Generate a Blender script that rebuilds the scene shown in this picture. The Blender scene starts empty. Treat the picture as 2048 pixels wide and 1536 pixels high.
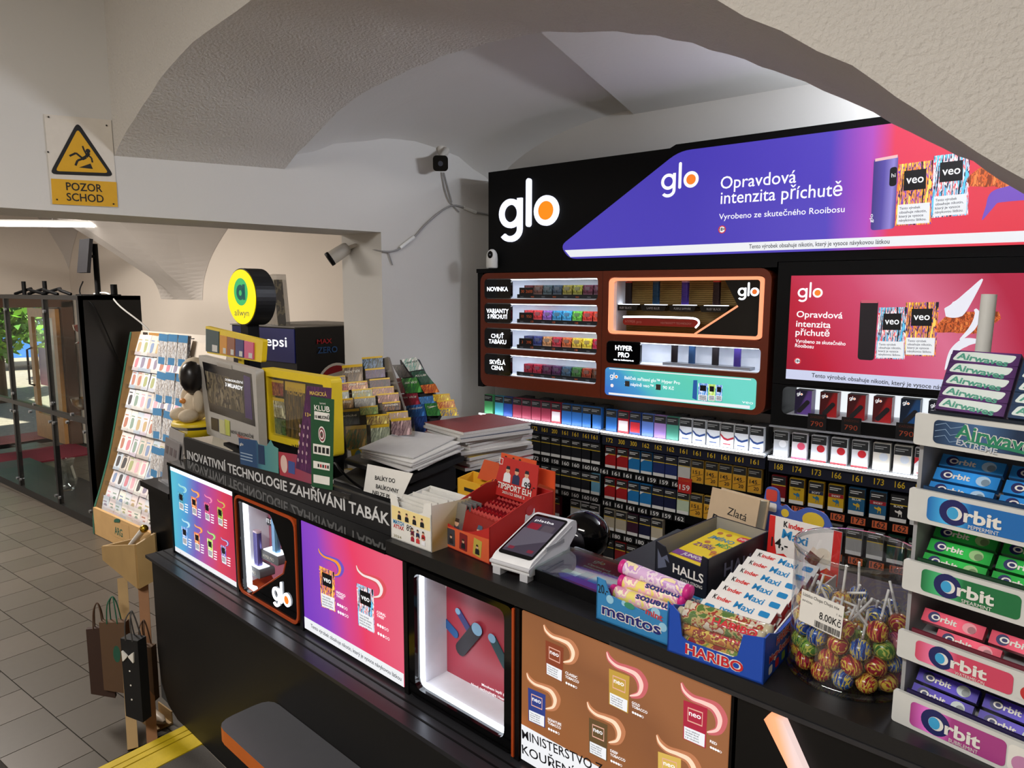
import bpy, math, random
from mathutils import Matrix, Vector
from mathutils.geometry import tessellate_polygon
V = Vector
sc = bpy.context.scene
COL = sc.collection
R = random.Random(7)
rad = math.radians

# ---------------------------------------------------------------- camera
FPX, PITCH, ROLL, YAW = 1397.25, rad(7.4245), rad(-0.2074), rad(37.85)
CAM = V((0, 0, 1.57))
cd = bpy.data.cameras.new('camera'); cd.sensor_width = 36.0; cd.lens = FPX / 2048 * 36.0; cd.clip_start = .02
co = bpy.data.objects.new('camera', cd); COL.objects.link(co)
co.matrix_world = (Matrix.Translation(CAM) @ Matrix.Rotation(YAW, 4, 'Z') @ Matrix.Rotation(math.pi / 2 - PITCH, 4, 'X')
                   @ Matrix.Rotation(-ROLL, 4, 'Z'))
sc.camera = co
# ---------------------------------------------------------------- world, lamps, exposure
w = bpy.data.worlds.new('sky'); sc.world = w; w.use_nodes = True
nt = w.node_tree; bg = nt.nodes['Background']
sky = nt.nodes.new('ShaderNodeTexSky'); sky.sky_type = 'HOSEK_WILKIE'; sky.turbidity = 4; sky.ground_albedo = .3
sky.sun_direction = (.5, -.3, .81)
nt.links.new(sky.outputs[0], bg.inputs[0]); bg.inputs[1].default_value = 2.2
vs = sc.view_settings
vs.view_transform = 'Standard'; vs.look = 'None'; vs.gamma = 1.0; vs.exposure = 0.0; vs.use_curve_mapping = False
def area(name, loc, sx, sy, power, col, rot=(0, 0, 0), spread=180):
    l = bpy.data.lights.new(name, 'AREA'); l.shape = 'RECTANGLE'; l.size = sx; l.size_y = sy; l.energy = power; l.color = col
    l.spread = rad(spread)
    o = bpy.data.objects.new(name, l); COL.objects.link(o); o.location = loc; o.rotation_euler = rot; return o
area('ceiling_lamp_shop', (-.9, -1.0, 2.86), 1.6, .5, 94, (1, .965, .92))
area('added_sign_glow_fill', (-.12, 2.69, 2.24), .62, .04, 25, (.84, .90, 1), V((-.62, -.72, .16)).to_track_quat('-Z', 'Y').to_euler())  # added fill hidden by the arch, stands in for the glow of the signs
area('ceiling_lamp_hall', (-5.6, .9, 2.55), 1.8, .5, 150, (1, .93, .86))
sun = bpy.data.lights.new('daylight_sun', 'SUN'); sun.energy = 14; sun.angle = rad(1); sun.color = (1, .95, .86)
so = bpy.data.objects.new('daylight_sun', sun); COL.objects.link(so); so.rotation_euler = V((-.5, .3, -.81)).to_track_quat('-Z', 'Y').to_euler()

# ---------------------------------------------------------------- photo measurement helpers (points on known real planes)
def ray(px, py):
    a = (px - 1024) / FPX; b = -(py - 768) / FPX
    x = a * math.cos(ROLL) + b * math.sin(ROLL); u = -a * math.sin(ROLL) + b * math.cos(ROLL)
    d = V((x, math.cos(PITCH) + u * math.sin(PITCH), -math.sin(PITCH) + u * math.cos(PITCH)))
    c, s = math.cos(YAW), math.sin(YAW)
    return V((d.x * c - d.y * s, d.x * s + d.y * c, d.z))
def atZ(px, py, z):
    d = ray(px, py); return CAM + d * ((z - CAM.z) / d.z)
def atY(px, py, y):
    d = ray(px, py); return CAM + d * (y / d.y)
def atX(px, py, x):
    d = ray(px, py); return CAM + d * (x / d.x)
def frame(o, ex, ey=(0, 0, 1)):
    ex = V(ex).normalized(); ez = ex.cross(V(ey)).normalized(); ey = ez.cross(ex)
    m = Matrix((ex, ey, ez)).transposed().to_4x4(); m.translation = V(o); return m
def facing(o, deg, tilt=0):
    """upright frame at o: x runs to the viewer's right, turned deg about Z from +X, leaning back by tilt degrees; z faces out"""
    m = frame(o, (math.cos(rad(deg)), math.sin(rad(deg)), 0)); return m @ Matrix.Rotation(rad(-tilt), 4, 'X')
def F(M, px, py, off=0.0):
    o = M.translation; ez = M.col[2].xyz; d = ray(px, py)
    t = ((o + ez * off - CAM).dot(ez)) / d.dot(ez)
    q = M.inverted() @ (CAM + d * t); return V((q.x, q.y))
def PP(M, pts, off=0.0):
    return [F(M, a, b, off) for a, b in pts]

# ---------------------------------------------------------------- objects
def tag(o, label=None, cat=None, group=None, kind=None):
    if label: o['label'] = label
    if cat: o['category'] = cat
    if group: o['group'] = group
    if kind: o['kind'] = kind
    return o
def thing(name, label, cat, M=None, group=None):
    o = bpy.data.objects.new(name, None); COL.objects.link(o); o.empty_display_size = .05
    o.matrix_world = M if M is not None else Matrix()
    return tag(o, label, cat, group)
class MB:
    def __init__(s): s.v, s.f, s.m, s.M, s.sm = [], [], [], None, []
    def add(s, vs, fs, mi=0, smooth=False):
        b = len(s.v)
        s.v += [(s.M @ V(p)) if s.M is not None else V(p) for p in vs]
        for f in fs: s.f.append([i + b for i in f]); s.m.append(mi); s.sm.append(smooth)
        return s
    def box(s, x0, x1, y0, y1, z0, z1, mi=0):
        vs = [(x, y, z) for x in (x0, x1) for y in (y0, y1) for z in (z0, z1)]
        return s.add(vs, [(0, 1, 3, 2), (4, 6, 7, 5), (0, 4, 5, 1), (2, 3, 7, 6), (0, 2, 6, 4), (1, 5, 7, 3)], mi)
    def plate(s, loops, z0, z1, mi=0, ms=None):
        """flat outline (first loop) with holes, between z0 (back) and z1 (front)"""
        ms = mi if ms is None else ms
        loops = [[V((p[0], p[1], 0)) for p in l] for l in loops]
        tri = tessellate_polygon(loops); flat = [p for l in loops for p in l]; n = len(flat)
        fs = []
        for t in tri:
            a, b, c = (flat[i] for i in t)
            if (b - a).cross(c - a).z < 0: t = (t[0], t[2], t[1])
            fs.append(tuple(t))
        s.add([(p.x, p.y, z1) for p in flat], fs, mi)
        if z0 != z1:
            s.add([(p.x, p.y, z0) for p in flat], [f[::-1] for f in fs], mi)
            for li, l in enumerate(loops):
                k = len(l); ar = sum(l[i].x * l[(i + 1) % k].y - l[(i + 1) % k].x * l[i].y for i in range(k))
                fl = (ar > 0) == (li == 0)
                vs = [(p.x, p.y, z0) for p in l] + [(p.x, p.y, z1) for p in l]
                q = [(i, (i + 1) % k, k + (i + 1) % k, k + i) for i in range(k)]
                s.add(vs, q if fl else [x[::-1] for x in q], ms)
        return s
    def quad(s, a, b, c, d, mi=0): return s.add([a, b, c, d], [(0, 1, 2, 3)], mi)
    def tube(s, path, r, n=6, mi=0, caps=True, smooth=True):
        path = [V(p) for p in path]; rs = r if isinstance(r, (list, tuple)) else [r] * len(path)
        vs, fs = [], []; up = None
        for i, p in enumerate(path):
            t = (path[min(i + 1, len(path) - 1)] - path[max(i - 1, 0)]).normalized()
            if up is None: up = V((0, 0, 1)) if abs(t.z) < .9 else V((1, 0, 0))
            a = t.cross(up).normalized(); up = a.cross(t).normalized()
            for k in range(n):
                th = 2 * math.pi * k / n; vs.append(p + (a * math.cos(th) + up * math.sin(th)) * rs[i])
        for i in range(len(path) - 1):
            for k in range(n):
                k2 = (k + 1) % n; fs.append((i * n + k, i * n + k2, (i + 1) * n + k2, (i + 1) * n + k))
        s.add(vs, [f[::-1] for f in fs], mi, smooth)
        if caps:
            s.add(vs[:n], [tuple(range(n))], mi); s.add(vs[-n:], [tuple(range(n))[::-1]], mi)
        return s
    def lathe(s, prof, n=24, mi=0, smooth=True, c=(0, 0, 0), a0=0, a1=360):
        full = (a1 - a0) >= 360; m = n if full else n + 1; vs, fs = [], []
        for (r, z) in prof:
            for k in range(m):
                th = rad(a0 + (a1 - a0) * k / n); vs.append((c[0] + r * math.cos(th), c[1] + r * math.sin(th), c[2] + z))
        for i in range(len(prof) - 1):
            for k in range(n):
                k2 = (k + 1) % m; fs.append((i * m + k, i * m + k2, (i + 1) * m + k2, (i + 1) * m + k))
        return s.add(vs, fs, mi, smooth)
    def ball(s, c, r, mi=0, nu=12, nv=8):
        rx, ry, rz = r if isinstance(r, (tuple, list)) else (r, r, r); vs, fs = [], []
        for i in range(nv + 1):
            ph = math.pi * i / nv
            for k in range(nu):
                th = 2 * math.pi * k / nu
                vs.append((c[0] + rx * math.sin(ph) * math.cos(th), c[1] + ry * math.sin(ph) * math.sin(th), c[2] - rz * math.cos(ph)))
        for i in range(nv):
            for k in range(nu):
                k2 = (k + 1) % nu; fs.append((i * nu + k, i * nu + k2, (i + 1) * nu + k2, (i + 1) * nu + k))
        return s.add(vs, fs, mi, True)
    def mesh(s, name, mats):
        me = bpy.data.meshes.new(name); me.from_pydata(s.v, [], s.f)
        for m in (mats if isinstance(mats, (list, tuple)) else [mats]): me.materials.append(m)
        me.polygons.foreach_set('material_index', s.m); me.polygons.foreach_set('use_smooth', s.sm); me.update()
        return me
    def build(s, name, mats, parent=None, M=None):
        return put(name, s.mesh(name, mats), parent, M)
def put(name, me, parent=None, M=None):
    o = bpy.data.objects.new(name, me); COL.objects.link(o)
    if parent is not None: o.parent = parent
    if M is not None: o.matrix_local = M
    return o
def rrect(x0, y0, x1, y1, r, n=5):
    out = []
    for cx, cy, a in ((x1 - r, y0 + r, -90), (x1 - r, y1 - r, 0), (x0 + r, y1 - r, 90), (x0 + r, y0 + r, 180)):
        for i in range(n + 1):
            t = rad(a + 90 * i / n); out.append((cx + r * math.cos(t), cy + r * math.sin(t)))
    return out
def circ(cx, cy, r, n=24, ry=None):
    return [(cx + r * math.cos(2 * math.pi * i / n), cy + (ry or r) * math.sin(2 * math.pi * i / n)) for i in range(n)]
def roundpoly(pts, r, n=4):
    """round the corners of an outline"""
    out = []; k = len(pts)
    for i in range(k):
        p = V(pts[i]); a = V(pts[i - 1]) - p; b = V(pts[(i + 1) % k]) - p
        d = min(r, a.length * .45, b.length * .45); a = p + a.normalized() * d; b = p + b.normalized() * d
        for j in range(n + 1):
            t = j / n; out.append(tuple(a * (1 - t) ** 2 + p * 2 * t * (1 - t) + b * t * t))
    return out
def spline(pts, n):
    P = [V(p) for p in pts]; out = []
    for i in range(len(P) - 1):
        p0, p1, p2, p3 = P[max(i - 1, 0)], P[i], P[i + 1], P[min(i + 2, len(P) - 1)]
        for j in range(n):
            t = j / n
            out.append(.5 * ((2 * p1) + (p2 - p0) * t + (2 * p0 - 5 * p1 + 4 * p2 - p3) * t * t + (3 * p1 - p0 - 3 * p2 + p3) * t ** 3))
    return out + [P[-1]]

# ---------------------------------------------------------------- materials
def lin(c):
    c = [x / 255 for x in c[:3]]
    return [x / 12.92 if x <= .04045 else ((x + .055) / 1.055) ** 2.4 for x in c]
_m = {}
def mat(name, col=(128, 128, 128), rough=.5, metal=0, emit=0, noise=None, bump=None, spec=.5, trans=0, ior=1.45, coat=0):
    if name in _m: return _m[name]
    m = bpy.data.materials.new(name); m.use_nodes = True; t = m.node_tree; b = t.nodes['Principled BSDF']; L = t.links.new
    c = (*lin(col), 1)
    b.inputs['Base Color'].default_value = c; b.inputs['Roughness'].default_value = rough; b.inputs['Metallic'].default_value = metal
    b.inputs['Specular IOR Level'].default_value = spec; b.inputs['IOR'].default_value = ior
    b.inputs['Transmission Weight'].default_value = trans; b.inputs['Coat Weight'].default_value = coat
    tc = t.nodes.new('ShaderNodeTexCoord')
    nz = t.nodes.new('ShaderNodeTexNoise'); nz.inputs['Scale'].default_value = (noise or (40, .06))[0]; nz.inputs['Detail'].default_value = 4
    L(tc.outputs['Object'], nz.inputs['Vector'])
    amt = (noise or (40, .06))[1]
    mx = t.nodes.new('ShaderNodeMix'); mx.data_type = 'RGBA'
    mx.inputs[6].default_value = (*[x * (1 - amt) for x in c[:3]], 1); mx.inputs[7].default_value = (*[min(1, x * (1 + amt)) for x in c[:3]], 1)
    L(nz.outputs['Fac'], mx.inputs[0]); L(mx.outputs[2], b.inputs['Base Color'])
    if emit:
        b.inputs['Emission Color'].default_value = c; b.inputs['Emission Strength'].default_value = emit
    if bump:
        n2 = t.nodes.new('ShaderNodeTexNoise'); n2.inputs['Scale'].default_value = bump[0]; n2.inputs['Detail'].default_value = 3
        L(tc.outputs['Object'], n2.inputs['Vector'])
        bp = t.nodes.new('ShaderNodeBump'); bp.inputs['Strength'].default_value = bump[1]; bp.inputs['Distance'].default_value = bump[2]
        L(n2.outputs['Fac'], bp.inputs['Height']); L(bp.outputs[0], b.inputs['Normal'])
    _m[name] = m; return m
def lit(name, col, s=1.0):
    """backlit print: the film glows in its own colour"""
    if name in _m: return _m[name]
    m = mat(name, [c * .5 for c in col], .35); b = m.node_tree.nodes['Principled BSDF']
    b.inputs['Emission Color'].default_value = (*lin(col), 1); b.inputs['Emission Strength'].default_value = s; return m
def grad(name, stops, vec=(1, 0, 0), s=1.0, base=.15, rough=.35, swirl=0, off=0.0):
    """print with a colour run across the sheet; s > 0 for backlit film"""
    if name in _m: return _m[name]
    m = bpy.data.materials.new(name); m.use_nodes = True; t = m.node_tree; b = t.nodes['Principled BSDF']; L = t.links.new
    tc = t.nodes.new('ShaderNodeTexCoord'); dp = t.nodes.new('ShaderNodeVectorMath'); dp.operation = 'DOT_PRODUCT'
    dp.inputs[1].default_value = vec; L(tc.outputs['Generated'], dp.inputs[0])
    ad = t.nodes.new('ShaderNodeMath'); ad.operation = 'ADD'; ad.inputs[1].default_value = off; L(dp.outputs['Value'], ad.inputs[0]); src = ad
    if swirl:
        nz = t.nodes.new('ShaderNodeTexNoise'); nz.inputs['Scale'].default_value = 2.2; L(tc.outputs['Generated'], nz.inputs['Vector'])
        mu = t.nodes.new('ShaderNodeMath'); mu.operation = 'MULTIPLY_ADD'; mu.inputs[1].default_value = swirl; mu.inputs[2].default_value = -swirl / 2
        L(nz.outputs['Fac'], mu.inputs[0]); a2 = t.nodes.new('ShaderNodeMath'); L(ad.outputs[0], a2.inputs[0]); L(mu.outputs[0], a2.inputs[1]); src = a2
    rp = t.nodes.new('ShaderNodeValToRGB'); L(src.outputs[0], rp.inputs[0]); e = rp.color_ramp.elements
    while len(e) < len(stops): e.new(.5)
    for i, (p, c) in enumerate(stops): e[i].position = p; e[i].color = (*lin(c), 1)
    sb = t.nodes.new('ShaderNodeMix'); sb.data_type = 'RGBA'; sb.blend_type = 'MULTIPLY'; sb.inputs[0].default_value = 1
    k = base if s else 1; sb.inputs[7].default_value = (k, k, k, 1); L(rp.outputs[0], sb.inputs[6]); L(sb.outputs[2], b.inputs['Base Color'])
    b.inputs['Roughness'].default_value = rough
    if s: L(rp.outputs[0], b.inputs['Emission Color']); b.inputs['Emission Strength'].default_value = s
    _m[name] = m; return m
def streak(name, cols, s=0.0, scale=4.0, ang=60, rough=.4):
    """print of slanting brush streaks in several colours"""
    if name in _m: return _m[name]
    m = bpy.data.materials.new(name); m.use_nodes = True; t = m.node_tree; b = t.nodes['Principled BSDF']; L = t.links.new
    tc = t.nodes.new('ShaderNodeTexCoord'); mp = t.nodes.new('ShaderNodeMapping'); mp.inputs['Rotation'].default_value = (0, 0, rad(ang))
    mp.inputs['Scale'].default_value = (scale * 3, scale * .5, 1); L(tc.outputs['Generated'], mp.inputs['Vector'])
    nz = t.nodes.new('ShaderNodeTexNoise'); nz.inputs['Scale'].default_value = 1.2; nz.inputs['Detail'].default_value = 3; L(mp.outputs[0], nz.inputs['Vector'])
    rp = t.nodes.new('ShaderNodeValToRGB'); rp.color_ramp.interpolation = 'CONSTANT'; L(nz.outputs['Fac'], rp.inputs[0]); e = rp.color_ramp.elements
    while len(e) < len(cols): e.new(.5)
    n = len(cols)
    for i, c in enumerate(cols): e[i].position = 0 if i == 0 else .36 + .3 * i / n; e[i].color = (*lin(c), 1)
    L(rp.outputs[0], b.inputs['Base Color']); b.inputs['Roughness'].default_value = rough
    if s: L(rp.outputs[0], b.inputs['Emission Color']); b.inputs['Emission Strength'].default_value = s
    _m[name] = m; return m
def clear(name, tint=(255, 255, 255), gloss=.08, rough=.03):
    """thin clear sheet: see-through with a faint sheen"""
    if name in _m: return _m[name]
    m = bpy.data.materials.new(name); m.use_nodes = True; t = m.node_tree; t.nodes.clear(); L = t.links.new
    o = t.nodes.new('ShaderNodeOutputMaterial'); mx = t.nodes.new('ShaderNodeMixShader'); tr = t.nodes.new('ShaderNodeBsdfTransparent')
    g = t.nodes.new('ShaderNodeBsdfGlossy'); g.inputs['Roughness'].default_value = rough; tr.inputs[0].default_value = (*lin(tint), 1)
    lw = t.nodes.new('ShaderNodeLayerWeight'); lw.inputs[0].default_value = .35
    mr = t.nodes.new('ShaderNodeMapRange'); mr.inputs[3].default_value = gloss * .4; mr.inputs[4].default_value = min(1, gloss * 5)
    L(lw.outputs['Facing'], mr.inputs[0]); L(mr.outputs[0], mx.inputs[0]); L(tr.outputs[0], mx.inputs[1]); L(g.outputs[0], mx.inputs[2]); L(mx.outputs[0], o.inputs[0])
    _m[name] = m; return m
def paint(c, rough=.45):
    return mat('paint_%d_%d_%d' % tuple(c), c, rough)
def glowing(c, s=1.0):
    return lit('glow_%d_%d_%d_%d' % (*c, int(s * 10)), c, s)
BLACK = mat('black_laminate', (7, 7, 8), .38, noise=(90, .15), spec=.3)
GLOSSY = mat('black_gloss', (5, 5, 6), .07, spec=.4)
MATTE = mat('black_matte', (4, 4, 5), .55, spec=.2)
ORANGE = mat('orange_metal', (112, 42, 16), .4, metal=.1)
WHITEP = mat('white_plastic', (226, 226, 222), .4)
PLASTER = mat('white_plaster', (205, 200, 193), .9, noise=(3, .05), bump=(105, .7, .008))
PLASTER2 = mat('smooth_plaster', (208, 205, 200), .9, noise=(2, .04), bump=(60, .2, .002))
INK = mat('ink_black', (20, 20, 22), .6)
PAPER = mat('paper_white', (225, 222, 215), .7)
LED = lit('led_white', (240, 246, 255), 3.2)
LEDB = lit('led_strip', (235, 243, 255), 5.0)
WLIT = lit('backlit_white', (236, 240, 248), .95)
YELLOWP = mat('yellow_plastic', (226, 196, 30), .45)
CHROME = mat('chrome', (200, 200, 205), .2, metal=1)
GLASS = clear('clear_glass', (252, 254, 253), .012)
ACRYL = clear('clear_acrylic', (252, 253, 255), .05)
GOLDT = mat('price_yellow', (214, 178, 30), .6)
ORT = mat('price_orange', (205, 92, 34), .6)

# ---------------------------------------------------------------- lettering (all set at the end in one pass)
TXT = []
def txt(parent, s, x, y, h, m, w=None, z=.0006, align='L', bold=.0, rot=0.0, name='lettering', slant=0.0):
    """s with its baseline starting at (x, y) in the parent's own plane, capitals h high, fitted to width w"""
    o = bpy.data.objects.new(name, bpy.data.meshes.new(name)); COL.objects.link(o); o.parent = parent
    TXT.append((o, s, x, y, h, m, w, z, align, bold, rot, slant)); return o
def ptxt(parent, M, s, p0, p1, hpx, m, off=.0, bold=.0, name='lettering', slant=0.0, z=None):
    a = F(M, *p0, off); b = F(M, *p1, off); hv = F(M, p0[0], p0[1] - hpx, off) - a
    return txt(parent, s, a.x, a.y, max(hv.length, 1e-4), m, (b - a).length, (z if z is not None else off + .0006), 'L', bold, math.atan2(b.y - a.y, b.x - a.x), name, slant)
def set_lettering():
    tmp = {}
    for t in TXT + [(None, 'H', 0, 0, 1, None, None, 0, 'L', 0.0, 0, 0)]:
        k = (t[1], t[9])
        if k in tmp: continue
        cu = bpy.data.curves.new('lettering', 'FONT'); cu.body = t[1]; cu.size = 1; cu.offset = t[9]; cu.resolution_u = 3; cu.space_line = .85
        o = bpy.data.objects.new('lettering_source', cu); COL.objects.link(o); tmp[k] = o
    bpy.context.view_layer.update(); dg = bpy.context.evaluated_depsgraph_get(); got = {}
    for k, o in tmp.items():
        me = bpy.data.meshes.new_from_object(o.evaluated_get(dg)); me.name = 'lettering'
        xs = [v.co.x for v in me.vertices] or [0, 1]; got[k] = (me, min(xs), max(xs)); me.materials.clear(); me.materials.append(INK)
    cap = max(v.co.y for v in got[('H', 0.0)][0].vertices)
    for o in tmp.values():
        cu = o.data; bpy.data.objects.remove(o); bpy.data.curves.remove(cu)
    for (o, s, x, y, h, m, wd, z, al, bold, rot, sl) in TXT:
        me, x0, x1 = got[(s, bold)]; o.data = me; o.material_slots[0].link = 'OBJECT'; o.material_slots[0].material = m
        sy = h / cap; sx = wd / max(x1 - x0, 1e-6) if wd else sy
        dx = {'L': -x0, 'C': -(x0 + x1) / 2, 'R': -x1}[al]
        sh = Matrix(((1, sl, 0, 0), (0, 1, 0, 0), (0, 0, 1, 0), (0, 0, 0, 1)))
        o.matrix_local = Matrix.Translation((x, y, z)) @ Matrix.Rotation(rot, 4, 'Z') @ Matrix.Diagonal((sx, sy, 1, 1)) @ sh @ Matrix.Translation((dx, 0, 0))

ORD = 'first second third fourth fifth sixth seventh eighth ninth tenth eleventh twelfth thirteenth fourteenth fifteenth sixteenth'.split()
def glo_logo(parent, x, y, h, mw, mo, z=.001, name='logo', t=.0, dot=True):
    """rounded g, l, o letters with an orange eye; x,y: lower left of the o line; h: x-height"""
    b = MB(); r = h / 2; th = h * .2; z1 = z + t
    def ring(cx, cy): b.plate([circ(cx, cy, r, 28), circ(cx, cy, r - th, 28)[::-1]], z, z1)
    ring(x + r, y + r)
    xs = x + 2 * r - th
    tail = [(xs + th, y + h), (xs + th, y - r * .1)]
    n = 10; cx, cy = x + r, y - r * .1
    tail += [(cx + r * math.cos(rad(-a)), cy + r * .85 * math.sin(rad(-a))) for a in [i * 145 / n for i in range(1, n + 1)]]
    tail += [(cx + (r - th) * math.cos(rad(-a)), cy + (r * .85 - th) * math.sin(rad(-a))) for a in [145 - i * 145 / n for i in range(0, n + 1)]]
    tail += [(xs, y + h)]
    b.plate([tail], z, z1)
    lx = x + 2 * r + h * .18
    b.plate([rrect(lx, y, lx + th, y + h * 1.62, th * .49)], z, z1)
    ox = lx + th + h * .14
    ring(ox + r, y + r)
    o = b.build(name, mw, parent)
    if dot:
        MB().plate([circ(ox + r, y + r, r - th * .95, 24)], z, z1 + .0004).build('logo_dot', mo, o)
    return o
def pglo(parent, M, p0, p1, mw, mo, off=0.0, t=.0):
    """logo fitted so that it runs from pixel p0 (foot of the g ring) to p1 (foot of the o ring)"""
    a = F(M, *p0, off); b = F(M, *p1, off); h = (b.x - a.x) / 2.52
    return glo_logo(parent, a.x, a.y, h, mw, mo, off + .001, t=t)
# ================================================================ the setting
def struct(o, label=None): tag(o, label, None, None, 'structure'); return o
TZ = -.13                                                     # tiled hall floor lies one step below the shop floor
# shop floor: grey ribbed mat up to the step edge
MATFL = mat('grey_floor_mat', (74, 70, 66), .9, noise=(220, .2), bump=(300, .4, .002))
struct(MB().box(-2.33, 2.2, -3.2, 3.1, TZ - .1, -.004).build('floor', mat('pale_bounce_floor', (168, 158, 144), .45, noise=(20, .08))), 'shop floor in front of the counter, made pale to bounce light')  # pale colour is invented, to bounce more light up to the arch soffit
tag(MB().plate([[(-2.232, .1), (.6, .1), (.6, .88), (-2.232, 1.118)]], -.0038, .004).build('floor_mat', MATFL), 'dark grey ribbed entrance mat beside the yellow step edge', 'mat')
YST = mat('yellow_nosing', (196, 168, 22), .6, noise=(25, .18), bump=(80, .3, .002)); GRV = mat('dark_groove', (46, 42, 16), .8)
nos = thing('trim_1', 'yellow painted step edge with dark grip lines', None); nos['kind'] = 'structure'
for i, (a, c) in enumerate(((-2.385, -2.352), (-2.347, -2.322), (-2.316, -2.235))):
    MB().box(a, c, -3.2, 1.3, TZ if i == 0 else -.02, .006).build('nosing_strip', YST, nos)
MB().box(-2.383, -2.24, -3.2, 1.3, -.03, .002).build('groove_bed', GRV, nos)
# tiled hall floor
GROUT = mat('tile_grout', (38, 34, 29), .9)
TILEM = [mat('floor_tile_%d' % i, c, .38, noise=(35, .07)) for i, c in enumerate(((80, 73, 64), (77, 70, 61), (84, 76, 67)))]
ft = struct(MB().box(-9.2, -2.3, -2.2, 3.2, TZ - .06, TZ - .004).build('floor_tiled', GROUT), 'beige tiled hall floor in half-offset rows')
tu = V((math.cos(rad(181.69)), math.sin(rad(181.69)))); tv = V((-tu.y, tu.x)); TS = .2285; TW = .2303
tme = [MB().box(0, TS - .004, 0, TW - .004, -.004, 0).mesh('tile', m) for m in TILEM]
for r in range(-6, 14):
    v0 = -1.1460 * 1.70 + r * TW
    for k in range(0, 40):
        u0 = 1.644 * 1.70 + (k - 3) * TS + (TS / 2 if r % 2 == 0 else 0)
        c = tu * (u0 + TS / 2) + tv * (v0 + TW / 2)
        if not (-9.0 < c.x < -2.45 and c.y < 3.1): continue
        d = V((c.x, c.y, TZ)) - CAM; l = Matrix.Rotation(-YAW, 3, 'Z') @ d
        yy = l.y * math.cos(PITCH) - l.z * math.sin(PITCH); px = 1024 + FPX * l.x / yy; py = 768 - FPX * (l.y * math.sin(PITCH) + l.z * math.cos(PITCH)) / yy
        if not (-60 < px < 400 and 850 < py < 1640): continue
        o = tu * u0 + tv * v0
        m = Matrix(((tu.x, tv.x, 0, o.x), (tu.y, tv.y, 0, o.y), (0, 0, 1, TZ), (0, 0, 0, 1)))
        put('tile', tme[R.randrange(3)], ft, m)
# side wall with the wide opening to the hall
de = V((.2131, .9770, 0)); WL = frame((-2.4, 3.0, 0), de)      # local x: along wall, y: up, z: towards the shop
ap = (2.278 - 3.0) / .977
b = MB(); A1 = [(-6.3, 1.85), (ap, 1.853), (ap, TZ), (.45, TZ), (.45, 3.3), (-6.3, 3.3)]; A2 = [(x - (.055 if x == ap else 0), y) for x, y in A1]
b.plate([A1], 0, 0); b.plate([A2], -.30, -.30); b.add([(x, y, -.30) for x, y in A2] + [(x, y, 0) for x, y in A1], [(i, (i + 1) % 6, 6 + (i + 1) % 6, 6 + i) for i in range(6)])
struct(b.build('wall_left', PLASTER2, None, WL), 'white plastered side wall with warning sign above a wide opening')
# thick arch over the counter
fr = spline([(-2.95, 1.95), (-2.79, 2.07), (-2.55, 2.205), (-2.28, 2.318), (-1.95, 2.375), (-1.6, 2.395), (-1.3, 2.37), (-1.05, 2.31), (-.85, 2.24), (-.66, 2.15), (-.5, 2.06), (-.28, 1.912), (-.16, 1.812), (-.05, 1.722), (.08, 1.6), (.22, 1.42), (.32, 1.15), (.34, .6), (.34, 0)], 4)
re_ = spline([(-2.85, 1.93), (-2.655, 2.087), (-2.45, 2.20), (-2.23, 2.292), (-1.95, 2.345), (-1.66, 2.37), (-1.36, 2.362), (-1.11, 2.318), (-.875, 2.248), (-.68, 2.155), (-.53, 2.08), (-.33, 1.955), (-.2, 1.87), (-.09, 1.79), (.05, 1.66), (.2, 1.47), (.32, 1.2), (.34, .6), (.34, 0)], 4)
for q in fr[3:-8]: q += V((R.uniform(-.003, .003), R.uniform(-.004, .004)))
for q in re_[3:-8]: q += V((R.uniform(-.003, .003), R.uniform(-.004, .004)))
b = MB(); n = len(fr); Y0, Y1 = 1.2, 1.83
rows = 5; vs = []
for j in range(rows):
    t = j / (rows - 1); vs += [(fr[i].x * (1 - t) + re_[i].x * t, Y0 + (Y1 - Y0) * t, fr[i].y * (1 - t) + re_[i].y * t) for i in range(n)]
b.add(vs, [(j * n + i, j * n + i + 1, (j + 1) * n + i + 1, (j + 1) * n + i) for j in range(rows - 1) for i in range(n - 1)], 0, True)
for prof, y, flip in ((fr, Y0, 0), (re_, Y1, 1)):
    vs, fs = [], []
    for i in range(n): vs += [(prof[i].x, y, prof[i].y), (prof[i].x if i < n - 1 else 2.2, y, 3.3)]
    for i in range(n - 1): fs.append((2 * i, 2 * i + 1, 2 * i + 3, 2 * i + 2))
    b.add(vs, [f if not flip else f[::-1] for f in fs], 0)
b.box(.34, 2.2, Y0, Y1, 0, 1.0)
struct(b.build('wall_arch', PLASTER), 'thick rough plastered arch spanning above the sales counter')
# niche behind the arch
struct(MB().box(-2.75, 2.2, 2.95, 3.1, 0, 3.3).build('wall_back', PLASTER2), 'white back wall behind the tobacco display')
struct(MB().add([(-1.335, 1.82, 2.378), (2.2, 1.82, 2.378), (2.2, 2.96, 2.378), (-1.6, 2.96, 2.378), (-1.335, 1.82, 2.45), (2.2, 1.82, 2.45), (2.2, 2.96, 2.45), (-1.6, 2.96, 2.45)],
       [(0, 1, 2, 3), (4, 7, 6, 5), (0, 3, 7, 4), (0, 4, 5, 1), (1, 5, 6, 2), (2, 6, 7, 3)]).build('ceiling_niche', PLASTER2), 'flat white ceiling patch behind the arch')
def wx(y): return -2.4 + .2181 * (y - 3)
b = MB(); NU, NV = 18, 14; vs = []
wz = spline([(1.80, 2.075), (2.0, 2.17), (2.25, 2.25), (2.5, 2.27), (2.75, 2.2), (2.96, 2.06)], 4)
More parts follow.
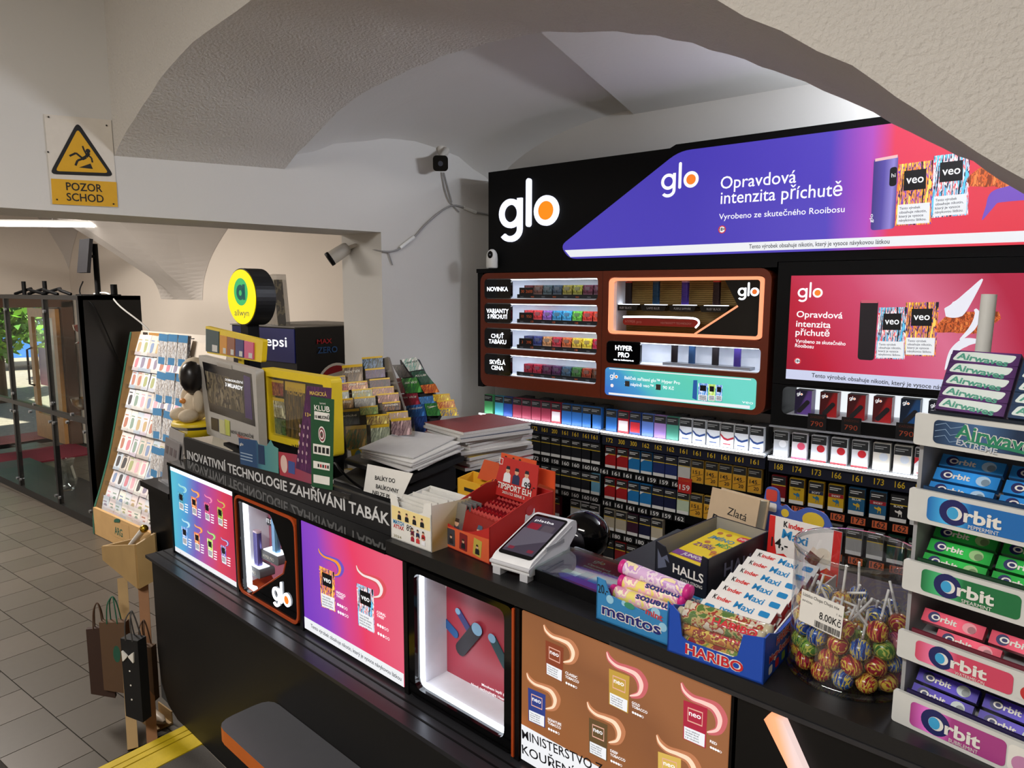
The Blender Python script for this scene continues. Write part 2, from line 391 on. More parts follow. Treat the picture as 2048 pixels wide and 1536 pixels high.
for i in range(NV + 1):
    t = i / NV; y = 1.80 + 1.17 * t
    k = min(range(len(wz)), key=lambda q: abs(wz[q].x - y)); z0 = wz[k].y
    a = V((wx(y) - .02, y, z0)); e = V((-1.335 - .235 * t + .02, y, 2.40 + .03 * (1 - t)))
    for j in range(NU + 1):
        s = j / NU; th = s * math.pi / 2
        vs.append((a.x + (e.x - a.x) * (1 - math.cos(th)) ** .9, y, a.z + (e.z - a.z) * math.sin(th)))
b.add(vs, [(i * (NU + 1) + j, (i + 1) * (NU + 1) + j, (i + 1) * (NU + 1) + j + 1, i * (NU + 1) + j + 1) for i in range(NV) for j in range(NU)], 0, True)
struct(b.build('ceiling_vault', PLASTER2), 'curved white vault rising from the side wall behind the arch')
# rest of the shop room (behind and beside the viewer)
struct(MB().box(-3.9, 2.3, -3.3, -3.2, TZ, 3.3).build('wall_front', PLASTER2), 'plain white wall behind the viewer')
struct(MB().box(2.2, 2.3, -3.2, 3.1, TZ, 3.3).build('wall_right', PLASTER2), 'plain white wall to the side of the shop')
struct(MB().box(-4.0, 2.3, -3.3, 3.1, 2.95, 3.05).build('ceiling', PLASTER2), 'white ceiling of the shop')
# hall beyond the opening
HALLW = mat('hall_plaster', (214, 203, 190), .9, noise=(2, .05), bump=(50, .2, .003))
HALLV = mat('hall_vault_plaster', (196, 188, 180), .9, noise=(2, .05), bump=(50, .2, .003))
struct(MB().box(-8.8, -2.55, 3.15, 3.3, TZ, 3.0).build('wall_hall', HALLW), 'cream plastered hall wall behind the cabinet and fridge')
b = MB(); b.plate([[(-2.3, TZ), (1.55, TZ), (1.55, 1.42), (3.02, 1.42), (3.02, TZ), (3.3, TZ), (3.3, 3.0), (-2.3, 3.0)]], -.35, 0)
struct(b.build('wall_entrance', HALLW, None, frame((-8.62, 0, 0), (0, 1, 0))), 'cream hall wall with the street door')
struct(MB().box(-9.0, -2.6, -2.3, -2.2, TZ, 3.0).build('wall_hall_near', HALLW), 'cream hall wall on the near side')
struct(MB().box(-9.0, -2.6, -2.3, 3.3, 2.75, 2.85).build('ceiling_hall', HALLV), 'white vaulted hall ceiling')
def pendentive(lpts, rpts, low, crease, nm):
    """vault foot: rises from a low edge on the wall and fans out to the ceiling"""
    YW = 3.148
    L_ = [atY(*p, YW) for p in lpts]; R_ = [atY(*p, YW) for p in rpts]; n = 9
    L_ = spline(L_, 4); R_ = spline(R_, 4); k = min(len(L_), len(R_)); vs = []; m = 9
    for i in range(k):
        a = L_[i * (len(L_) - 1) // (k - 1)]; c = R_[i * (len(R_) - 1) // (k - 1)]; t = i / (k - 1)
        for j in range(m):
            s = j / (m - 1); p = a.lerp(c, s)
            out = .95 * t ** 1.5 * (1 - abs(2 * s - 1) ** 1.6) ; peak = .10 * t * (1 if j in (3, 6) else 0)
            vs.append((p.x, YW - out - peak, p.z))
    b = MB().add(vs, [(i * m + j, i * m + j + 1, (i + 1) * m + j + 1, (i + 1) * m + j) for i in range(k - 1) for j in range(m - 1)], 0, False)
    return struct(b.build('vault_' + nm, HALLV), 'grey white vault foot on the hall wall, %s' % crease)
pendentive([(322, 598), (312, 570), (285, 530), (245, 487), (190, 440), (150, 415)], [(405, 600), (406, 575), (410, 550), (424, 510), (450, 465), (480, 425)], 0, 'between cabinet and lottery sign', 'foot')
pendentive([(84, 566), (70, 540), (40, 505), (0, 484), (-60, 450), (-90, 430)], [(137, 575), (137, 550), (140, 525), (147, 490), (160, 450), (170, 430)], 0, 'in the hall corner over the cabinet', 'foot')
# street door, frame, threshold carpet
WOOD = mat('oak_wood', (176, 124, 62), .5, noise=(18, .25)); DWOOD = mat('dark_door_frame', (82, 52, 34), .55, noise=(18, .2))
d1 = thing('door_1', 'open oak street door with glass leaf', None); d1['kind'] = 'structure'
MB().box(-8.66, -8.55, 3.02, 3.13, TZ, 1.46).build('door_post', DWOOD, d1)
MB().box(-8.66, -8.55, 1.5, 3.13, 1.40, 1.5).build('door_header', DWOOD, d1)
lf = MB().plate([[(0, 0), (.82, 0), (.82, 1.5), (0, 1.5)], [(.1, .28), (.1, 1.4), (.72, 1.4), (.72, .28)]], -.02, .02).build('door_leaf', WOOD, d1, frame((-9.42, 2.99, TZ + .01), (1, 0, 0)))
MB().plate([[(.1, .28), (.72, .28), (.72, 1.4), (.1, 1.4)]], -.004, .004).build('door_pane', GLASS, lf)
MB().tube([(.05, .6, .02), (.05, .62, .07), (.05, 1.02, .07), (.05, 1.04, .02)], .012).build('door_handle', mat('dark_metal', (50, 46, 42), .4, metal=.7), lf)
MB().plate([[(.2, .62), (.42, .62), (.42, 1.05), (.2, 1.05)]], .006, .008).build('door_poster', grad('poster_violet', [(0, (196, 60, 110)), (.5, (90, 40, 120)), (1, (70, 40, 120))], (0, 1, 0), 0), lf)
RED = mat('red_carpet', (118, 26, 44), .95, noise=(200, .2)); DECK = mat('red_deck', (150, 74, 66), .7, noise=(30, .2))
tag(MB().box(-8.62, -7.9, 1.6, 3.05, TZ, TZ + .012).build('door_mat', RED), 'long dark red carpet runner inside the street door', 'carpet')
dk = thing('trim_2', 'weathered red timber deck outside the door', None); dk['kind'] = 'structure'
for i in range(14):
    MB().box(-9.75 + i * .08, -9.675 + i * .08, 0.6, 4.2, -.2, TZ - .004).build('plank', DECK, dk)
# street outside
COB = mat('cobblestones', (142, 136, 120), .85, noise=(14, .3), bump=(16, .8, .03))
struct(MB().box(-26, -9.75, -6, 14, -.4, -.2).build('ground', COB), 'pale cobbled street outside the door')
def leafcloud(c, r, n, m, nm, parent=None, size=.06):
    b = MB()
    for _ in range(n):
        d = V((R.gauss(0, 1), R.gauss(0, 1), R.gauss(0, 1))).normalized() * (R.random() ** .45); p = V((c[0] + d.x * r[0], c[1] + d.y * r[1], c[2] + d.z * r[2]))
        a = V((R.uniform(-1, 1), R.uniform(-1, 1), R.uniform(-1, 1))).normalized() * size; e = a.cross(V((R.uniform(-1, 1), R.uniform(-1, 1), R.uniform(-1, 1)))).normalized() * size * .45
        b.add([p - a, p + e, p + a, p - e], [(0, 1, 2, 3)], R.randrange(3))
    return b.build(nm, m, parent)
LEAF = [mat('leaf_a', (96, 150, 40), .6), mat('leaf_b', (128, 176, 58), .6), mat('leaf_c', (62, 112, 28), .6)]
for nm, c, r, n, lb in (('street_tree', (-13.2, 3.72, 1.35), (.62, .55, 1.0), 1500, 'sunlit green tree outside the street door'),
                        ('street_tree', (-15.2, 5.3, 1.5), (.9, .8, 1.4), 1800, 'green tree seen through the glass of the door leaf')):
    tr = thing(nm, lb, 'tree', Matrix.Translation((c[0], c[1], -.2)), 'trees in the street')
    MB().tube([(0, 0, 0), (.05, 0, .9), (0, .05, 1.7)], [.08, .06, .04], 8).build('trunk', mat('bark', (84, 66, 48), .9), tr)
    leafcloud((0, 0, c[2] + .3), r, n, LEAF, 'foliage', tr, .11)['kind'] = 'stuff'
CARB = mat('car_blue', (70, 128, 205), .25, metal=.3, coat=.5)
car = thing('parked_car', 'blue parked car in the street beyond the door', 'car', Matrix.Translation((-19, 5.7, -.2)) @ Matrix.Rotation(rad(75), 4, 'Z'))
prof = [(-2.1, .3), (-2.15, .6), (-2.0, .88), (-1.3, .95), (-.75, 1.42), (.6, 1.45), (1.3, .98), (2.0, .86), (2.15, .55), (2.1, .3)]
MB().plate([roundpoly(prof, .18)], -.85, .85).build('car_body', CARB, car, frame((0, 0, 0), (1, 0, 0)))
for sx in (-1.35, 1.35):
    for sy in (-.82, .82):
        MB().lathe([(0, -.1), (.24, -.1), (.32, -.08), (.32, .08), (.24, .1), (0, .1)], 20).build('wheel', mat('tyre', (20, 20, 22), .8), car, Matrix.Translation((sx, sy, .32)) @ Matrix.Rotation(rad(90), 4, 'X'))
MB().plate([[(-1.2, .98), (-.72, 1.36), (.55, 1.38), (1.15, .98)]], -.86, .86).build('car_window', mat('car_glass', (150, 175, 205), .1), car, frame((0, 0, 0), (1, 0, 0)))
MB().box(2.1, 2.17, -.7, .7, .3, .42).build('bumper', mat('bumper_grey', (60, 62, 66), .5), car)
hs = thing('street_house', 'pale house wall across the street behind the car', 'building', Matrix.Translation((-24, 4, -.2)))
MB().box(-.3, 0, -9, 12, 0, 5).build('house_wall', mat('house_render', (226, 224, 220), .9), hs)
for i in range(5): MB().box(0, .04, -7 + i * 3.4, -5.8 + i * 3.4, 1.4, 2.9).build('window_pane', mat('house_window', (120, 135, 150), .2), hs)
# ================================================================ tobacco wall
BW = frame((0, 2.72, 0), (1, 0, 0))
def TR(x, y, z): return Matrix.Translation((x, y, z))
VEO = {'indigo': streak('film_indigo', [(20, 16, 40), (250, 170, 30), (90, 50, 160), (245, 140, 20), (40, 24, 80), (255, 200, 90)], .75, 4, 55),
       'coral': streak('film_coral', [(24, 24, 34), (120, 200, 235), (225, 70, 70), (240, 245, 250), (40, 40, 60), (90, 180, 225)], .75, 4, 55),
       'blue': streak('film_blue', [(20, 60, 140), (80, 160, 230), (240, 245, 255), (30, 90, 190)], .75, 3, 40),
       'lime': streak('film_lime', [(90, 160, 30), (190, 220, 50), (240, 250, 220), (140, 190, 40)], .75, 3, 40),
       'red': streak('film_red', [(190, 30, 40), (250, 130, 50), (255, 220, 160), (150, 20, 40)], .75, 4, 55),
       'pink': streak('film_pink', [(150, 20, 70), (250, 150, 190), (90, 10, 60), (220, 60, 120)], .75, 4, 55),
       'green': streak('film_green', [(200, 30, 50), (130, 210, 70), (40, 90, 30), (180, 230, 110)], .75, 4, 55),
       'teal': streak('film_teal', [(30, 90, 140), (130, 220, 220), (20, 50, 110), (70, 160, 190)], .75, 4, 55),
       'violet': streak('film_violet', [(60, 40, 150), (235, 235, 250), (30, 20, 90), (120, 90, 210)], .75, 4, 55)}
FWHITE = lit('film_white', (238, 240, 244), .9); FBLACK = lit('film_black', (16, 15, 20), .6); FGREY = lit('film_grey', (70, 72, 80), .7)
LETW = lit('film_letter_white', (250, 250, 252), 1.0)
def lerp2(q, u, v):
    (a, b, c, d) = q                                           # TL TR BR BL
    t = (a[0] + (b[0] - a[0]) * u, a[1] + (b[1] - a[1]) * u); l = (d[0] + (c[0] - d[0]) * u, d[1] + (c[1] - d[1]) * u)
    return (t[0] + (l[0] - t[0]) * v, t[1] + (l[1] - t[1]) * v)
def cell(M, q, u0, v0, u1, v1, off): return PP(M, [lerp2(q, u0, v1), lerp2(q, u1, v1), lerp2(q, u1, v0), lerp2(q, u0, v0)], off)
def pack_print(parent, M, q, art, off=.001, word='veo', warn=('Tento výrobek', 'obsahuje nikotin,', 'který je vysoce', 'návykovou látkou.'), wv=.66, big=True, label=True, mlab=None):
    o = MB().plate([cell(M, q, 0, 0, 1, 1, off)], off, off).build('pack_picture', art, parent)
    MB().plate([cell(M, q, .05, wv, .95, .98, off)], off + .0004, off + .0004).build('warning_panel', FWHITE, o)
    if label: MB().plate([cell(M, q, .18, .12, .82, .44, off)], off + .0004, off + .0004).build('brand_panel', mlab or FBLACK, o)
    if big:
        a, b = lerp2(q, .25, .33), lerp2(q, .75, .33); c = lerp2(q, .25, .2)
        ptxt(o, M, word, a, b, a[1] - c[1], LETW, off + .0004, .01)
        for i, s in enumerate(warn):
            v = wv + .08 + i * (.96 - wv - .04) / len(warn); a, b = lerp2(q, .1, v), lerp2(q, .1 + .045 * len(s), v)
            ptxt(o, M, s, a, b, (lerp2(q, 0, .05)[1] - lerp2(q, 0, 0)[1]) * .8, FGREY, off + .0004, .01)
    else:
        b = MB()
        for i in range(4): b.plate([cell(M, q, .14, wv + .05 + i * .065, .86, wv + .085 + i * .065, off)], off + .0007, off + .0007)
        b.build('warning_print', FGREY, o)['kind'] = 'stuff'
    return o
def ribbon(parent, M, pts, wid, m, off, name='swirl_print'):
    P = spline([V(p) for p in pts], 6); n = len(P); L_, R_ = [], []
    for i, p in enumerate(P):
        t = (P[min(i + 1, n - 1)] - P[max(i - 1, 0)]).normalized(); nn = V((-t.y, t.x)); s = i / (n - 1)
        k = s * (len(wid) - 1); a = int(min(k, len(wid) - 2)); wd = wid[a] + (wid[a + 1] - wid[a]) * (k - a)
        L_.append(p + nn * wd / 2); R_.append(p - nn * wd / 2)
    L2 = PP(M, L_, off); R2 = PP(M, R_, off); b = MB()
    vs = [(p.x, p.y, off) for p in L2] + [(p.x, p.y, off) for p in R2]
    b.add(vs, [(i, n + i, n + i + 1, i + 1) for i in range(n - 1)]); return b.build(name, m, parent)
def puff(parent, M, x, y, s, cols, off):
    """ink swirl rising off a pack: x,y = start of the curl (upper left), s = size in photo pixels"""
    base = [(0, 0), (.08, .2), (.3, .36), (.62, .42), (.92, .52), (1.08, .8), (1.0, 1.1), (.72, 1.22)]
    slp = .43
    pts = [(x + a * s, y + b * s + a * s * slp * .45) for a, b in base]
    o = ribbon(parent, M, pts, [.05 * s, .16 * s, .2 * s, .24 * s, .3 * s, .34 * s, .26 * s, .1 * s], cols[0], off)
    pts2 = [(x + a * s * .97 - .01 * s, y + b * s * .97 + a * s * slp * .45 + .02 * s) for a, b in base]
    ribbon(o, M, pts2, [.02 * s, .06 * s, .08 * s, .1 * s, .12 * s, .13 * s, .1 * s, .04 * s], cols[1], off + .0004, 'swirl_highlight'); return o
def disc(parent, M, px, py, r, m, off, name, n=20):
    c = F(M, px, py, off); e = F(M, px, py - r, off); return MB().plate([circ(c.x, c.y, (e - c).length, n)], off, off).build(name, m, parent)
def dots(parent, M, p, q, k, full, r, off):
    for i in range(k):
        x = p[0] + (q[0] - p[0]) * i / (k - 1); y = p[1] + (q[1] - p[1]) * i / (k - 1); c = F(M, x, y, off); rr = (F(M, x, y - r, off) - c).length
        MB().plate([circ(c.x, c.y, rr, 14)] + ([] if i < full else [circ(c.x, c.y, rr * .7, 14)[::-1]]), off, off).build('strength_dot', LETW, parent)

# ---- big illuminated header
hd = thing('illuminated_header', 'long black header sign with purple and red backlit advert', 'sign', BW)
x1 = .25; zt = 2.163
hp = [(-2.265, 1.69), (x1, 1.69), (x1, zt + .006), (-1.277, zt + .006), (-1.303, zt - .006), (-2.265, zt - .006)]
MB().plate([hp], -.225, 0).build('header_case', MATTE, hd)
fp = [F(BW, 1360, 303), F(BW, 1122, 492), F(BW, 1140, 519)]
face = roundpoly([(x1 - .04, 2.141), (fp[0].x, 2.140), (fp[1].x, fp[1].y), (fp[2].x, 1.725), (x1 - .04, 1.725)], .05, 5)
fo = MB().plate([face], 0, .006).build('advert_film', grad('film_header', [(0, (74, 62, 178)), (.30, (70, 58, 176)), (.56, (82, 66, 186)), (.625, (176, 78, 190)), (.66, (226, 62, 92)), (.8, (226, 60, 78)), (1, (214, 44, 60))], (1, 0, 0), .98), hd)
ws = [F(BW, 1131, 506), F(BW, 1146, 518)]
MB().plate([[(ws[0].x, 1.765), (ws[1].x - .01, 1.733), (x1 - .05, 1.733), (x1 - .05, 1.767)]], .006, .007).build('warning_strip', FWHITE, fo)
ptxt(fo, BW, 'Tento výrobek obsahuje nikotin, který je vysoce návykovou látkou', (1498, 497), (1779, 487), 8, FGREY, .008, .01)
ptxt(fo, BW, 'Opravdová', (1441, 378), (1592, 365), 24, LETW, .007, .004)
ptxt(fo, BW, 'intenzita příchutě', (1441, 408), (1684, 391), 24, LETW, .007, .004)
ptxt(fo, BW, 'Vyrobeno ze skutečného Rooibosu', (1438, 439), (1689, 424), 11, LETW, .007, .003)
OD = lit('logo_orange', (246, 128, 40), 1.0)
pglo(fo, BW, (1322, 381), (1397, 374), LETW, OD, .007)
gl = pglo(hd, BW, (1001, 458), (1119, 446), lit('logo_white_lit', (232, 236, 255), 1.25), lit('logo_orange_lit', (255, 140, 20), 1.0), .0, .012)
disc(fo, BW, 1444, 459, 8, lit('badge_red', (210, 50, 60), .9), .007, 'age_badge'); disc(fo, BW, 1444, 459, 6, FWHITE, .0075, 'age_badge_centre'); ptxt(fo, BW, '18+', (1439, 462), (1450, 461), 6, FBLACK, .008, .03)
dv = [(1748, 318), (1797, 309), (1789, 457), (1741, 461)]
do = MB().plate([roundpoly(PP(BW, dv, .007), .012)], .007, .0075).build('device_picture', grad('film_device', [(0, (66, 56, 130)), (.45, (92, 80, 170)), (.8, (150, 138, 214)), (1, (80, 70, 150))], (1, 0, 0), .9), fo)
MB().plate([cell(BW, dv, .05, .0, .97, .04, .0078)], .0078, .0078).build('device_cap', lit('film_rose', (236, 190, 190), .9), do)
MB().plate([roundpoly(cell(BW, dv, .68, .16, .98, .42, .0078), .01)], .0078, .0078).build('device_screen', FBLACK, do); ptxt(do, BW, 'hi', (1783, 355), (1791, 354), 8, LETW, .0082)
ptxt(do, BW, 'glo', (1745, 445), (1746, 428), 6, LETW, .0082)
pack_print(fo, BW, [(1868, 312), (1940, 303), (1936, 430), (1862, 436)], VEO['coral'], .0072)
pack_print(fo, BW, [(1797, 329), (1866, 320), (1862, 448), (1790, 452)], VEO['indigo'], .0078)
FUR = streak('film_rooibos', [(120, 50, 20), (190, 90, 40), (150, 66, 30), (210, 120, 60)], .8, 6, 20)
ribbon(fo, BW, [(1935, 365), (1965, 355), (2000, 350), (2050, 372), (2100, 400)], [14, 40, 50, 44, 20], FUR, .0072)
ribbon(fo, BW, [(1964, 440), (1978, 415), (1990, 395), (2015, 388), (2060, 380)], [1, 14, 26, 30, 40], lit('film_splash_violet', (120, 84, 190), .95), .0076)
# ---- cream ball camera on the cabinet top
ic = thing('ball_camera', 'small white indoor camera with black eye on the cabinet top', 'camera', TR(*atY(984, 536, 2.68)) )
MB().lathe([(0, 0), (.026, 0), (.0285, .004), (.0285, .045), (.026, .068), (.018, .083), (.008, .09), (0, .091)], 24).build('camera_shell', WHITEP, ic)
e = MB(); e.M = Matrix.Rotation(rad(20), 4, 'Z') @ TR(0, -.0205, .062) @ Matrix.Rotation(rad(80), 4, 'X'); e.plate([circ(0, 0, .0125, 20, .018)], -.005, .0075); e.build('camera_eye', GLOSSY, ic)
e = MB(); e.M = Matrix.Rotation(rad(20), 4, 'Z') @ TR(0, -.029, .062); e.ball((0, 0, 0), .005); e.build('lens', mat('lens_grey', (70, 74, 84), .1), ic)

# ---- rust coloured display cabinet, two modules
dc = thing('display_cabinet', 'rust orange wall cabinet with lit compartments of heat stick packs', 'cabinet', BW)
MB().box(-2.33, -.86, 1.085, 1.685, -.22, -.135).build('cabinet_back', MATTE, dc)
mats_ = []
def slot(tl, br): a = F(BW, *tl); c = F(BW, *br); return (a.x, c.y, c.x, a.y)
S = [slot((970, 557), (1196, 599)), slot((970, 611), (1195, 661)), slot((970, 664), (1193, 717)), slot((971, 717), (1192, 779))]
zz = [(1.540, 1.640), (1.419, 1.520), (1.293, 1.396), (1.158, 1.267)]
SL = [(-2.292, z0, -1.63, z1) for z0, z1 in zz]
WIN = (-1.575, 1.39, -.893, 1.64); HYP = (-1.58, 1.262, -.895, 1.362); BAN = (-1.58, 1.118, -.905, 1.242)
def fit(tl, br):
    a = F(BW, *tl); c = F(BW, *br); return a, c
MB().plate([rrect(-2.318, 1.098, -.868, 1.668, .045)] + [rrect(*s, .018)[::-1] for s in SL + [WIN, HYP]], -.14, 0).build('cabinet_front', ORANGE, dc)
MB().box(-2.345, -2.31, 1.09, 1.685, -.22, -.01).build('cabinet_side', MATTE, dc); MB().box(-2.345, -.85, 1.67, 1.69, -.22, .0).build('cabinet_top', MATTE, dc)
MB().box(-1.6065, -1.6045, 1.098, 1.668, 0, .0008).build('module_joint', mat('rust_dark', (70, 24, 8), .5), dc)
LEDS = lit('led_shelf', (235, 243, 255), 17.0)
LEDC = lit('led_cabinet', (235, 243, 255), 8.5)
NICHE = mat('niche_white', (222, 226, 234), .55); STRIPK = mat('price_strip_black', (22, 22, 24), .4)
names = ['NOVINKA', 'VARIANTY\nS PŘÍCHUTÍ', 'CHUŤ\nTABÁKU', 'SKVĚLÁ\nCENA']
NEO = [[(60, 20, 24), (70, 44, 36), (40, 52, 56), (34, 44, 54), (92, 84, 30), (98, 96, 30), (62, 22, 36), (58, 24, 38)],
       [(150, 34, 40), (176, 40, 44), (108, 70, 140), (40, 110, 150), (50, 130, 190), (80, 150, 50), (170, 40, 34), (190, 52, 34)],
       [(30, 34, 66), (34, 40, 84), (150, 104, 66), (140, 34, 44), (150, 70, 36), (186, 140, 46), (212, 168, 44), (150, 24, 50)],
       [(116, 18, 34), (124, 20, 38), (62, 22, 46), (56, 24, 56), (44, 64, 82), (46, 84, 40), (110, 40, 22), (70, 40, 26)]]
NEON = [['dark red', 'brown', 'slate', 'blue grey', 'olive', 'moss green', 'maroon', 'plum'], ['red', 'crimson', 'violet', 'teal', 'sky blue', 'green', 'scarlet', 'orange red'],
        ['navy', 'indigo', 'tan', 'ruby', 'rust', 'amber', 'golden', 'raspberry'], ['wine red', 'carmine', 'aubergine', 'dark purple', 'steel blue', 'forest green', 'copper', 'brown']]
rown = ['NOVINKA', 'VARIANTY', 'CHUŤ TABÁKU', 'SKVĚLÁ CENA']
for i, (x0, z0, x1_, z1) in enumerate(SL):
    c = thing('compartment', None, None); c.parent = dc; c.matrix_world = BW @ Matrix(); c.matrix_parent_inverse = Matrix(); c.matrix_local = Matrix()
    MB().box(x0, x1_, z0, z1, -.136, -.132).box(x0, x1_, z0, z0 + .004, -.136, -.01).box(x0, x1_, z1 - .004, z1, -.136, -.01).box(x1_ - .004, x1_, z0, z1, -.136, -.01).build('niche_lining', NICHE, c)
    MB().box(x0 + .02, x1_ - .01, z1 - .0065, z1 - .004, -.05, -.016).build('led_strip', LEDC, c)
    lb = MB().plate([rrect(x0 + .004, z0 + .004, x0 + .172, z1 - .004, .016)], -.012, .004).build('name_block', GLOSSY, c)
    ls = names[i].split('\n')
    for k, s in enumerate(ls): txt(lb, s, x0 + .088, (z0 + z1) / 2 - .011 + (len(ls) - 1) * .0125 - k * .028, .02, LED, .125 if len(s) > 8 else None, .0046, 'C', .012)
    st = MB().box(x0 + .185, x1_ - .006, z0 + .005, z0 + .024, -.034, -.03).build('price_strip', STRIPK, c)
    for k in range(7): txt(st, ('neo', '130', 'veo', '120')[k % 4] if i in (1, 2) else ('neo', 'veo')[k % 2], x0 + .205 + k * .064, z0 + .009, .009, paint((120, 120, 122)) if k % 2 == 0 else ORT, None, -.0295)
    pm = MB().plate([[(0, 0), (.085, 0), (.085, .034), (0, .034)]], 0, .002).build('offer_plate', STRIPK, c, Matrix.Translation((x0 + .2, z0 + .022, -.03)))
    if i == 3: bpy.data.objects.remove(pm)
    else: txt(pm, ('2600', '950', '390')[i], .06, .009, .014, ORT, None, .0026, 'C'); txt(pm, ('30', '10', '3')[i], .02, .009, .014, ORT, None, .0026, 'C')
    for k in range(8):
        px = x0 + .218 + k * .0565; pw, ph, pd = .05, .050, .045
        b = MB().box(0, pw, 0, ph, -pd, 0, 0).box(pw * .2, pw * .72, ph * .5, ph * .85, 0, .0005, 1).box(0, pw, 0, ph * .2, 0, .0004, 2)
        cc = NEO[i][k]
        o = b.build('heat_stick_pack', [streak('pack_art_%d_%d' % (i, k), [cc, tuple(min(255, int(v * 1.5 + 25)) for v in cc), cc, tuple(int(v * .6) for v in cc)], 0, 3, 40), paint(tuple(int(v * .5 + 60) for v in cc)), paint(tuple(min(255, v + 60) for v in cc))], None, BW @ TR(px, z0 + .0045 + (.013 if i != 3 else .009), -.045))
        tag(o, '%s heat stick pack, %s along in the %s compartment' % (NEON[i][k], ORD[k], rown[i]), 'pack', 'heat stick packs in the display cabinet')
        MB().box(px - .002, px + pw + .002, z0 + .004, z0 + (.0172 if i != 3 else .0132), -.095, -.046).build('pack_riser', ACRYL, c)
# lit window with four devices
wn = thing('device_window', None, None); wn.parent = dc; wn.matrix_local = Matrix()
GLOWO = lit('glow_peach', (255, 160, 116), 1.15)
x0, z0, x1_, z1 = WIN
MB().plate([rrect(x0 + .003, z0 + .003, x1_ - .003, z1 - .003, .022), rrect(x0 + .016, z0 + .016, x1_ - .016, z1 - .016, .012)[::-1]], -.02, .004).build('glow_frame', GLOWO, wn)
RIB = mat('ribbed_gold', (120, 96, 46), .45, metal=.4)
b = MB()
for k in range(30): b.box(x0, x1_, z0 + .002 + k * .0082, z0 + .008 + k * .0082, -.12, -.112)
b.box(x0, x1_, z0, z1, -.13, -.119); b.build('ribbed_back', RIB, wn)['kind'] = 'stuff'
MB().box(x0, x0 + .03, z0, z1, -.13, -.02).build('window_reveal', NICHE, wn)
wd = PP(BW, [(1450, 558), (1474, 614), (1386, 668), (1520, 676), (1524, 557)])
wd = [F(BW, 1449, 560), F(BW, 1475, 612), F(BW, 1389, 668), (x1_ - .015, z0 + .015), (x1_ - .015, z1 - .015)]
MB().plate([wd], -.05, -.004).build('black_wedge', GLOSSY, wn)
q0, q1 = F(BW, 1475, 612), F(BW, 1389, 668)
b = MB().tube([(q0.x, q0.y, -.003), (q1.x, q1.y, -.003)], .004, 6); b.build('wedge_light', GLOWO, wn)
pglo(wn, BW, (1476, 592), (1518, 590), LED, lit('dot_orange', (230, 110, 40), 1), -.0035, .003)
DEV = [((30, 24, 28), (150, 40, 40), 'RUBY BLACK'), ((24, 56, 84), (30, 60, 80), 'LAPIS BLUE'), ((62, 44, 130), (170, 150, 200), 'PURPLE SAPPHIRE'), ((40, 24, 26), (190, 50, 40), 'RUBY BLACK')]
def stick(M, h, body, cap, label, group, r=.016):
    t = thing('heating_device', label, 'device', M, group)
    pr = rrect(-r, -.009, r, .009, .008, 4)
    b = MB(); b.M = Matrix.Rotation(rad(0), 4, 'X'); b.plate([pr], 0, h * .95); o = b.build('device_body', mat('device_%d_%d_%d' % body, body, .25, metal=.5), t)
    MB().plate([pr], h * .95, h).build('device_cap', paint(cap), t); return t
stM = Matrix.Rotation(rad(0), 4, 'Z')
for k, (px, d) in enumerate(zip((1256, 1311, 1369, 1432), DEV)):
    a = F(BW, px, 606, -.05); zb = 1.521
    st = thing('device_stand', None, None); st.parent = wn; st.matrix_local = Matrix()
    MB().plate([roundpoly([(a.x - .055, zb - .026), (a.x + .052, zb - .026), (a.x + .06, zb), (a.x - .06, zb)], .008)], -.09, -.03).build('stand_block', GLOSSY, st)
    MB().box(a.x - .045, a.x + .045, zb, zb + .002, -.075, -.035).build('stand_light', LED, st)
    txt(st, d[2], a.x, zb - .018, .0085, paint((150, 150, 152)), .075 if k == 2 else .06, -.0294, 'C', .01)
    stick(TR(a.x, 2.72 + .055, zb + .0025), .098, d[0], d[1], ('black device with red cap on the stand beside the window reveal', 'dark blue device on the second stand of the lit window', 'purple device on the third stand of the lit window', 'black red-capped device beside the black wedge')[k], 'devices in the lit window')
a, c = F(BW, 1240, 628), F(BW, 1394, 648)
bar = MB().plate([rrect(-1.517, 1.432, -1.17, 1.462, .014)], -.06, -.03).build('pill_bar', mat('red_bar', (140, 34, 26), .3), wn)
MB().plate([rrect(-1.52, 1.4415, -1.163, 1.474, .015), rrect(-1.514, 1.4285, -1.169, 1.466, .014)[::-1]], -.05, -.028).build('pill_light', LED, wn) if False else MB().tube(spline([(-1.515, 1.467, -.03), (-1.4, 1.47, -.03), (-1.25, 1.47, -.03), (-1.18, 1.467, -.03), (-1.163, 1.45, -.03), (-1.178, 1.430, -.03)], 4), .0042, 6).build('pill_light', LED, wn)
txt(bar, 'HYPER pro', -1.505, 1.442, .011, paint((190, 120, 110)), .08, -.029); txt(bar, 'HEATBOOST™ TECHNOLOGY', -1.335, 1.442, .008, paint((190, 130, 120)), .14, -.029)
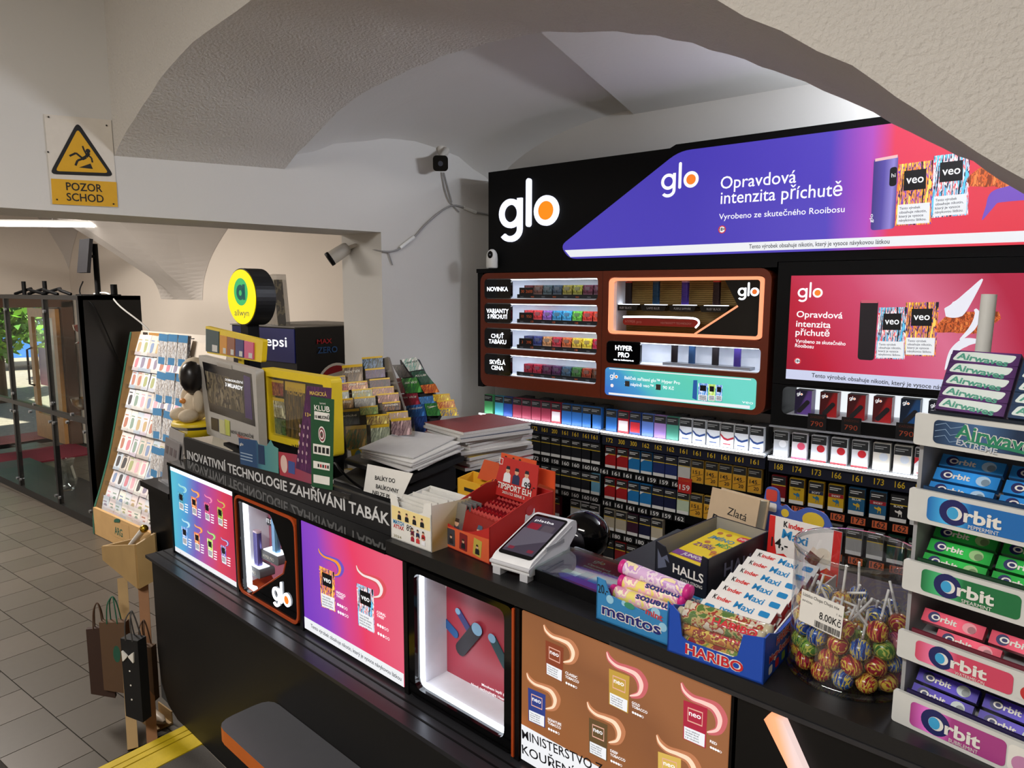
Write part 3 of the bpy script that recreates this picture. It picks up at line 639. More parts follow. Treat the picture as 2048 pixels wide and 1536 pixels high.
# HYPER PRO shelf
hy = thing('device_shelf', None, None); hy.parent = dc; hy.matrix_local = Matrix(); x0, z0, x1_, z1 = HYP
MB().box(x0, x1_, z0, z1, -.136, -.132).box(x0, x1_, z0, z0 + .004, -.136, -.01).box(x0, x1_, z1 - .004, z1, -.136, -.01).box(x1_ - .004, x1_, z0, z1, -.136, -.01).build('niche_lining', NICHE, hy)
MB().box(x0 + .02, x1_ - .02, z1 - .0065, z1 - .004, -.05, -.016).build('led_strip', LEDC, hy)
lb = MB().plate([rrect(x0 + .004, z0 + .002, x0 + .17, z1 - .002, .016)], -.012, .004).build('name_block', GLOSSY, hy)
txt(lb, 'HYPER', x0 + .09, z0 + .06, .02, LED, .085, .0046, 'C', .022); txt(lb, 'PRO', x0 + .09, z0 + .03, .02, LED, .055, .0046, 'C', .022); txt(lb, 'více na hellostore.cz', x0 + .09, z0 + .014, .007, LED, .1, .0046, 'C', .01)
MB().box(x0 + .26, x1_ - .05, z0 + .004, z0 + .016, -.09, -.03).build('shelf_ledge', mat('brushed_steel', (150, 152, 158), .35, metal=.7), hy)
for k, (px, d, nm) in enumerate(zip((1346, 1381, 1428, 1472), ((40, 36, 40), (50, 80, 120), (48, 44, 48), (76, 60, 140)), ('dark grey', 'steel blue', 'graphite', 'violet'))):
    a = F(BW, px, 740, -.05); stick(TR(a.x, 2.72 + .06, z0 + .0165), .078, d, tuple(int(v * .6) for v in d), '%s device standing on the white shelf over the turquoise banner' % nm, 'devices on the white shelf', .0145)
# turquoise banner
bn = thing('banner_lightbox', 'blue green backlit price banner at the foot of the cabinet', 'sign', BW)
x0, z0, x1_, z1 = BAN
bf = MB().plate([rrect(x0, z0, x1_, z1, .016)], .0005, .006).build('banner_film', grad('film_banner', [(0, (60, 110, 200)), (.3, (70, 150, 205)), (.45, (90, 200, 190)), (.75, (96, 205, 180)), (1, (110, 214, 200))], (1, .25, 0), .95, swirl=.25), bn)
MB().plate([[(x0 + .02, z0 + .003), (x1_ - .02, z0 + .003), (x1_ - .02, z0 + .016), (x0 + .02, z0 + .012)]], .0062, .0062).build('banner_glow_edge', FWHITE, bf)
MB().plate([[(x0 + .02, z1 - .007), (x1_ - .02, z1 - .007), (x1_ - .02, z1 - .003), (x0 + .02, z1 - .003)]], .0062, .0062).build('banner_glow_edge', FWHITE, bf)
pglo(bf, BW, (1220, 756), (1236, 758), LETW, OD, .0064)
ptxt(bf, BW, 'Balíček zařízení glo™ Hyper Pro', (1249, 758), (1360, 769), 6, LETW, .0064, .012)
ptxt(bf, BW, '+   náplně veo™ za   90 Kč', (1249, 770), (1348, 780), 6, LETW, .0064, .012)
for px, py in ((1256, 767), (1318, 774)):
    a = F(BW, px, py); MB().box(a.x - .011, a.x + .011, a.y - .012, a.y + .012, .0066, .0074).build('price_sticker', paint((70, 64, 60)), bf)
ptxt(bf, BW, 'veo', (1484, 806), (1506, 809), 6, LETW, .0064)
disc(bf, BW, 1224, 771, 3.5, lit('badge_white', (250, 230, 230), 1), .0066, 'age_badge')
for (l, r, art) in ((1397, 1416, 'blue'), (1417, 1431, 'lime'), (1432, 1445, 'blue')): pack_print(bf, BW, [(l, 766 + (l - 1397) * .1), (r, 767 + (l - 1397) * .1), (r - 1, 803), (l - 1, 800 + (l - 1397) * .05)], VEO[art], .0066, big=False, mlab=FBLACK)
MB().plate([PP(BW, [(1388, 760), (1396, 760), (1395, 800), (1386, 796)])], .0066, .0066).build('device_picture', lit('film_device_blue', (40, 90, 160), .9), bf)

# ---- red light box
M = BW
rb = thing('red_lightbox', 'large crimson backlit advert with two striped packs above the white niche', 'sign', BW)
MB().box(-.845, .25, 1.23, 1.688, -.22, 0).build('lightbox_case', MATTE, rb)
rf = MB().plate([[(-.795, 1.2515), (.02, 1.2515), (.02, 1.6375), (-.795, 1.6375)]], 0, .004).build('advert_film', grad('film_crimson', [(0, (150, 16, 44)), (.2, (186, 24, 54)), (.5, (204, 66, 104)), (.7, (216, 110, 142)), (1, (176, 34, 66))], (1, .25, 0), .95, swirl=.15), rb)
MB().plate([[(-.795, 1.2515), (.02, 1.2515), (.02, 1.288), (-.795, 1.288)]], .0042, .0045).build('warning_strip', lit('film_pale', (206, 212, 238), .9), rf)
ptxt(rf, BW, 'Tento výrobek obsahuje nikotin, který je vysoce návykovou', (1623, 754), (1925, 783), 8, FGREY, .005, .012)
pglo(rf, BW, (1595, 595), (1645, 594), LETW, OD, .0045)
for s, a, c, h in (('Opravdová', (1593, 634), (1685, 637), 12), ('intenzita', (1592, 653), (1661, 656), 12), ('příchutě', (1591, 670), (1659, 673), 12), ('Vyrobeno ze skutečného', (1591, 685), (1691, 691), 7), ('Rooibosu', (1590, 694), (1627, 697), 7)):
    ptxt(rf, BW, s, a, c, h, LETW, .0045, .012)
disc(rf, BW, 1595, 722, 7, lit('badge_red', (210, 50, 60), .9), .0045, 'age_badge'); disc(rf, BW, 1595, 722, 5, FWHITE, .005, 'age_badge_centre'); ptxt(rf, BW, '18+', (1591, 724), (1600, 725), 5, FBLACK, .0055, .03)
dv = [(1721, 600), (1757, 600), (1748, 721), (1715, 719)]
do = MB().plate([roundpoly(PP(BW, dv, .0045), .012)], .0045, .005).build('device_picture', lit('film_device_dark', (26, 20, 26), .9), rf); MB().plate([cell(BW, dv, .04, 0, .97, .05, .0052)], .0052, .0052).build('device_cap', lit('film_rosecap', (200, 90, 110), .9), do)
pack_print(rf, BW, [(1812, 605), (1878, 604), (1871, 713), (1808, 711)], VEO['indigo'], .0046)
pack_print(rf, BW, [(1758, 615), (1814, 614), (1809, 719), (1750, 717)], VEO['coral'], .0052)
ribbon(rf, BW, [(1872, 660), (1910, 645), (1950, 645), (2000, 630)], [10, 44, 44, 14], FUR, .0046); ribbon(rf, BW, [(1890, 625), (1915, 618), (1940, 590), (1965, 558)], [16, 34, 20, 3], lit('film_splash_white', (235, 235, 245), .9), .005)
ribbon(rf, BW, [(1920, 680), (1945, 655), (1955, 630), (1950, 618)], [4, 12, 12, 5], lit('film_splash_white', (235, 235, 245), .9), .0056); ribbon(rf, BW, [(1890, 740), (1905, 705), (1930, 685), (1962, 682)], [2, 14, 18, 4], lit('film_splash_white', (235, 235, 245), .9), .0046)
# ---- white niche with device cartons
nn = thing('white_niche_shelf', 'glowing white niche shelf under the red advert', 'shelf', BW)
MB().plate([[(-.845, 1.06), (.25, 1.06), (.25, 1.228), (-.845, 1.228)], rrect(-.805, 1.115, .2, 1.221, .02)[::-1]], -.2, 0).build('niche_front', MATTE, nn)
MB().box(-.81, .205, 1.11, 1.225, -.19, -.185).build('niche_panel', lit('niche_glow', (240, 246, 250), 1.0), nn)
MB().box(-.81, .205, 1.108, 1.1155, -.186, -.002).build('niche_floor', NICHE, nn)
MB().box(-.845, .25, 1.062, 1.068, 0, .012).build('shelf_edge', mat('grey_edge', (150, 152, 158), .4), nn)
for k, (l, c, nm) in enumerate(((1590, ((46, 38, 78), (120, 84, 180)), 'purple'), (1640, ((90, 16, 22), (190, 30, 36)), 'red'), (1695, ((84, 16, 22), (186, 28, 36)), 'crimson'), (1747, ((96, 18, 24), (200, 34, 40)), 'scarlet'), (1802, ((20, 40, 66), (40, 96, 160)), 'blue'), (1858, ((24, 34, 52), (34, 60, 100)), 'navy'))):
    a = F(BW, l, 800, -.03)
    t = thing('device_carton', '%s device carton, %s along the white niche' % (nm, ORD[k]), 'box', BW @ TR(a.x, 1.116, -.03), 'device cartons in the white niche')
    MB().box(0, .06, 0, .092, -.055, 0).build('carton', grad('carton_%d' % k, [(0, c[0]), (.45, c[0]), (.6, c[1]), (1, c[1])], (1, -.6, 0), 0, off=.35), t)
    glo_logo(t, .006, .072, .0085, LETW, OD, .0008)
    b = MB(); b.M = Matrix.Translation((.032, .03, .001)) @ Matrix.Rotation(rad(-38), 4, 'Z'); b.plate([rrect(-.008, -.03, .008, .03, .007)], 0, .0006); b.build('device_print', paint((36, 34, 40)), t)
    MB().box(.06, .066, .004, .09, -.04, -.03).build('carton_clip', ACRYL, t)
for px in (1637, 1706, 1818):
    a = F(BW, px, 800); pl = MB().box(a.x - .033, a.x + .033, 1.066, 1.128, .001, .004).build('price_plate', STRIPK, nn)
    txt(pl, 'ZAŘÍZENÍ', a.x, 1.112, .008, paint((96, 44, 26)), .05, .0045, 'C'); txt(pl, '790', a.x, 1.082, .018, paint((170, 70, 40)), .044, .0045, 'C')


# ---- cigarette racks
NAVY = mat('navy_strip', (22, 26, 44), .45); TAGW = mat('tag_plate', (34, 34, 36), .5); TAGT = mat('tag_digits', (222, 222, 220), .6); TAGO = mat('tag_orange_plate', (196, 92, 50), .6)
WARN = mat('warning_black', (24, 24, 25), .6); WARNT = mat('warning_print', (150, 150, 148), .7); WBOT = mat('pack_white', (214, 214, 212), .55); YEL = mat('pack_yellow_tab', (200, 170, 40), .6)
_pk = {}
def cig(col, style):
    k = (col, style)
    if k in _pk: return _pk[k]
    pw, ph, pd = .054, .098, .024; c = mat('pack_%d_%d_%d' % col, col, .4); b = MB()
    b.box(0, pw, 0, ph, -pd, 0, 0)
    if style != 'plain': b.box(.001, pw - .001, ph * .66, ph * .985, 0, .0006, 1).box(.004, pw * .8, ph * .86, ph * .89, .0006, .0008, 2).box(.004, pw * .6, ph * .79, ph * .82, .0006, .0008, 2)
    if style == 'price': b.box(.004, pw - .004, ph * .1, ph * .56, 0, .0012, 3)
    elif style == 'yel': b.box(.001, pw - .001, .004, ph * .62, 0, .0012, 3)
    elif style == 'chev':
        b.plate([[(0, .055), (.016, .04), (.03, .036), (.054, .046), (.054, .038), (.03, .028), (.014, .032), (0, .048)]], .0002, .0007, 3); b.box(.012, .042, .012, .016, .0002, .0007, 3)
    elif style == 'disc': b.plate([circ(.034, .05, .014, 18)], .0002, .0008, 3); b.box(0, pw, 0, .006, 0, .0006, 3)
    elif style == 'tri': b.plate([[(.0, .064), (.02, .064), (0, .04)]], .0002, .0006, 3); b.plate([[(.014, .024), (.04, .024), (.027, .05)]], .0002, .0008, 3); b.box(.008, .046, .008, .012, 0, .0006, 3)
    elif style == 'half': b.plate([[(.0, .064), (.027, .03), (.054, .064)]], .0002, .0006, 2); b.plate([[(0, .058), (0, 0), (.054, 0), (.054, .058), (.027, .026)]], .0002, .0006, 3)
    elif style == 'band': b.box(.001, pw - .001, 0, ph * .14, 0, .0007, 2).box(0, pw, ph * .615, ph * .65, 0, .0006, 4)
    elif style == 'corner': b.plate([[(0, .064), (.02, .064), (0, .05)]], .0002, .0007, 2); b.box(.001, pw - .001, 0, ph * .12, 0, .0007, 2); b.box(0, pw, ph * .62, ph * .65, 0, .0006, 4)
    acc = {'price': (200, 40, 50) if col[0] < 170 else (250, 236, 236), 'yel': (206, 150, 40), 'chev': (40, 70, 130), 'disc': (196, 34, 44), 'tri': (190, 40, 50), 'half': (44, 34, 80)}.get(style, (200, 200, 200))
    if style == 'chev' and col == (224, 222, 222): acc = (176, 36, 54)
    if style == 'half' and col[0] > 215: acc = (96, 44, 110)
    if style == 'disc' and col == (196, 198, 202): acc = (236, 236, 238)
    if style == 'disc' and col == (232, 226, 230): acc = (232, 90, 120)
    if style == 'disc' and col == (220, 214, 202): acc = (200, 206, 214)
    _pk[k] = b.mesh('cigarette_pack', [c, WARN, WARNT if style not in ('band', 'corner', 'half') else WBOT, paint(acc), YEL]); return _pk[k]
def rack(name, label, x0, x1, lips, back=.3):
    t = thing(name, label, 'shelf', BW)
    MB().box(x0, x1, .05, 1.0, -.21, -.2).build('rack_back', MATTE, t)
    MB().box(x0 - .006, x0, .05, .94, -.2, -.002).build('rack_side', BLACK, t); MB().box(x1, x1 + .006, .05, .94, -.2, -.002).build('rack_side', BLACK, t)
    return t
def lit_shelf(t, x0, x1, z, nums, xs, numz, big=.019):
    MB().box(x0, x1, z - .012, z, -.2, .016).build('shelf_board', NICHE, t)
    MB().box(x0, x1, z - .003, z + .003, .026, .031).build('shelf_light', LEDS, t)
    MB().box(x0, x1, z - .014, z - .003, .0165, .031).build('shelf_lip', mat('grey_lip', (190, 192, 196), .4), t)
    st = MB().box(x0, x1, z - .062, z - .014, .004, .014).build('price_strip', NAVY, t)
    for x, s in zip(xs, nums): txt(st, s, x, numz, big, GOLDT, .032, .0146, 'C', .01)
def dark_shelf(t, x0, x1, z, nums, xs, tagm=None, tagt=None, th=.017):
    MB().box(x0, x1, z - .006, z, -.2, .004).build('shelf_board', BLACK, t)
    st = MB().box(x0, x1, z - .036, z - .006, -.002, .004).build('price_rail', BLACK, t)
    for x, s in zip(xs, nums):
        if not s: continue
        pl = MB().box(x - .024, x + .024, z - .0345, z - .0085, .004, .006).build('price_tag', tagm or TAGW, t)
        txt(pl, s, x, z - .030, th, tagt or TAGT, .038, .0064, 'C', .012)
def packs(xs, z, spec, where, grp, tilt=0, z_off=0.004):
    for i, (x, sp) in enumerate(zip(xs, spec)):
        if sp is None: continue
        nm, col, style = sp
        o = put('cigarette_pack', cig(col, style), None, BW @ TR(x - .027, z, z_off))
        tag(o, '%s cigarette pack, %s along %s' % (nm, ORD[i], where), 'pack', grp)
def xs_of(ls, ox, s, oy, half=8): return [F(BW, ox + l / s + half, oy).x for l in ls]
GR, CY, BL = (70, 150, 90), (60, 150, 170), (30, 70, 150)
RS = (150, 48, 70); B2 = (40, 100, 170)
xl = [-2.262, -2.193, -2.136, -2.078, -2.02, -1.962, -1.903, -1.845, -1.785, -1.728, -1.670, -1.613 - .012]
xm = [-1.545, -1.484, -1.425, -1.365, -1.306, -1.249, -1.190, -1.131, -1.070, -1.012, -.954, -.893]
xr = [-.80, -.732, -.662, -.592, -.522, -.452, -.386, -.322]
RL = rack('cigarette_rack', 'cigarette rack beside the white corner wall with light blue and black packs', -2.305, -1.597, 0)
lit_shelf(RL, -2.305, -1.597, .955, '159 159 159 161 161 172 161 200 161 161 161 161'.split(), xl, .908)
packs(xl, .956, [('green', GR, 'l'), ('turquoise', CY, 'l'), ('royal blue', BL, 'l'), ('rose', RS, 'l'), ('rose', RS, 'l'), ('rose', RS, 'l'), ('rose', RS, 'l'), ('red price-printed', (176, 30, 44), 'price'), ('blue', B2, 'l'), ('blue', B2, 'l'), ('blue', B2, 'l'), ('blue', B2, 'l')], 'the lit shelf by the corner', 'packs on the lit cigarette shelves')
LB = (96, 150, 178); DK = (26, 27, 32)
dark_shelf(RL, -2.305, -1.597, .79, ['160', '160', '160', '160', '', '172', '158', '158', '160', '160', '160', '160'][1:] + [''], [x for x in xl[1:]] + [0])
packs(xl, .791, [None, ('pale blue', LB, 'band'), ('pale blue', LB, 'band'), ('pale blue', LB, 'band'), ('pale blue', LB, 'band')] + [('black', DK, 'band')] * 7, 'the upper dark shelf by the corner', 'packs on the dark shelves')
dark_shelf(RL, -2.305, -1.597, .645, ['', '', '', '', '175', '172', '', '158', '160', '160', '160', '160'], xl)
packs(xl, .646, [None, None, None, ('grey', (120, 120, 118), 'band'), ('white', (190, 190, 186), 'band')] + [('black', DK, 'band')] * 6 + [('pale blue', LB, 'band')], 'the middle dark shelf by the corner', 'packs on the dark shelves')
MR = (92, 20, 36)
dark_shelf(RL, -2.305, -1.597, .50, ['', '', '', '', '', '', '', '275', '275', '', '', ''], xl, mat('tag_gold_plate', (120, 96, 30), .6), INK)
packs(xl, .501, [None] * 5 + [('maroon', MR, 'band'), ('maroon', MR, 'band'), ('maroon', MR, 'band'), None, ('white', (200, 200, 198), 'band'), ('white and indigo', (206, 206, 206), 'half'), ('white and purple', (216, 214, 216), 'half')], 'the lowest dark shelf by the corner', 'packs on the dark shelves')
RM = rack('cigarette_rack', 'middle cigarette rack with red, blue and yellow price-marked packs', -1.583, -.853, 0)
lit_shelf(RM, -1.583, -.853, .953, '172 300 300 162 162 162 161 161 161 161 161 161'.split(), xm, .905)
WB = (222, 224, 228)
packs(xm, .954, [('blue', B2, 'l'), ('red price-printed', (176, 30, 44), 'price'), ('blue price-printed', (40, 70, 140), 'price'), ('periwinkle', (90, 120, 190), 'l'), ('lilac', (150, 120, 180), 'l'), ('sea green', (70, 140, 120), 'l'), ('white blue-waved', WB, 'chev'), ('white blue-waved', WB, 'chev'), ('white blue-waved', WB, 'chev'), ('white red-waved', (224, 222, 222), 'chev'), ('white blue-waved', WB, 'chev'), ('white blue-waved', WB, 'chev')], 'the lit shelf of the middle rack', 'packs on the lit cigarette shelves')
RD, BB, NV = (158, 28, 32), (30, 110, 170), (34, 46, 96); YL = (196, 160, 70); WG = (190, 190, 186)
dark_shelf(RM, -1.583, -.853, .785, ['161', '161', '161', '161', '159', '159', '162', '', '', '159', '159', ''], [x - .03 for x in xm])
rt = MB().box(-1.212, -1.152, .735, .80, .008, .011).build('price_tag', mat('tag_red_plate', (176, 34, 28), .5), RM); txt(rt, '159', -1.182, .748, .022, TAGT, .046, .0115, 'C', .012); txt(rt, '21 CIGARET', -1.182, .785, .008, ORT, .05, .0115, 'C')
packs([x + .0 for x in xm], .786, [('red', RD, 'corner'), ('red', RD, 'corner'), ('bright blue', BB, 'corner'), ('bright blue', BB, 'corner'), ('navy gold-topped', NV, 'band'), ('navy gold-topped', NV, 'band'), ('grey white', WG, 'band'), ('yellow 151 Kč', YL, 'yel'), ('yellow 145 Kč', YL, 'yel'), ('yellow 145 Kč', YL, 'yel'), ('yellow 145 Kč', YL, 'yel'), ('yellow 145 Kč', YL, 'yel')], 'the upper dark shelf of the middle rack', 'packs on the dark shelves')
pr = thing('price_print', None, None); pr.parent = RM; pr.matrix_local = Matrix()
for zz_, ks in ((.786, range(7, 12)), (.640, range(7, 10))):
    for k in ks:
        txt(pr, '151' if k == 7 else '145', xm[k] - .004, zz_ + .038, .015, INK, .03, .0062, 'C', .012); txt(pr, '20', xm[k] + .008, zz_ + .012, .014, INK, .02, .0062, 'C', .012)
        b = MB(); b.M = Matrix.Translation((xm[k], zz_ + .032, .006)) @ Matrix.Rotation(rad(20), 4, 'Z'); b.plate([[(-.025, -.0008), (.025, -.0008), (.025, .0008), (-.025, .0008)]], 0, 0); b.build('price_slash', INK, pr)
dark_shelf(RM, -1.583, -.853, .639, ['161', '161', '161', '161', '159', '159', '162', '', '', '', '', ''], [x - .012 for x in xm])
packs(xm, .640, [('red', RD, 'corner'), ('red', RD, 'corner'), ('bright blue', BB, 'corner'), ('bright blue', BB, 'corner'), ('dark navy', (22, 28, 58), 'band'), ('dark navy', (22, 28, 58), 'band'), ('white green-edged', (180, 196, 170), 'band'), ('yellow 151 Kč', YL, 'yel'), ('yellow 145 Kč', YL, 'yel'), ('yellow 145 Kč', YL, 'yel')], 'the middle dark shelf of the middle rack', 'packs on the dark shelves')
BE = (176, 166, 146)
dark_shelf(RM, -1.583, -.853, .493, ['180', '180', '180', '180', '183'], [x - .02 for x in xm])
packs(xm, .494, [('beige', BE, 'band'), ('beige', BE, 'band'), ('dark plum', (58, 24, 44), 'band'), ('dark navy', (24, 26, 56), 'band'), ('beige', BE, 'band')], 'the lower dark shelf of the middle rack', 'packs on the dark shelves')
dark_shelf(RM, -1.583, -.853, .348, ['', '', '', ''], xm)
packs(xm, .349, [('black', DK, 'band'), ('dark red', (130, 26, 30), 'band'), ('brown black', (40, 32, 28), 'band')], 'the bottom shelf of the middle rack', 'packs on the dark shelves')
RR = rack('cigarette_rack', 'cigarette rack under the white niche with yellow and blue animal packs and orange tags', -.838, -.2, 0)
lit_shelf(RR, -.838, -.2, .948, '168 174 173 166 161 173 166 161'.split(), xr, .899, .022)
packs(xr, .949, [('silver', (196, 198, 202), 'disc'), ('white pink-spotted', (232, 226, 230), 'disc'), ('white red-circled', WB, 'disc'), ('white red-circled', (228, 228, 230), 'disc'), ('white red-circled', (222, 222, 224), 'disc'), ('cream', (220, 214, 202), 'disc'), ('cream', (220, 214, 202), 'disc'), ('white with red triangle', (226, 224, 224), 'tri')], 'the lit shelf under the white niche', 'packs on the lit cigarette shelves')
for r in range(1, 5):
    for i in range(2, 8):
        o = put('cigarette_pack', cig((150, 150, 152), 'plain'), None, BW @ TR(xr[i] - .027, .949, .004 - r * .03)); tag(o, 'grey pack, %s behind the %s pack on the lit shelf under the niche' % (ORD[r - 1], ORD[i]), 'pack', 'packs on the lit cigarette shelves')
for r in range(1, 4):
    for XS, z in ((xl, .956), (xm, .954)):
        for i in range(3, 12, 2 if r > 1 else 1):
            o = put('cigarette_pack', cig((60, 60, 62), 'plain'), None, BW @ TR(XS[i] - .027, z, .004 - r * .03)); tag(o, 'dark pack, %s behind the %s pack on the %s' % (ORD[r - 1], ORD[i], 'lit corner shelf' if XS is xl else 'lit middle shelf'), 'pack', 'packs on the lit cigarette shelves')
dark_shelf(RR, -.838, -.2, .772, ['172', '172', '162', '162', '173', '162', '162', '162'], [x + .01 for x in xr], TAGO, INK, .02)
CB = (36, 92, 130)
packs(xr, .773, [('dark red', (124, 22, 30), 'band'), ('yellow animal-print', (198, 160, 34), 'band'), ('yellow navy-banded animal-print', (200, 162, 36), 'band'), ('yellow red-banded animal-print', (196, 158, 32), 'band'), ('blue animal-print', CB, 'band'), ('blue red-banded animal-print', CB, 'band'), ('black animal-print', (22, 22, 24), 'band'), ('white animal-print', (206, 206, 204), 'band')], 'the shelf under the white niche', 'packs on the dark shelves')
CAM_ = [(0, .0), (.001, .009), (-.003, .012), (-.007, .012), (-.010, .016), (-.0095, .0185), (-.0065, .0185), (-.004, .0165), (-.002, .0165), (.001, .019), (.003, .022), (.006, .019), (.009, .0175), (.0105, .013), (.0095, .010), (.010, 0), (.0085, 0), (.0078, .008), (.003, .0085), (.0015, 0)]
pr2 = thing('pack_print', None, None); pr2.parent = RR; pr2.matrix_local = Matrix()
for k, (s, m1, m2) in enumerate((('YELLOW', INK, paint((40, 110, 150))), ('SOFT', PAPER, paint((40, 110, 150))), ('SHORT', PAPER, paint((40, 110, 150))), ('BLUE', PAPER, paint((206, 170, 50))), ('SHORT', PAPER, paint((206, 170, 50))), ('BLACK', PAPER, PAPER), ('WHITE', INK, INK)), 1):
    txt(pr2, s, xr[k], .826, .007, m1, .03, .0052, 'C', .02)
    if s in ('SHORT',): MB().box(xr[k] - .026, xr[k] + .026, .823, .837, .0044, .0048).build('print_band', paint((150, 24, 36)), pr2)
    if s in ('SOFT',): MB().box(xr[k] - .026, xr[k] + .026, .823, .837, .0044, .0048).build('print_band', paint((26, 36, 66)), pr2)
    MB().plate([[(xr[k] + a * 1.15, .793 + b_ * 1.15) for a, b_ in CAM_]], .005, .005).build('animal_print', m2, pr2)
dark_shelf(RR, -.838, -.2, .62, ['162', '162', '162', '162', '162', '162', '162'], [x + .01 for x in xr], TAGO, INK, .02)
packs(xr, .621, [None, ('black', DK, 'band'), ('navy', NV, 'band'), ('grey', (130, 130, 128), 'band'), ('pale grey', (160, 160, 158), 'band'), ('grey', (130, 130, 128), 'band'), ('dark green', (30, 66, 50), 'band'), ('dark green', (30, 66, 50), 'band')], 'the lower shelf under the white niche', 'packs on the dark shelves')
# ================================================================ sales counter
CF = frame((-1.19, 1.107, 0), (math.cos(rad(-4.6)), math.sin(rad(-4.6)), 0))
ct = thing('sales_counter', 'long black sales counter with backlit advert panels along its front', 'counter', CF)
low = [(-1.40, .585), (-1.40, .22), (-1.385, .1), (-1.33, .03), (-1.25, .004), (1.3, .004), (1.3, .585)]
MB().plate([low], -.26, .07).build('lower_panel', mat('counter_black', (9, 9, 10), .5), ct)
LEDGE = mat('dark_steel_ledge', (58, 58, 62), .3, metal=.6)
b = MB().box(-1.42, 1.3, .586, .597, -.02, .085); b.build('ledge', LEDGE, ct)
for z in (.02, .045): MB().box(-1.42, 1.3, .597, .5985, z, z + .004).build('ledge_groove', MATTE, ct)
MB().box(-1.37, 1.3, .598, .934, -.26, -.115).build('upper_body', MATTE, ct)
MB().box(-1.372, -1.362, .598, .934, -.115, .004).build('panel_post', GLOSSY, ct)
for s in (-.8575, -.467, .0105, .3705): MB().box(s - .0075, s + .0075, .598, .934, -.115, .003).build('panel_post', BLACK, ct)
MB().box(-1.372, -.06, .934, .945, -.27, .006).box(-1.372, -.36, .934, .945, -.80, -.27).build('gloss_top', GLOSSY, ct)
MB().box(-1.37, -.36, .598, .934, -.76, -.26).build('desk_body', MATTE, ct)
MB().box(-.36, 1.3, .72, .74, -.56, -.262).build('inner_desk', BLACK, ct)
tp = MB().box(-.06, .42, .938, .97, -.27, .004).box(.42, 1.3, .938, .97, -.56, .004).build('worktop', mat('worktop_black', (17, 17, 19), .42, noise=(60, .2), bump=(150, .1, .001)), ct)
MB().box(.60, 1.3, .9375, .945, .0045, .0065).build('edge_strip', LEDGE, ct)
MB().box(.84, 1.3, .602, .934, -.115, -.004).build('end_panel', BLACK, ct)
MB().plate([[F(CF, *p) for p in ((1616, 1536), (1572, 1436), (1545, 1423), (1534, 1432), (1578, 1536))][::1] + []], -.004, .0035).build('light_bar', grad('glow_bar', [(0, (255, 140, 70)), (.35, (255, 170, 120)), (.6, (236, 200, 190)), (1, (228, 204, 200))], (1, .3, 0), 1.1, off=-.1), ct) if False else None
lb = [F(CF, 1545, 1423), F(CF, 1534, 1432)]
d = F(CF, 1616, 1536) - F(CF, 1572, 1436)
bar = [F(CF, 1572, 1436), lb[0], lb[1], lb[1] + d * 2.0 + V((.012, 0)), F(CF, 1572, 1436) + d * 2.0]
MB().plate([bar], -.004, .012).build('light_bar', grad('glow_bar', [(0, (255, 134, 66)), (.45, (255, 176, 130)), (.62, (232, 204, 198)), (1, (224, 206, 204))], (1, .42, 0), 1.1, off=-.12), ct)
sd = thing('side_cabinet', 'black side cabinet at the far end of the counter', 'cabinet', CF)
MB().box(-1.675, -1.43, TZ, .788, -.45, -.03).build('cabinet_body', BLACK, sd); MB().box(-1.70, -1.42, .788, .81, -.47, -.01).build('cabinet_top', BLACK, sd)
bs = thing('bag_shelf', 'dark grey bag shelf with orange edge on the counter front', 'shelf', CF @ Matrix.Rotation(rad(-90), 4, 'X') @ TR(0, 0, .345))
o = [(-.53, -.071), (1.3, -.071), (1.3, -.26), (-.51, -.26)]
o = roundpoly([(-.54, -.071), (-.54, -.235), (1.3, -.235), (1.3, -.071)], .05)
MB().plate([o], .0005, .042, 0, 1).build('shelf_board', [mat('grey_laminate', (66, 66, 70), .45), mat('orange_edge', (190, 96, 32), .5)], bs)
# ---- five advert panels
def film_case(name, label, s0, s1, z0=.602, z1=.932):
    t = thing(name, label, 'sign', CF); MB().box(s0, s1, z0, z1, -.11, -.004).build('panel_case', MATTE, t); return t
# a: small packs
pa = film_case('advert_panel', 'blue to pink backlit panel with eight small packs, nearest the side cabinet', -1.361, -.866)
fa = MB().plate([[(-1.357, .606), (-.87, .606), (-.87, .930), (-1.357, .930)]], -.004, 0).build('advert_film', grad('film_a', [(0, (90, 190, 214)), (.22, (80, 160, 214)), (.42, (120, 96, 186)), (.62, (190, 70, 140)), (.8, (214, 60, 90)), (1, (200, 50, 80))], (1, -.12, 0), .92, swirl=.2, off=.06), pa)
MB().plate([[(-1.357, .916), (-.87, .916), (-.87, .930), (-1.357, .930)]], .0004, .0004).build('light_strip', lit('strip_white', (240, 248, 255), 1.4), fa)
MB().plate([[(-1.357, .606), (-.87, .606), (-.87, .624), (-1.357, .624)]], .0004, .0004).build('warning_strip', FWHITE, fa)
ptxt(fa, CF, 'Tento výrobek obsahuje nikotin, který je vysoce návykovou látkou', (360, 1108), (474, 1180), 4, FGREY, .0005, .01)
arts = ['teal', 'red', 'pink', 'green', 'blue', 'red', 'lime', 'violet']
sw = {'teal': ((190, 236, 236), (120, 200, 200)), 'red': ((240, 130, 60), (250, 200, 120)), 'pink': ((220, 90, 150), (250, 170, 200)), 'green': ((230, 90, 80), (170, 220, 110)), 'blue': ((150, 210, 230), (220, 240, 250)), 'lime': ((130, 200, 90), (200, 240, 170)), 'violet': ((100, 80, 170), (220, 220, 240)), 'indigo': ((110, 84, 190), (246, 150, 50)), 'coral': ((214, 80, 90), (240, 225, 225)), 'red2': ((210, 50, 60), (250, 160, 120))}
def swm(k): return [lit('swirl_%s_%d' % (k, i), c, .9) for i, c in enumerate(sw[k])]
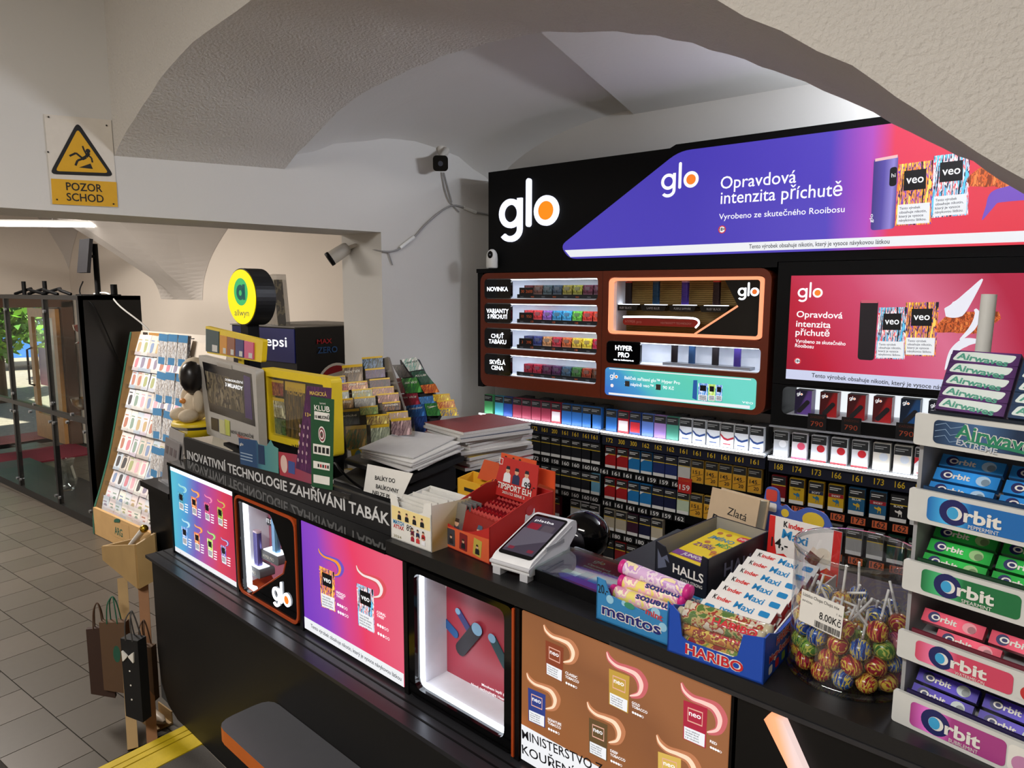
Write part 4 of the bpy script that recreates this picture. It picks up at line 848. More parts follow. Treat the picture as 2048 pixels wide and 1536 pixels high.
for (cx, cy), art in zip(((362, 1003), (388, 1013), (414, 1024), (440, 1034), (369, 1073), (394, 1084), (420, 1097), (447, 1110)), arts):
    q = [(cx - 6, cy - 21), (cx + 5, cy - 16), (cx + 6, cy + 20), (cx - 3, cy + 15)]
    puff(fa, CF, cx - 5, cy - 36, 13, swm(art), .0005); pack_print(fa, CF, q, VEO[art], .001, big=False, wv=.6)
    b = MB()
    for k in range(4): b.plate([PP(CF, [(cx + 8, cy + 4 + k * 5), (cx + 14, cy + 6.5 + k * 5), (cx + 14, cy + 8.5 + k * 5), (cx + 8, cy + 6 + k * 5)])], .0006, .0006)
    b.build('caption_print', LETW, fa)['kind'] = 'stuff'
# b: window with two stands
pb = thing('advert_panel', 'black panel with orange rim, angular lit window and white logo', 'sign', CF)
win = [F(CF, 477, 1001), F(CF, 541, 1029), F(CF, 573, 1122), F(CF, 568, 1146), F(CF, 500, 1187), F(CF, 487, 1177)]
win = [win[i] for i in (5, 4, 3, 2, 1, 0)]
outb = roundpoly([(-.848, .604), (-.478, .604), (-.478, .931), (-.848, .931)], .035)
inb = roundpoly([(-.843, .612), (-.486, .612), (-.486, .922), (-.843, .922)], .032)
MB().plate([outb, inb[::-1]], -.11, .006).build('orange_rim', mat('orange_rim', (168, 66, 22), .4), pb)
MB().plate([inb, roundpoly(win, .012)[::-1]], -.012, .001).build('panel_face', GLOSSY, pb)
MB().box(-.844, -.485, .612, .924, -.111, -.107).build('recess_back', grad('film_mauve', [(0, (190, 110, 130)), (1, (150, 84, 104))], (0, 1, 0), .55), pb)
rw = F(CF, 508, 1100, -.105).x
MB().add([(-.838, .612, -.014), (rw, .612, -.106), (rw, .924, -.106), (-.838, .924, -.014), (-.842, .612, -.106), (-.842, .924, -.106)], [(0, 1, 2, 3), (0, 4, 1), (3, 2, 5), (0, 3, 5, 4)]).build('recess_wall', mat('recess_white_wall', (214, 216, 222), .6), pb)
wl = [(p.x, p.y, -.013) for p in (win[1], win[0], win[5])]
MB().tube([(win[5].x + .012, win[5].y - .008, -.016), (win[0].x + .012, win[0].y + .008, -.016), (win[1].x + .005, win[1].y + .012, -.016)], .0085, 8).build('window_light', LED, pb)
MB().tube([(win[3].x, win[3].y, .001), (win[2].x, win[2].y, .001), (win[1].x + .02, win[1].y + .006, .001)], .003, 6).build('window_trim', mat('orange_rim', (168, 66, 22), .4), pb)
hs_ = PP(CF, [(508, 1037), (545, 1054), (545, 1041), (508, 1023)], -.1)
sg = MB().plate([hs_], -.104, -.1).build('heading_strip', paint((70, 72, 76)), pb); ptxt(sg, CF, 'SEZNAMTE SE', (510, 1034), (546, 1049), 7, LETW, -.0995, .012)
for k, (px, py, z, dm, nm) in enumerate(((517, 1128, -.045, (84, 76, 136), 'lavender'), (553, 1102, -.07, (96, 140, 176), 'pale blue'))):
    a = F(CF, px, py, z); st = thing('device_stand', None, None); st.parent = pb; st.matrix_local = Matrix()
    MB().plate([roundpoly([(a.x - .07, a.y - .032), (a.x + .05, a.y - .032), (a.x + .05, a.y - .004), (a.x - .07, a.y - .004)], .01)], z - .03, z + .022).build('stand_block', paint((96, 98, 102)), st)
    MB().box(a.x - .055, a.x + .035, a.y - .004, a.y - .002, z - .02, z + .016).build('stand_light', LED, st)
    txt(st, 'HYPER PRO', a.x - .012, a.y - .024, .010, PAPER, .07, z + .0226, 'C', .01)
    stick(CF @ TR(a.x, a.y - .0015, z) @ Matrix.Rotation(rad(-90), 4, 'X'), .115, dm, (190, 170, 180), '%s device on a grey stand in the counter window' % nm, 'devices in the counter window', .017)
pglo(pb, CF, (547, 1196), (583, 1213), LED, OD, .0012, .003)
# c: two packs
pc = film_case('advert_panel', 'purple to red backlit panel with two striped packs and ink swirls', -.458, -.0)
fc = MB().plate([[(-.455, .608), (-.003, .608), (-.003, .929), (-.455, .929)]], -.004, 0).build('advert_film', grad('film_c', [(0, (120, 60, 190)), (.25, (140, 70, 190)), (.45, (206, 70, 140)), (.62, (228, 62, 100)), (1, (224, 96, 122))], (1, .15, 0), .95, swirl=.12, off=-.06), pc)
MB().plate([[(-.455, .608), (-.003, .608), (-.003, .643), (-.455, .643)]], .0004, .0004).build('warning_strip', FWHITE, fc)
ptxt(fc, CF, 'Tento výrobek obsahuje nikotin, který je vysoce návykovou látkou', (622, 1254), (803, 1362), 7, FGREY, .0005, .01)
puff(fc, CF, 637, 1096, 41, swm('indigo'), .0005); puff(fc, CF, 713, 1130, 48, swm('coral'), .0005)
pack_print(fc, CF, [(638, 1131), (669, 1145), (671, 1224), (643, 1213)], VEO['indigo'], .001); pack_print(fc, CF, [(713, 1166), (747, 1180), (749, 1267), (717, 1250)], VEO['coral'], .001)
for s, a, c_ in (('INDIGO', (673, 1186), (691, 1195)), ('TWIST', (673, 1193), (688, 1200)), ('CORAL', (754, 1226), (772, 1234)), ('TWIST', (754, 1233), (769, 1240))): ptxt(fc, CF, s, a, c_, 5, LETW, .0006, .02)
for a, c_, k in (((676, 1209), (693, 1218), 3), ((677, 1224), (695, 1233), 3), ((756, 1250), (775, 1260), 3), ((757, 1267), (777, 1278), 3)): dots(fc, CF, a, c_, 5, k, 3, .0008)
# d: deep lit recess
pd_ = thing('advert_panel', 'black framed lit recess with crimson poster of flying devices', 'sign', CF)
wo = roundpoly([(.024, .604), (.360, .604), (.360, .931), (.024, .931)], .02); wi = [F(CF, 834, 1377), F(CF, 1010, 1472), F(CF, 1008, 1217), F(CF, 831, 1143)]
wi = roundpoly([(.045, .628), (.337, .628), (.337, .918), (.045, .918)], .022)
MB().plate([wo, wi[::-1]], -.012, .004).build('panel_frame', GLOSSY, pd_); MB().box(.3605, .3665, .604, .931, -.1, .007).build('orange_rim', mat('orange_rim', (168, 66, 22), .4), pd_)
RW = mat('recess_white_wall', (214, 216, 222), .6)
MB().box(.03, .044, .61, .93, -.11, -.012).box(.338, .355, .61, .93, -.11, -.012).box(.03, .355, .61, .627, -.11, -.012).box(.03, .355, .919, .93, -.11, -.012).build('recess_wall', RW, pd_)
MB().box(.0445, .052, .628, .918, -.022, -.012).build('led_strip', LEDB, pd_); MB().box(.0445, .337, .6275, .635, -.022, -.012).build('led_strip', LEDB, pd_)
fd = MB().plate([[(.044, .627), (.338, .627), (.338, .919), (.044, .919)]], -.108, -.1).build('poster', grad('poster_crimson', [(0, (150, 50, 66)), (.5, (158, 44, 60)), (1, (140, 66, 80))], (.4, .8, 0), 0), pd_)
K = -.0995
pglo(fd, CF, (869, 1170), (893, 1182), LETW, LETW, K)
def capsule(p, q, r, m, off, nm):
    a = F(CF, *p, off); b = F(CF, *q, off); t = (b - a).normalized(); n_ = V((-t.y, t.x)); e = F(CF, p[0], p[1] + r, off); rr = (e - a).length
    pts = [b + t * rr * .9 * math.cos(rad(x)) + n_ * rr * math.sin(rad(x)) for x in range(-90, 91, 30)] + [a + n_ * rr, a - n_ * rr]
    o = MB().plate([pts], off, off + .002).build(nm, m, fd); MB().plate([circ(a.x, a.y, rr, 16, rr * .9)], off + .0025, off + .0025).build('device_mouth', paint((120, 160, 190)), o); return o
capsule((884, 1236), (912, 1268), 8, paint((36, 84, 140)), K, 'device_print'); capsule((917, 1222), (940, 1262), 7, paint((48, 52, 110)), K, 'device_print')
capsule((955, 1258), (922, 1298), 14, paint((30, 26, 32)), K + .003, 'device_print'); capsule((985, 1276), (1012, 1330), 10, paint((30, 60, 66)), K, 'device_print')
ptxt(fd, CF, 'Mnohem lepší p', (964, 1371), (1010, 1392), 5, LETW, K, .01); ptxt(fd, CF, 'Nová technologie Heat', (943, 1370), (1010, 1402), 5, LETW, K, .01); ptxt(fd, CF, 'HYPER P', (985, 1408), (1012, 1420), 6, LETW, K, .01)
# e: copper panel
pe = film_case('advert_panel', 'copper brown backlit panel with six tobacco packs and swirls', .38, .834)
fe = MB().plate([[(.383, .606), (.829, .606), (.829, .931), (.383, .931)]], -.004, 0).build('advert_film', grad('film_e', [(0, (190, 110, 60)), (.2, (150, 92, 52)), (.5, (146, 92, 54)), (.8, (134, 84, 52)), (1, (150, 96, 60))], (.7, .7, 0), .95, swirl=.5), pe)
MB().plate([[(.383, .606), (.829, .606), (.829, .684), (.383, .684)]], .0004, .0004).build('warning_strip', FWHITE, fe)
ptxt(fe, CF, 'MINISTERSTVO Z', (1045, 1476), (1207, 1549), 17, FBLACK, .0005, .008); ptxt(fe, CF, 'KOUŘENÍ', (1045, 1506), (1150, 1556), 17, FBLACK, .0005, .008)
NEOA = {k: lit('film_pack_%s' % k, c, .9) for k, c in (('rust', (132, 60, 36)), ('blue', (44, 60, 130)), ('gold', (190, 152, 62)), ('bronze', (96, 74, 44)), ('red', (170, 34, 60)), ('yellow', (214, 178, 86)))}
SWE = [lit('swirl_copper', (186, 120, 82), .95), lit('swirl_cream', (250, 216, 186), .95)]
SWR = [lit('swirl_rose', (196, 96, 100), .95), lit('swirl_blush', (250, 200, 190), .95)]
wt = ('Tento tabákový', 'výrobek škodí', 'Vašemu zdraví', 'a je návykový.')
for q, s0, ss, a, lines, mm in (([(1091, 1280), (1127, 1296), (1125, 1365), (1092, 1348)], (1088, 1249), 56, 'rust', (('CLASSIC', (1131, 1347), (1155, 1358)), ('TOBACCO', (1131, 1355), (1158, 1367))), SWE),
                            ([(1056, 1375), (1091, 1390), (1090, 1456), (1057, 1441)], (1054, 1345), 54, 'blue', (('SIGNATURE', (1096, 1440), (1123, 1452)), ('TOBACCO', (1096, 1447), (1122, 1459))), SWE),
                            ([(1218, 1337), (1259, 1353), (1256, 1427), (1218, 1408)], (1214, 1303), 66, 'gold', (('GOLD', (1264, 1407), (1280, 1414)), ('TOBACCO', (1264, 1414), (1295, 1428))), SWR),
                            ([(1178, 1435), (1215, 1450), (1214, 1523), (1178, 1505)], (1175, 1403), 61, 'bronze', (('DEEP', (1221, 1503), (1236, 1510)), ('TOBACCO', (1221, 1511), (1251, 1524))), SWE),
                            ([(1367, 1400), (1415, 1417), (1411, 1497), (1366, 1477)], (1363, 1365), 74, 'red', (('RED', (1420, 1484), (1434, 1491)),), SWR),
                            ([(1316, 1503), (1362, 1518), (1361, 1590), (1316, 1570)], (1314, 1469), 72, 'yellow', (), SWE)):
    puff(fe, CF, *s0, ss, mm, .0006)
    o = pack_print(fe, CF, q, NEOA[a], .0012, 'neo', wt, .66, label=False)
    p1, p2 = lerp2(q, .2, .1), lerp2(q, .8, .1)
    MB().plate([cell(CF, q, .18, .14, .82, .5, .0016), cell(CF, q, .21, .17, .79, .47, .0016)[::-1]], .0016, .0016).build('brand_outline', lit('outline_pale', (226, 170, 150), .9), o)
    for s, a_, c_ in lines: ptxt(fe, CF, s, a_, c_, 5, LETW, .0008, .02)
    if lines: e_ = lines[-1][1]; dots(fe, CF, (e_[0] + 2, e_[1] + 11), (e_[0] + 21, e_[1] + 20), 5, 4, 2.4, .0008)
# ---- long black title board
bd = thing('title_board', 'long black board with white lettering standing along the counter', 'sign', CF @ TR(0, .9455, -.065))
MB().plate([roundpoly([(-1.385, 0), (-.052, 0), (-.052, .082), (-1.385, .082)], .012)], -.012, 0).build('board', mat('board_black', (24, 24, 26), .5), bd)
BM = CF @ TR(0, .9455, -.065)
ptxt(bd, BM, 'INOVATIVNÍ TECHNOLOGIE ZAHŘÍVÁNÍ TABÁK', (375, 917), (780, 1051), 15.5, mat('board_letters', (205, 205, 205), .6), .0, .022)
# ================================================================ goods on the worktop (z = .97)
WZ = .9703
def tray(parent, w, d, h0, h1, mats, t=.0025, front=None, name='box_body', sidep=None):
    """open cardboard box: x 0..w, z 0..-d, walls h0 (front) rising to h1 (back)"""
    b = MB(); b.box(0, w, 0, t, -d, 0, 0)
    fr_ = front or [(0, 0), (w, 0), (w, h0), (0, h0)]
    b.plate([fr_], -t, 0, 0)
    b.plate([[(0, 0), (w, 0), (w, h1), (0, h1)]], -d, -d + t, 0)
    sp = sidep or [(0, 0), (d, 0), (d, h1), (0, h0)]
    for x in (0, w - t):
        b.M = Matrix(((0, 0, 1, x), (0, 1, 0, 0), (-1, 0, 0, 0), (0, 0, 0, 1))); b.plate([sp], 0, t, 0); b.M = None
    return b.build(name, mats, parent)
def side_frame(w): return Matrix(((0, 0, 1, w), (0, 1, 0, 0), (-1, 0, 0, 0), (0, 0, 0, 1)))   # x runs back along the right side, y up
def headshot(parent, x, y, s, z, shirt, skin=(206, 160, 130), hair=(60, 44, 34), nm='player_print'):
    b = MB(); b.plate([[(x - s * .55, y - s), (x + s * .55, y - s), (x + s * .5, y - s * .2), (x + s * .2, y + s * .05), (x - s * .2, y + s * .05), (x - s * .5, y - s * .2)]], z, z, 0)
    b.plate([circ(x, y + s * .3, s * .3, 12, s * .36)], z + .0002, z + .0002, 1); b.plate([[(x - s * .3, y + s * .35), (x + s * .3, y + s * .35), (x + s * .22, y + s * .68), (x - s * .22, y + s * .68)]], z + .0004, z + .0004, 2)
    return b.build(nm, [paint(shirt), paint(skin), paint(hair)], parent)
FOIL = mat('red_foil', (170, 24, 36), .25, metal=.5); FOILW = mat('white_foil', (222, 220, 214), .3, metal=.3); FOILS = mat('silver_foil', (176, 176, 176), .22, metal=.8)
# ---- white card box
M = facing((-1.254, 1.130, WZ), -4.3)
t = thing('card_display_box', 'white card pack box with torn top and 89 price', 'box', M)
tray(t, .150, .13, .09, .105, [mat('white_card', (222, 220, 214), .6), ], front=[(0, 0), (.15, 0), (.15, .118), (.125, .112), (.12, .088), (.1, .082), (.03, .084), (.022, .11), (0, .116)])
b = MB(); b.plate([[(.004, .05), (.146, .05), (.146, .082), (.004, .084)]], .0004, .0004); b.build('photo_band', paint((236, 214, 150)), t)
for k in range(4): headshot(t, .034 + k * .028, .066, .013, .0008, (24, 26, 34))
for s, y, c in (('MATCH', .040, (30, 120, 170)), ('ATTAX', .029, (190, 40, 40))): txt(t, s, .01, y, .009, paint(c), .04, .0006, 'L', .03)
txt(t, '89,-', .06, .033, .015, INK, .03, .0008, 'L', 0, 0, slant=.15)
for k in range(6): headshot(t, .082 + (k % 3) * .02, .022 + (k // 3) * .014, .012, .0006 + .0003 * (k % 3), ((150, 30, 50), (200, 60, 60), (230, 230, 235), (120, 30, 60), (30, 40, 80), (180, 40, 40))[k])
txt(t, '2024', .01, .006, .006, paint((120, 110, 40)), .03, .0006)
sm = MB(); sm.M = side_frame(.1502); sm.plate([[(.002, .0), (.128, .0), (.128, .104), (.002, .112)]], 0, .0002); sm.build('gold_side', grad('card_gold', [(0, (222, 214, 196)), (.5, (190, 160, 96)), (1, (226, 222, 212))], (0, .6, .4), 0), t)
for k in range(14):
    o = MB(); o.box(0, .128, 0, .088 + .006 * (k % 3), -.0022, .0022); o = o.build('card_pack', FOILW, None, M @ TR(.01 + R.uniform(-.002, .002), .004, -.012 - k * .0082) @ Matrix.Rotation(rad(-6 + R.uniform(-3, 3)), 4, 'X') @ Matrix.Rotation(rad(R.uniform(-2, 2)), 4, 'Z'))
    tag(o, 'white foil card pack, %s from the front in the white box' % ORD[k], 'pack', 'white card packs')
# ---- red card box
M = facing((-1.116, 1.172, WZ), -8.8)
t = thing('card_display_box', 'red hockey card box with upright header card', 'box', M); RC = mat('red_card', (178, 38, 34), .5); RC2 = mat('orange_card', (206, 90, 52), .5)
fr_ = [(0, 0), (.166, 0), (.166, .086)] + [(.166 - .166 * i / 10, .086 - .034 * math.sin(math.pi * min(1, (i / 10)) * .75)) for i in range(1, 10)] + [(0, .062)]
tray(t, .166, .205, .08, .128, [RC], front=fr_, sidep=[(0, 0), (.205, 0), (.205, .128), (.135, .128), (0, .086)])
b = MB(); b.plate([[(.002, .002), (.164, .002), (.164, .058), (.002, .05)]], .0004, .0006); fp_ = b.build('front_print', RC2, t)
for x, c in ((.03, (60, 60, 66)), (.075, (120, 30, 34)), (.125, (180, 160, 70))):
    b = MB(); b.M = Matrix.Translation((x, .028, .0009)) @ Matrix.Rotation(rad(R.uniform(-14, 8)), 4, 'Z'); b.plate([rrect(-.014, -.02, .014, .02, .002)], 0, .0003); b.build('card_print', paint(c), fp_); headshot(fp_, x, .026, .014, .0014, (30, 30, 34))
hm = Matrix.Translation((-.012, .093, -.165)) @ Matrix.Rotation(rad(-10), 4, 'X')
hc = MB().plate([[(0, 0), (.155, 0), (.15, .098), (.02, .098)]], -.002, 0).build('header_card', RC, t, hm)
for x, sh in ((.048, (220, 220, 224)), (.08, (40, 46, 80)), (.115, (214, 214, 220))): headshot(hc, x, .062, .024, .0005, sh, hair=(30, 30, 40))
txt(hc, 'TIPSPORT ELH', .078, .02, .014, PAPER, .12, .0012, 'C', .02); txt(hc, '2021/22 SÉRIE 2', .078, .009, .006, PAPER, .08, .0012, 'C', .01)
txt(hc, '60,-', -.004, .022, .013, INK, .03, .0016, 'L', .01, .25, slant=.2); txt(hc, '99,-', .112, .034, .016, INK, .036, .0016, 'L', .01, .2, slant=.2)
lg = MB().plate([rrect(.012, .078, .026, .094, .002), rrect(.0135, .0795, .0245, .0925, .001)[::-1]], .0004, .0004).build('maker_mark', PAPER, hc)
sm = MB(); sm.M = side_frame(.1663); sm.plate([[(.10, .01), (.15, .01), (.14, .1), (.11, .09)]], 0, .0003); sm.build('player_print', paint((225, 225, 228)), t)
sm = MB(); sm.M = side_frame(.1667); sm.plate([circ(.124, .098, .012)], 0, .0003); sm.plate([[(.105, .012), (.145, .012), (.14, .03), (.11, .03)]], 0, .0003); sm.build('player_print', paint((176, 40, 46)), t)
for k in range(15):
    b = MB(); n_ = 9; b.box(0, .115, 0, .086, -.0012, .0012)
    for i in range(n_): b.add([(.115 * i / n_, .086, -.0006), (.115 * (i + 1) / n_, .086, -.0006), (.115 * (i + .5) / n_, .092, 0)], [(0, 1, 2)])
    o = b.build('card_pack', (FOIL, mat('red_foil_pale', (206, 84, 80), .3, metal=.4), mat('red_foil_dark', (126, 16, 28), .3, metal=.4))[k % 3] if k > 0 else mat('red_foil_front', (150, 40, 36), .35, metal=.3), None, M @ TR(.045 - .0012 * k + R.uniform(-.002, .002), .005 + .003 * (k % 2), -.012 - k * .0092) @ Matrix.Rotation(rad(-14 + R.uniform(-3, 3)), 4, 'X') @ Matrix.Rotation(rad(R.uniform(-1.5, 1.5)), 4, 'Z'))
    tag(o, 'red foil hockey card pack, %s from the front in the red box' % ORD[k], 'pack', 'red hockey card packs')
    if k == 0: headshot(o, .06, .045, .032, .002, (206, 206, 210), hair=(70, 90, 110))
for k in range(4):
    o = MB().box(0, .05, 0, .1, -.0015, .0015).build('card_pack', FOILS, None, M @ TR(-.004 + .004 * k, .004, -.014 - k * .012) @ Matrix.Rotation(rad(-12), 4, 'X'))
    tag(o, 'silver foil card pack, %s from the front beside the red packs' % ORD[k], 'pack', 'silver card packs')
    if k == 0: headshot(o, .026, .045, .026, .002, (60, 60, 70))
# ---- orange box and yellow box behind it
OC = mat('orange_board', (214, 84, 40), .5)
M = facing((-1.20, 1.408, .9453), -8)
t = thing('card_display_box', 'orange red card box standing behind the red hockey box', 'box', M)
tray(t, .155, .13, .07, .15, [OC], sidep=[(0, 0), (.13, 0), (.13, .10), (.07, .128), (0, .075)])
hc = MB().plate([[(0, 0), (.135, 0), (.135, .06), (0, .06)]], -.002, 0).build('header_card', OC, t, Matrix.Translation((0, .125, -.07)) @ Matrix.Rotation(rad(-6), 4, 'X'))
txt(hc, '59,-', .09, .022, .02, INK, .04, .0006, 'L', .01, .1, slant=.2)
for x in (.02, .05, .075): headshot(hc, x, .045, .014, .0006, (40, 34, 40))
sm = MB(); sm.M = side_frame(.1553); sm.plate([[(.04, .0), (.1, .0), (.09, .045), (.075, .05), (.06, .05), (.045, .04)]], 0, .0003, 0); sm.plate([circ(.068, .064, .011, 16, .014)], 0, .0004, 1); sm.build('player_print', [PAPER, paint((200, 150, 120))], t)
M = facing((-1.315, 1.44, .9453), -8)
t = thing('flyer_box', 'yellow cardboard flyer box leaning behind the red hockey box', 'box', M)
tray(t, .10, .06, .10, .11, [mat('yellow_card', (222, 168, 40), .55)]); MB().plate([[(.02, 0), (.12, 0), (.11, .06), (.05, .06)]], -.002, 0).build('header_card', RC2, t, Matrix.Translation((0.02, .10, -.04)))
MB().box(.03, .08, .07, .08, .0002, .0008).build('dark_print', INK, t)
# ---- payment terminal
M = facing((-.922, 1.116, WZ), 1)
t = thing('payment_terminal', 'white touchscreen card payment terminal tilted towards the customer', 'terminal', M)
TW_ = .100
prof = [(0, .012), (0, .032), (.012, .042), (.166, .092), (.186, .088), (.188, .060), (.15, .030), (.05, .012)]
b = MB(); b.M = side_frame(0) @ TR(0, 0, 0); b.plate([roundpoly(prof, .012)], 0, TW_); b.build('terminal_shell', mat('terminal_white', (226, 226, 228), .3), t)
b = MB(); b.M = side_frame(0); b.plate([roundpoly([(-.004, .024), (.165, .074), (.165, .080), (-.004, .030)], .002)], -.002, TW_ + .002); b.build('bumper_line', mat('terminal_grey', (190, 190, 194), .4), t)
for x in (.004, TW_ - .024):
    for zb in (.0, .135): MB().box(x, x + .02, 0, .016 if zb == 0 else .04, -zb - .03, -zb).build('foot', mat('terminal_grey', (190, 190, 194), .4), t)
sa = math.atan2(.050, .154); SM = Matrix.Translation((0, .0422, -.012)) @ Matrix.Rotation(sa - math.pi / 2, 4, 'X')
scn = MB().plate([rrect(.005, .003, TW_ - .005, .156, .008)], 0, .0012).build('screen_glass', GLOSSY, t, SM)
dsp = MB().plate([[(.01, .014), (TW_ - .01, .014), (TW_ - .01, .148), (.01, .148)]], .0014, .0014).build('display', lit('terminal_display', (72, 64, 80), .55), scn)
MB().plate([[(.01, .02), (TW_ - .01, .07), (TW_ - .01, .1), (.01, .1)]], .0016, .0016).build('display_facet', lit('terminal_facet', (104, 98, 112), .55), dsp)
for x, c in ((.016, (150, 30, 50)), (.052, (90, 80, 90))): MB().plate([rrect(x, .100, x + .03, .122, .004)], .0017, .0017).build('display_tile', lit('tile_%d' % c[0], c, .6), dsp)
for x in (.018, .068): MB().plate([rrect(x, .022, x + .015, .032, .002)], .0018, .0018).build('display_key', lit('tile_key', (130, 40, 60), .6), dsp)
txt(dsp, 'platba', .02, .13, .008, LETW, .05, .0018)
MB().box(TW_ + .0005, TW_ + .003, .052, .060, -.13, -.06).build('card_slot', paint((150, 150, 154)), t)
# ---- black dome scanner on the inner desk
t = thing('dome_scanner', 'glossy black round barcode scanner behind the payment terminal', 'scanner', TR(-.905, 1.47, .7405))
MB().lathe([(0, 0), (.06, 0), (.06, .01), (.025, .02), (.02, .15), (.03, .17)], 24).build('scanner_stand', MATTE, t)
b = MB(); b.ball((0, 0, .22), (.066, .06, .06), 0, 24, 16); b.build('scanner_head', GLOSSY, t); b = MB(); b.ball((0, -.045, .215), (.035, .022, .035)); b.build('scanner_window', mat('scanner_window', (60, 60, 66), .1), t)
# ---- glass change tray with advert
c0, c1, c2, c3 = V((-.837, 1.141)), V((-.633, 1.114)), V((-.634, 1.268)), V((-.831, 1.265))
M = facing((c0.x, c0.y, WZ), -7.5)
t = thing('change_tray', 'flat glass change tray with purple red advert print', 'tray', M)
MB().box(0, .205, 0, .024, -.15, 0).build('tray_base', MATTE, t); MB().box(-.001, .206, .0262, .031, -.151, .001).build('tray_glass', clear('tray_glass', (225, 240, 235), .12), t)
FM = Matrix.Translation((0, .0246, 0)) @ Matrix.Rotation(rad(-90), 4, 'X')
pf = MB().plate([[(.004, .004), (.2, .004), (.2, .146), (.004, .146)]], 0, .0008).build('tray_print', grad('print_tray', [(0, (60, 40, 90)), (.4, (110, 60, 120)), (.65, (190, 40, 70)), (1, (170, 20, 50))], (1, .3, 0), 0), t, FM)
glo_logo(pf, .075, .118, .011, PAPER, paint((230, 120, 40)), .001); txt(pf, 'Opravdová', .075, .098, .008, PAPER, .06, .0012, 'L', .01); txt(pf, 'intenzita příchutě', .075, .085, .008, PAPER, .1, .0012, 'L', .01); txt(pf, 'Vyrobeno ze skutečného Rooibosu', .075, .076, .004, PAPER, .09, .0012)
for x, c in ((.1, (34, 26, 40)), (.13, (60, 150, 190)), (.155, (60, 40, 110))): MB().plate([[(x, .03), (x + .022, .03), (x + .022, .066), (x, .066)]], .0012, .0012).build('print_pack', paint(c), pf)
MB().plate([[(.06, .03), (.1, .03), (.1, .05), (.06, .05)]], .0012, .0012).build('print_note', PAPER, pf)
# ---- mentos box and rolls
def roll(parent_M, L_, r, mb, me_, label, group, word=None, wc=None, flip=False, twist=True, name='candy_roll', wh=None):
    t = thing(name, label, 'candy roll', parent_M, group)
    b = MB(); b.M = Matrix.Rotation(rad(90), 4, 'Y'); b.lathe([(r * .75, .006), (r, .010), (r, L_ - .010), (r * .75, L_ - .006)], 16); b.build('wrapper', mb, t)
    for x0_, x1__ in ((0, .012), (L_ - .012, L_)):
        b = MB(); b.M = Matrix.Rotation(rad(90), 4, 'Y'); b.lathe([(0, x0_), (r * 1.02, x0_ + .002), (r * 1.02, x1__), (r * .7, x1__)] if x0_ == 0 else [(r * .7, x0_), (r * 1.02, x0_), (r * 1.02, x1__ - .002), (0, x1__)], 16); b.build('roll_end', me_, t)
    if word:
        tm = Matrix.Rotation(rad(-48), 4, 'X') @ Matrix.Translation((0, 0, r + .0006))
        e = bpy.data.objects.new('brand_print', None); COL.objects.link(e); e.parent = t; e.matrix_local = tm
        txt(e, word, L_ * .68, -r * .38 if not flip else r * .38, wh or r * .9, wc, L_ * .5, 0, 'C', .03, math.pi if flip else 0)
    return t
MBLUE = mat('mint_box_blue', (50, 130, 186), .45); MPIX = [streak('roll_fruit_%d' % i, c, 0, 1.6, 20) for i, c in enumerate(([(236, 220, 120), (240, 190, 200), (250, 240, 200), (230, 160, 190)], [(220, 180, 220), (240, 220, 230), (200, 150, 210), (250, 230, 180)]))]
MAG = mat('roll_magenta', (206, 40, 130), .4); MNAVY = mat('mint_navy', (30, 34, 110), .5)
M = facing((-.632, 1.071, WZ), -4.7)
t = thing('mint_roll_box', 'light blue mint roll counter box with handwritten 20', 'box', M)
tray(t, .150, .185, .05, .03, [MBLUE], front=[(0, 0), (.15, 0), (.15, .062), (.118, .058), (.10, .046), (.03, .053), (.018, .078), (0, .08)], sidep=[(0, 0), (.185, 0), (.185, .03), (.07, .04), (.03, .05), (0, .08)])
txt(t, 'mentos', .012, .014, .021, PAPER, .126, .0006, 'L', .06); txt(t, 'mentos', .0135, .0145, .02, MNAVY, .123, .0010, 'L', .02)
txt(t, 'mint', .105, .044, .011, paint((190, 60, 70)), .034, .0008, 'L', .03, slant=.2); txt(t, '20,-', .004, .052, .016, INK, .022, .0012, 'L', 0, .1)
for x, y, r_ in ((.03, .058, .008), (.125, .064, .009), (.14, .03, .008), (.06, .048, .005)): MB().plate([circ(x, y if y < .05 else y - .012, r_)], .0004, .0004).build('mint_print', paint((150, 200, 226)), t)
MB().plate([circ(.072, .047, .011, 18, .006)], .0007, .0007).build('badge_print', paint((60, 140, 110)), t)
MW = M @ Matrix()
for k, (x, y, z, mi, lab, fl) in enumerate(((.006, .020, -.022, 0, 'fruit candy roll lying lowest at the front of the blue box', True), (.008, .044, -.036, 0, 'yellow fruit candy roll second from the front of the blue box', True), (.010, .056, -.062, 0, 'pale fruit candy roll third from the front of the blue box', True))):
    roll(M @ TR(x, y, z) @ Matrix.Rotation(rad(2 * k - 2), 4, 'Y'), .138, .0135, MPIX[mi], MAG if k else MPIX[1], lab, 'mint and fruit candy rolls', 'mentos', MNAVY, fl)
roll(M @ TR(.006, .083, -.070) @ Matrix.Rotation(rad(-4), 4, 'Z'), .150, .0135, MPIX[1], MAG, 'lilac candy roll lying across the top of the blue box', 'mint and fruit candy rolls')
for k in range(2): roll(M @ TR(.008, .0165 + .0 * k, -.122 - .028 * k), .138, .0135, MBLUE, mat('mint_end', (150, 200, 226), .4), 'blue mint candy roll, %s from the front under the black box' % ORD[k], 'mint and fruit candy rolls', 'mentos', PAPER)
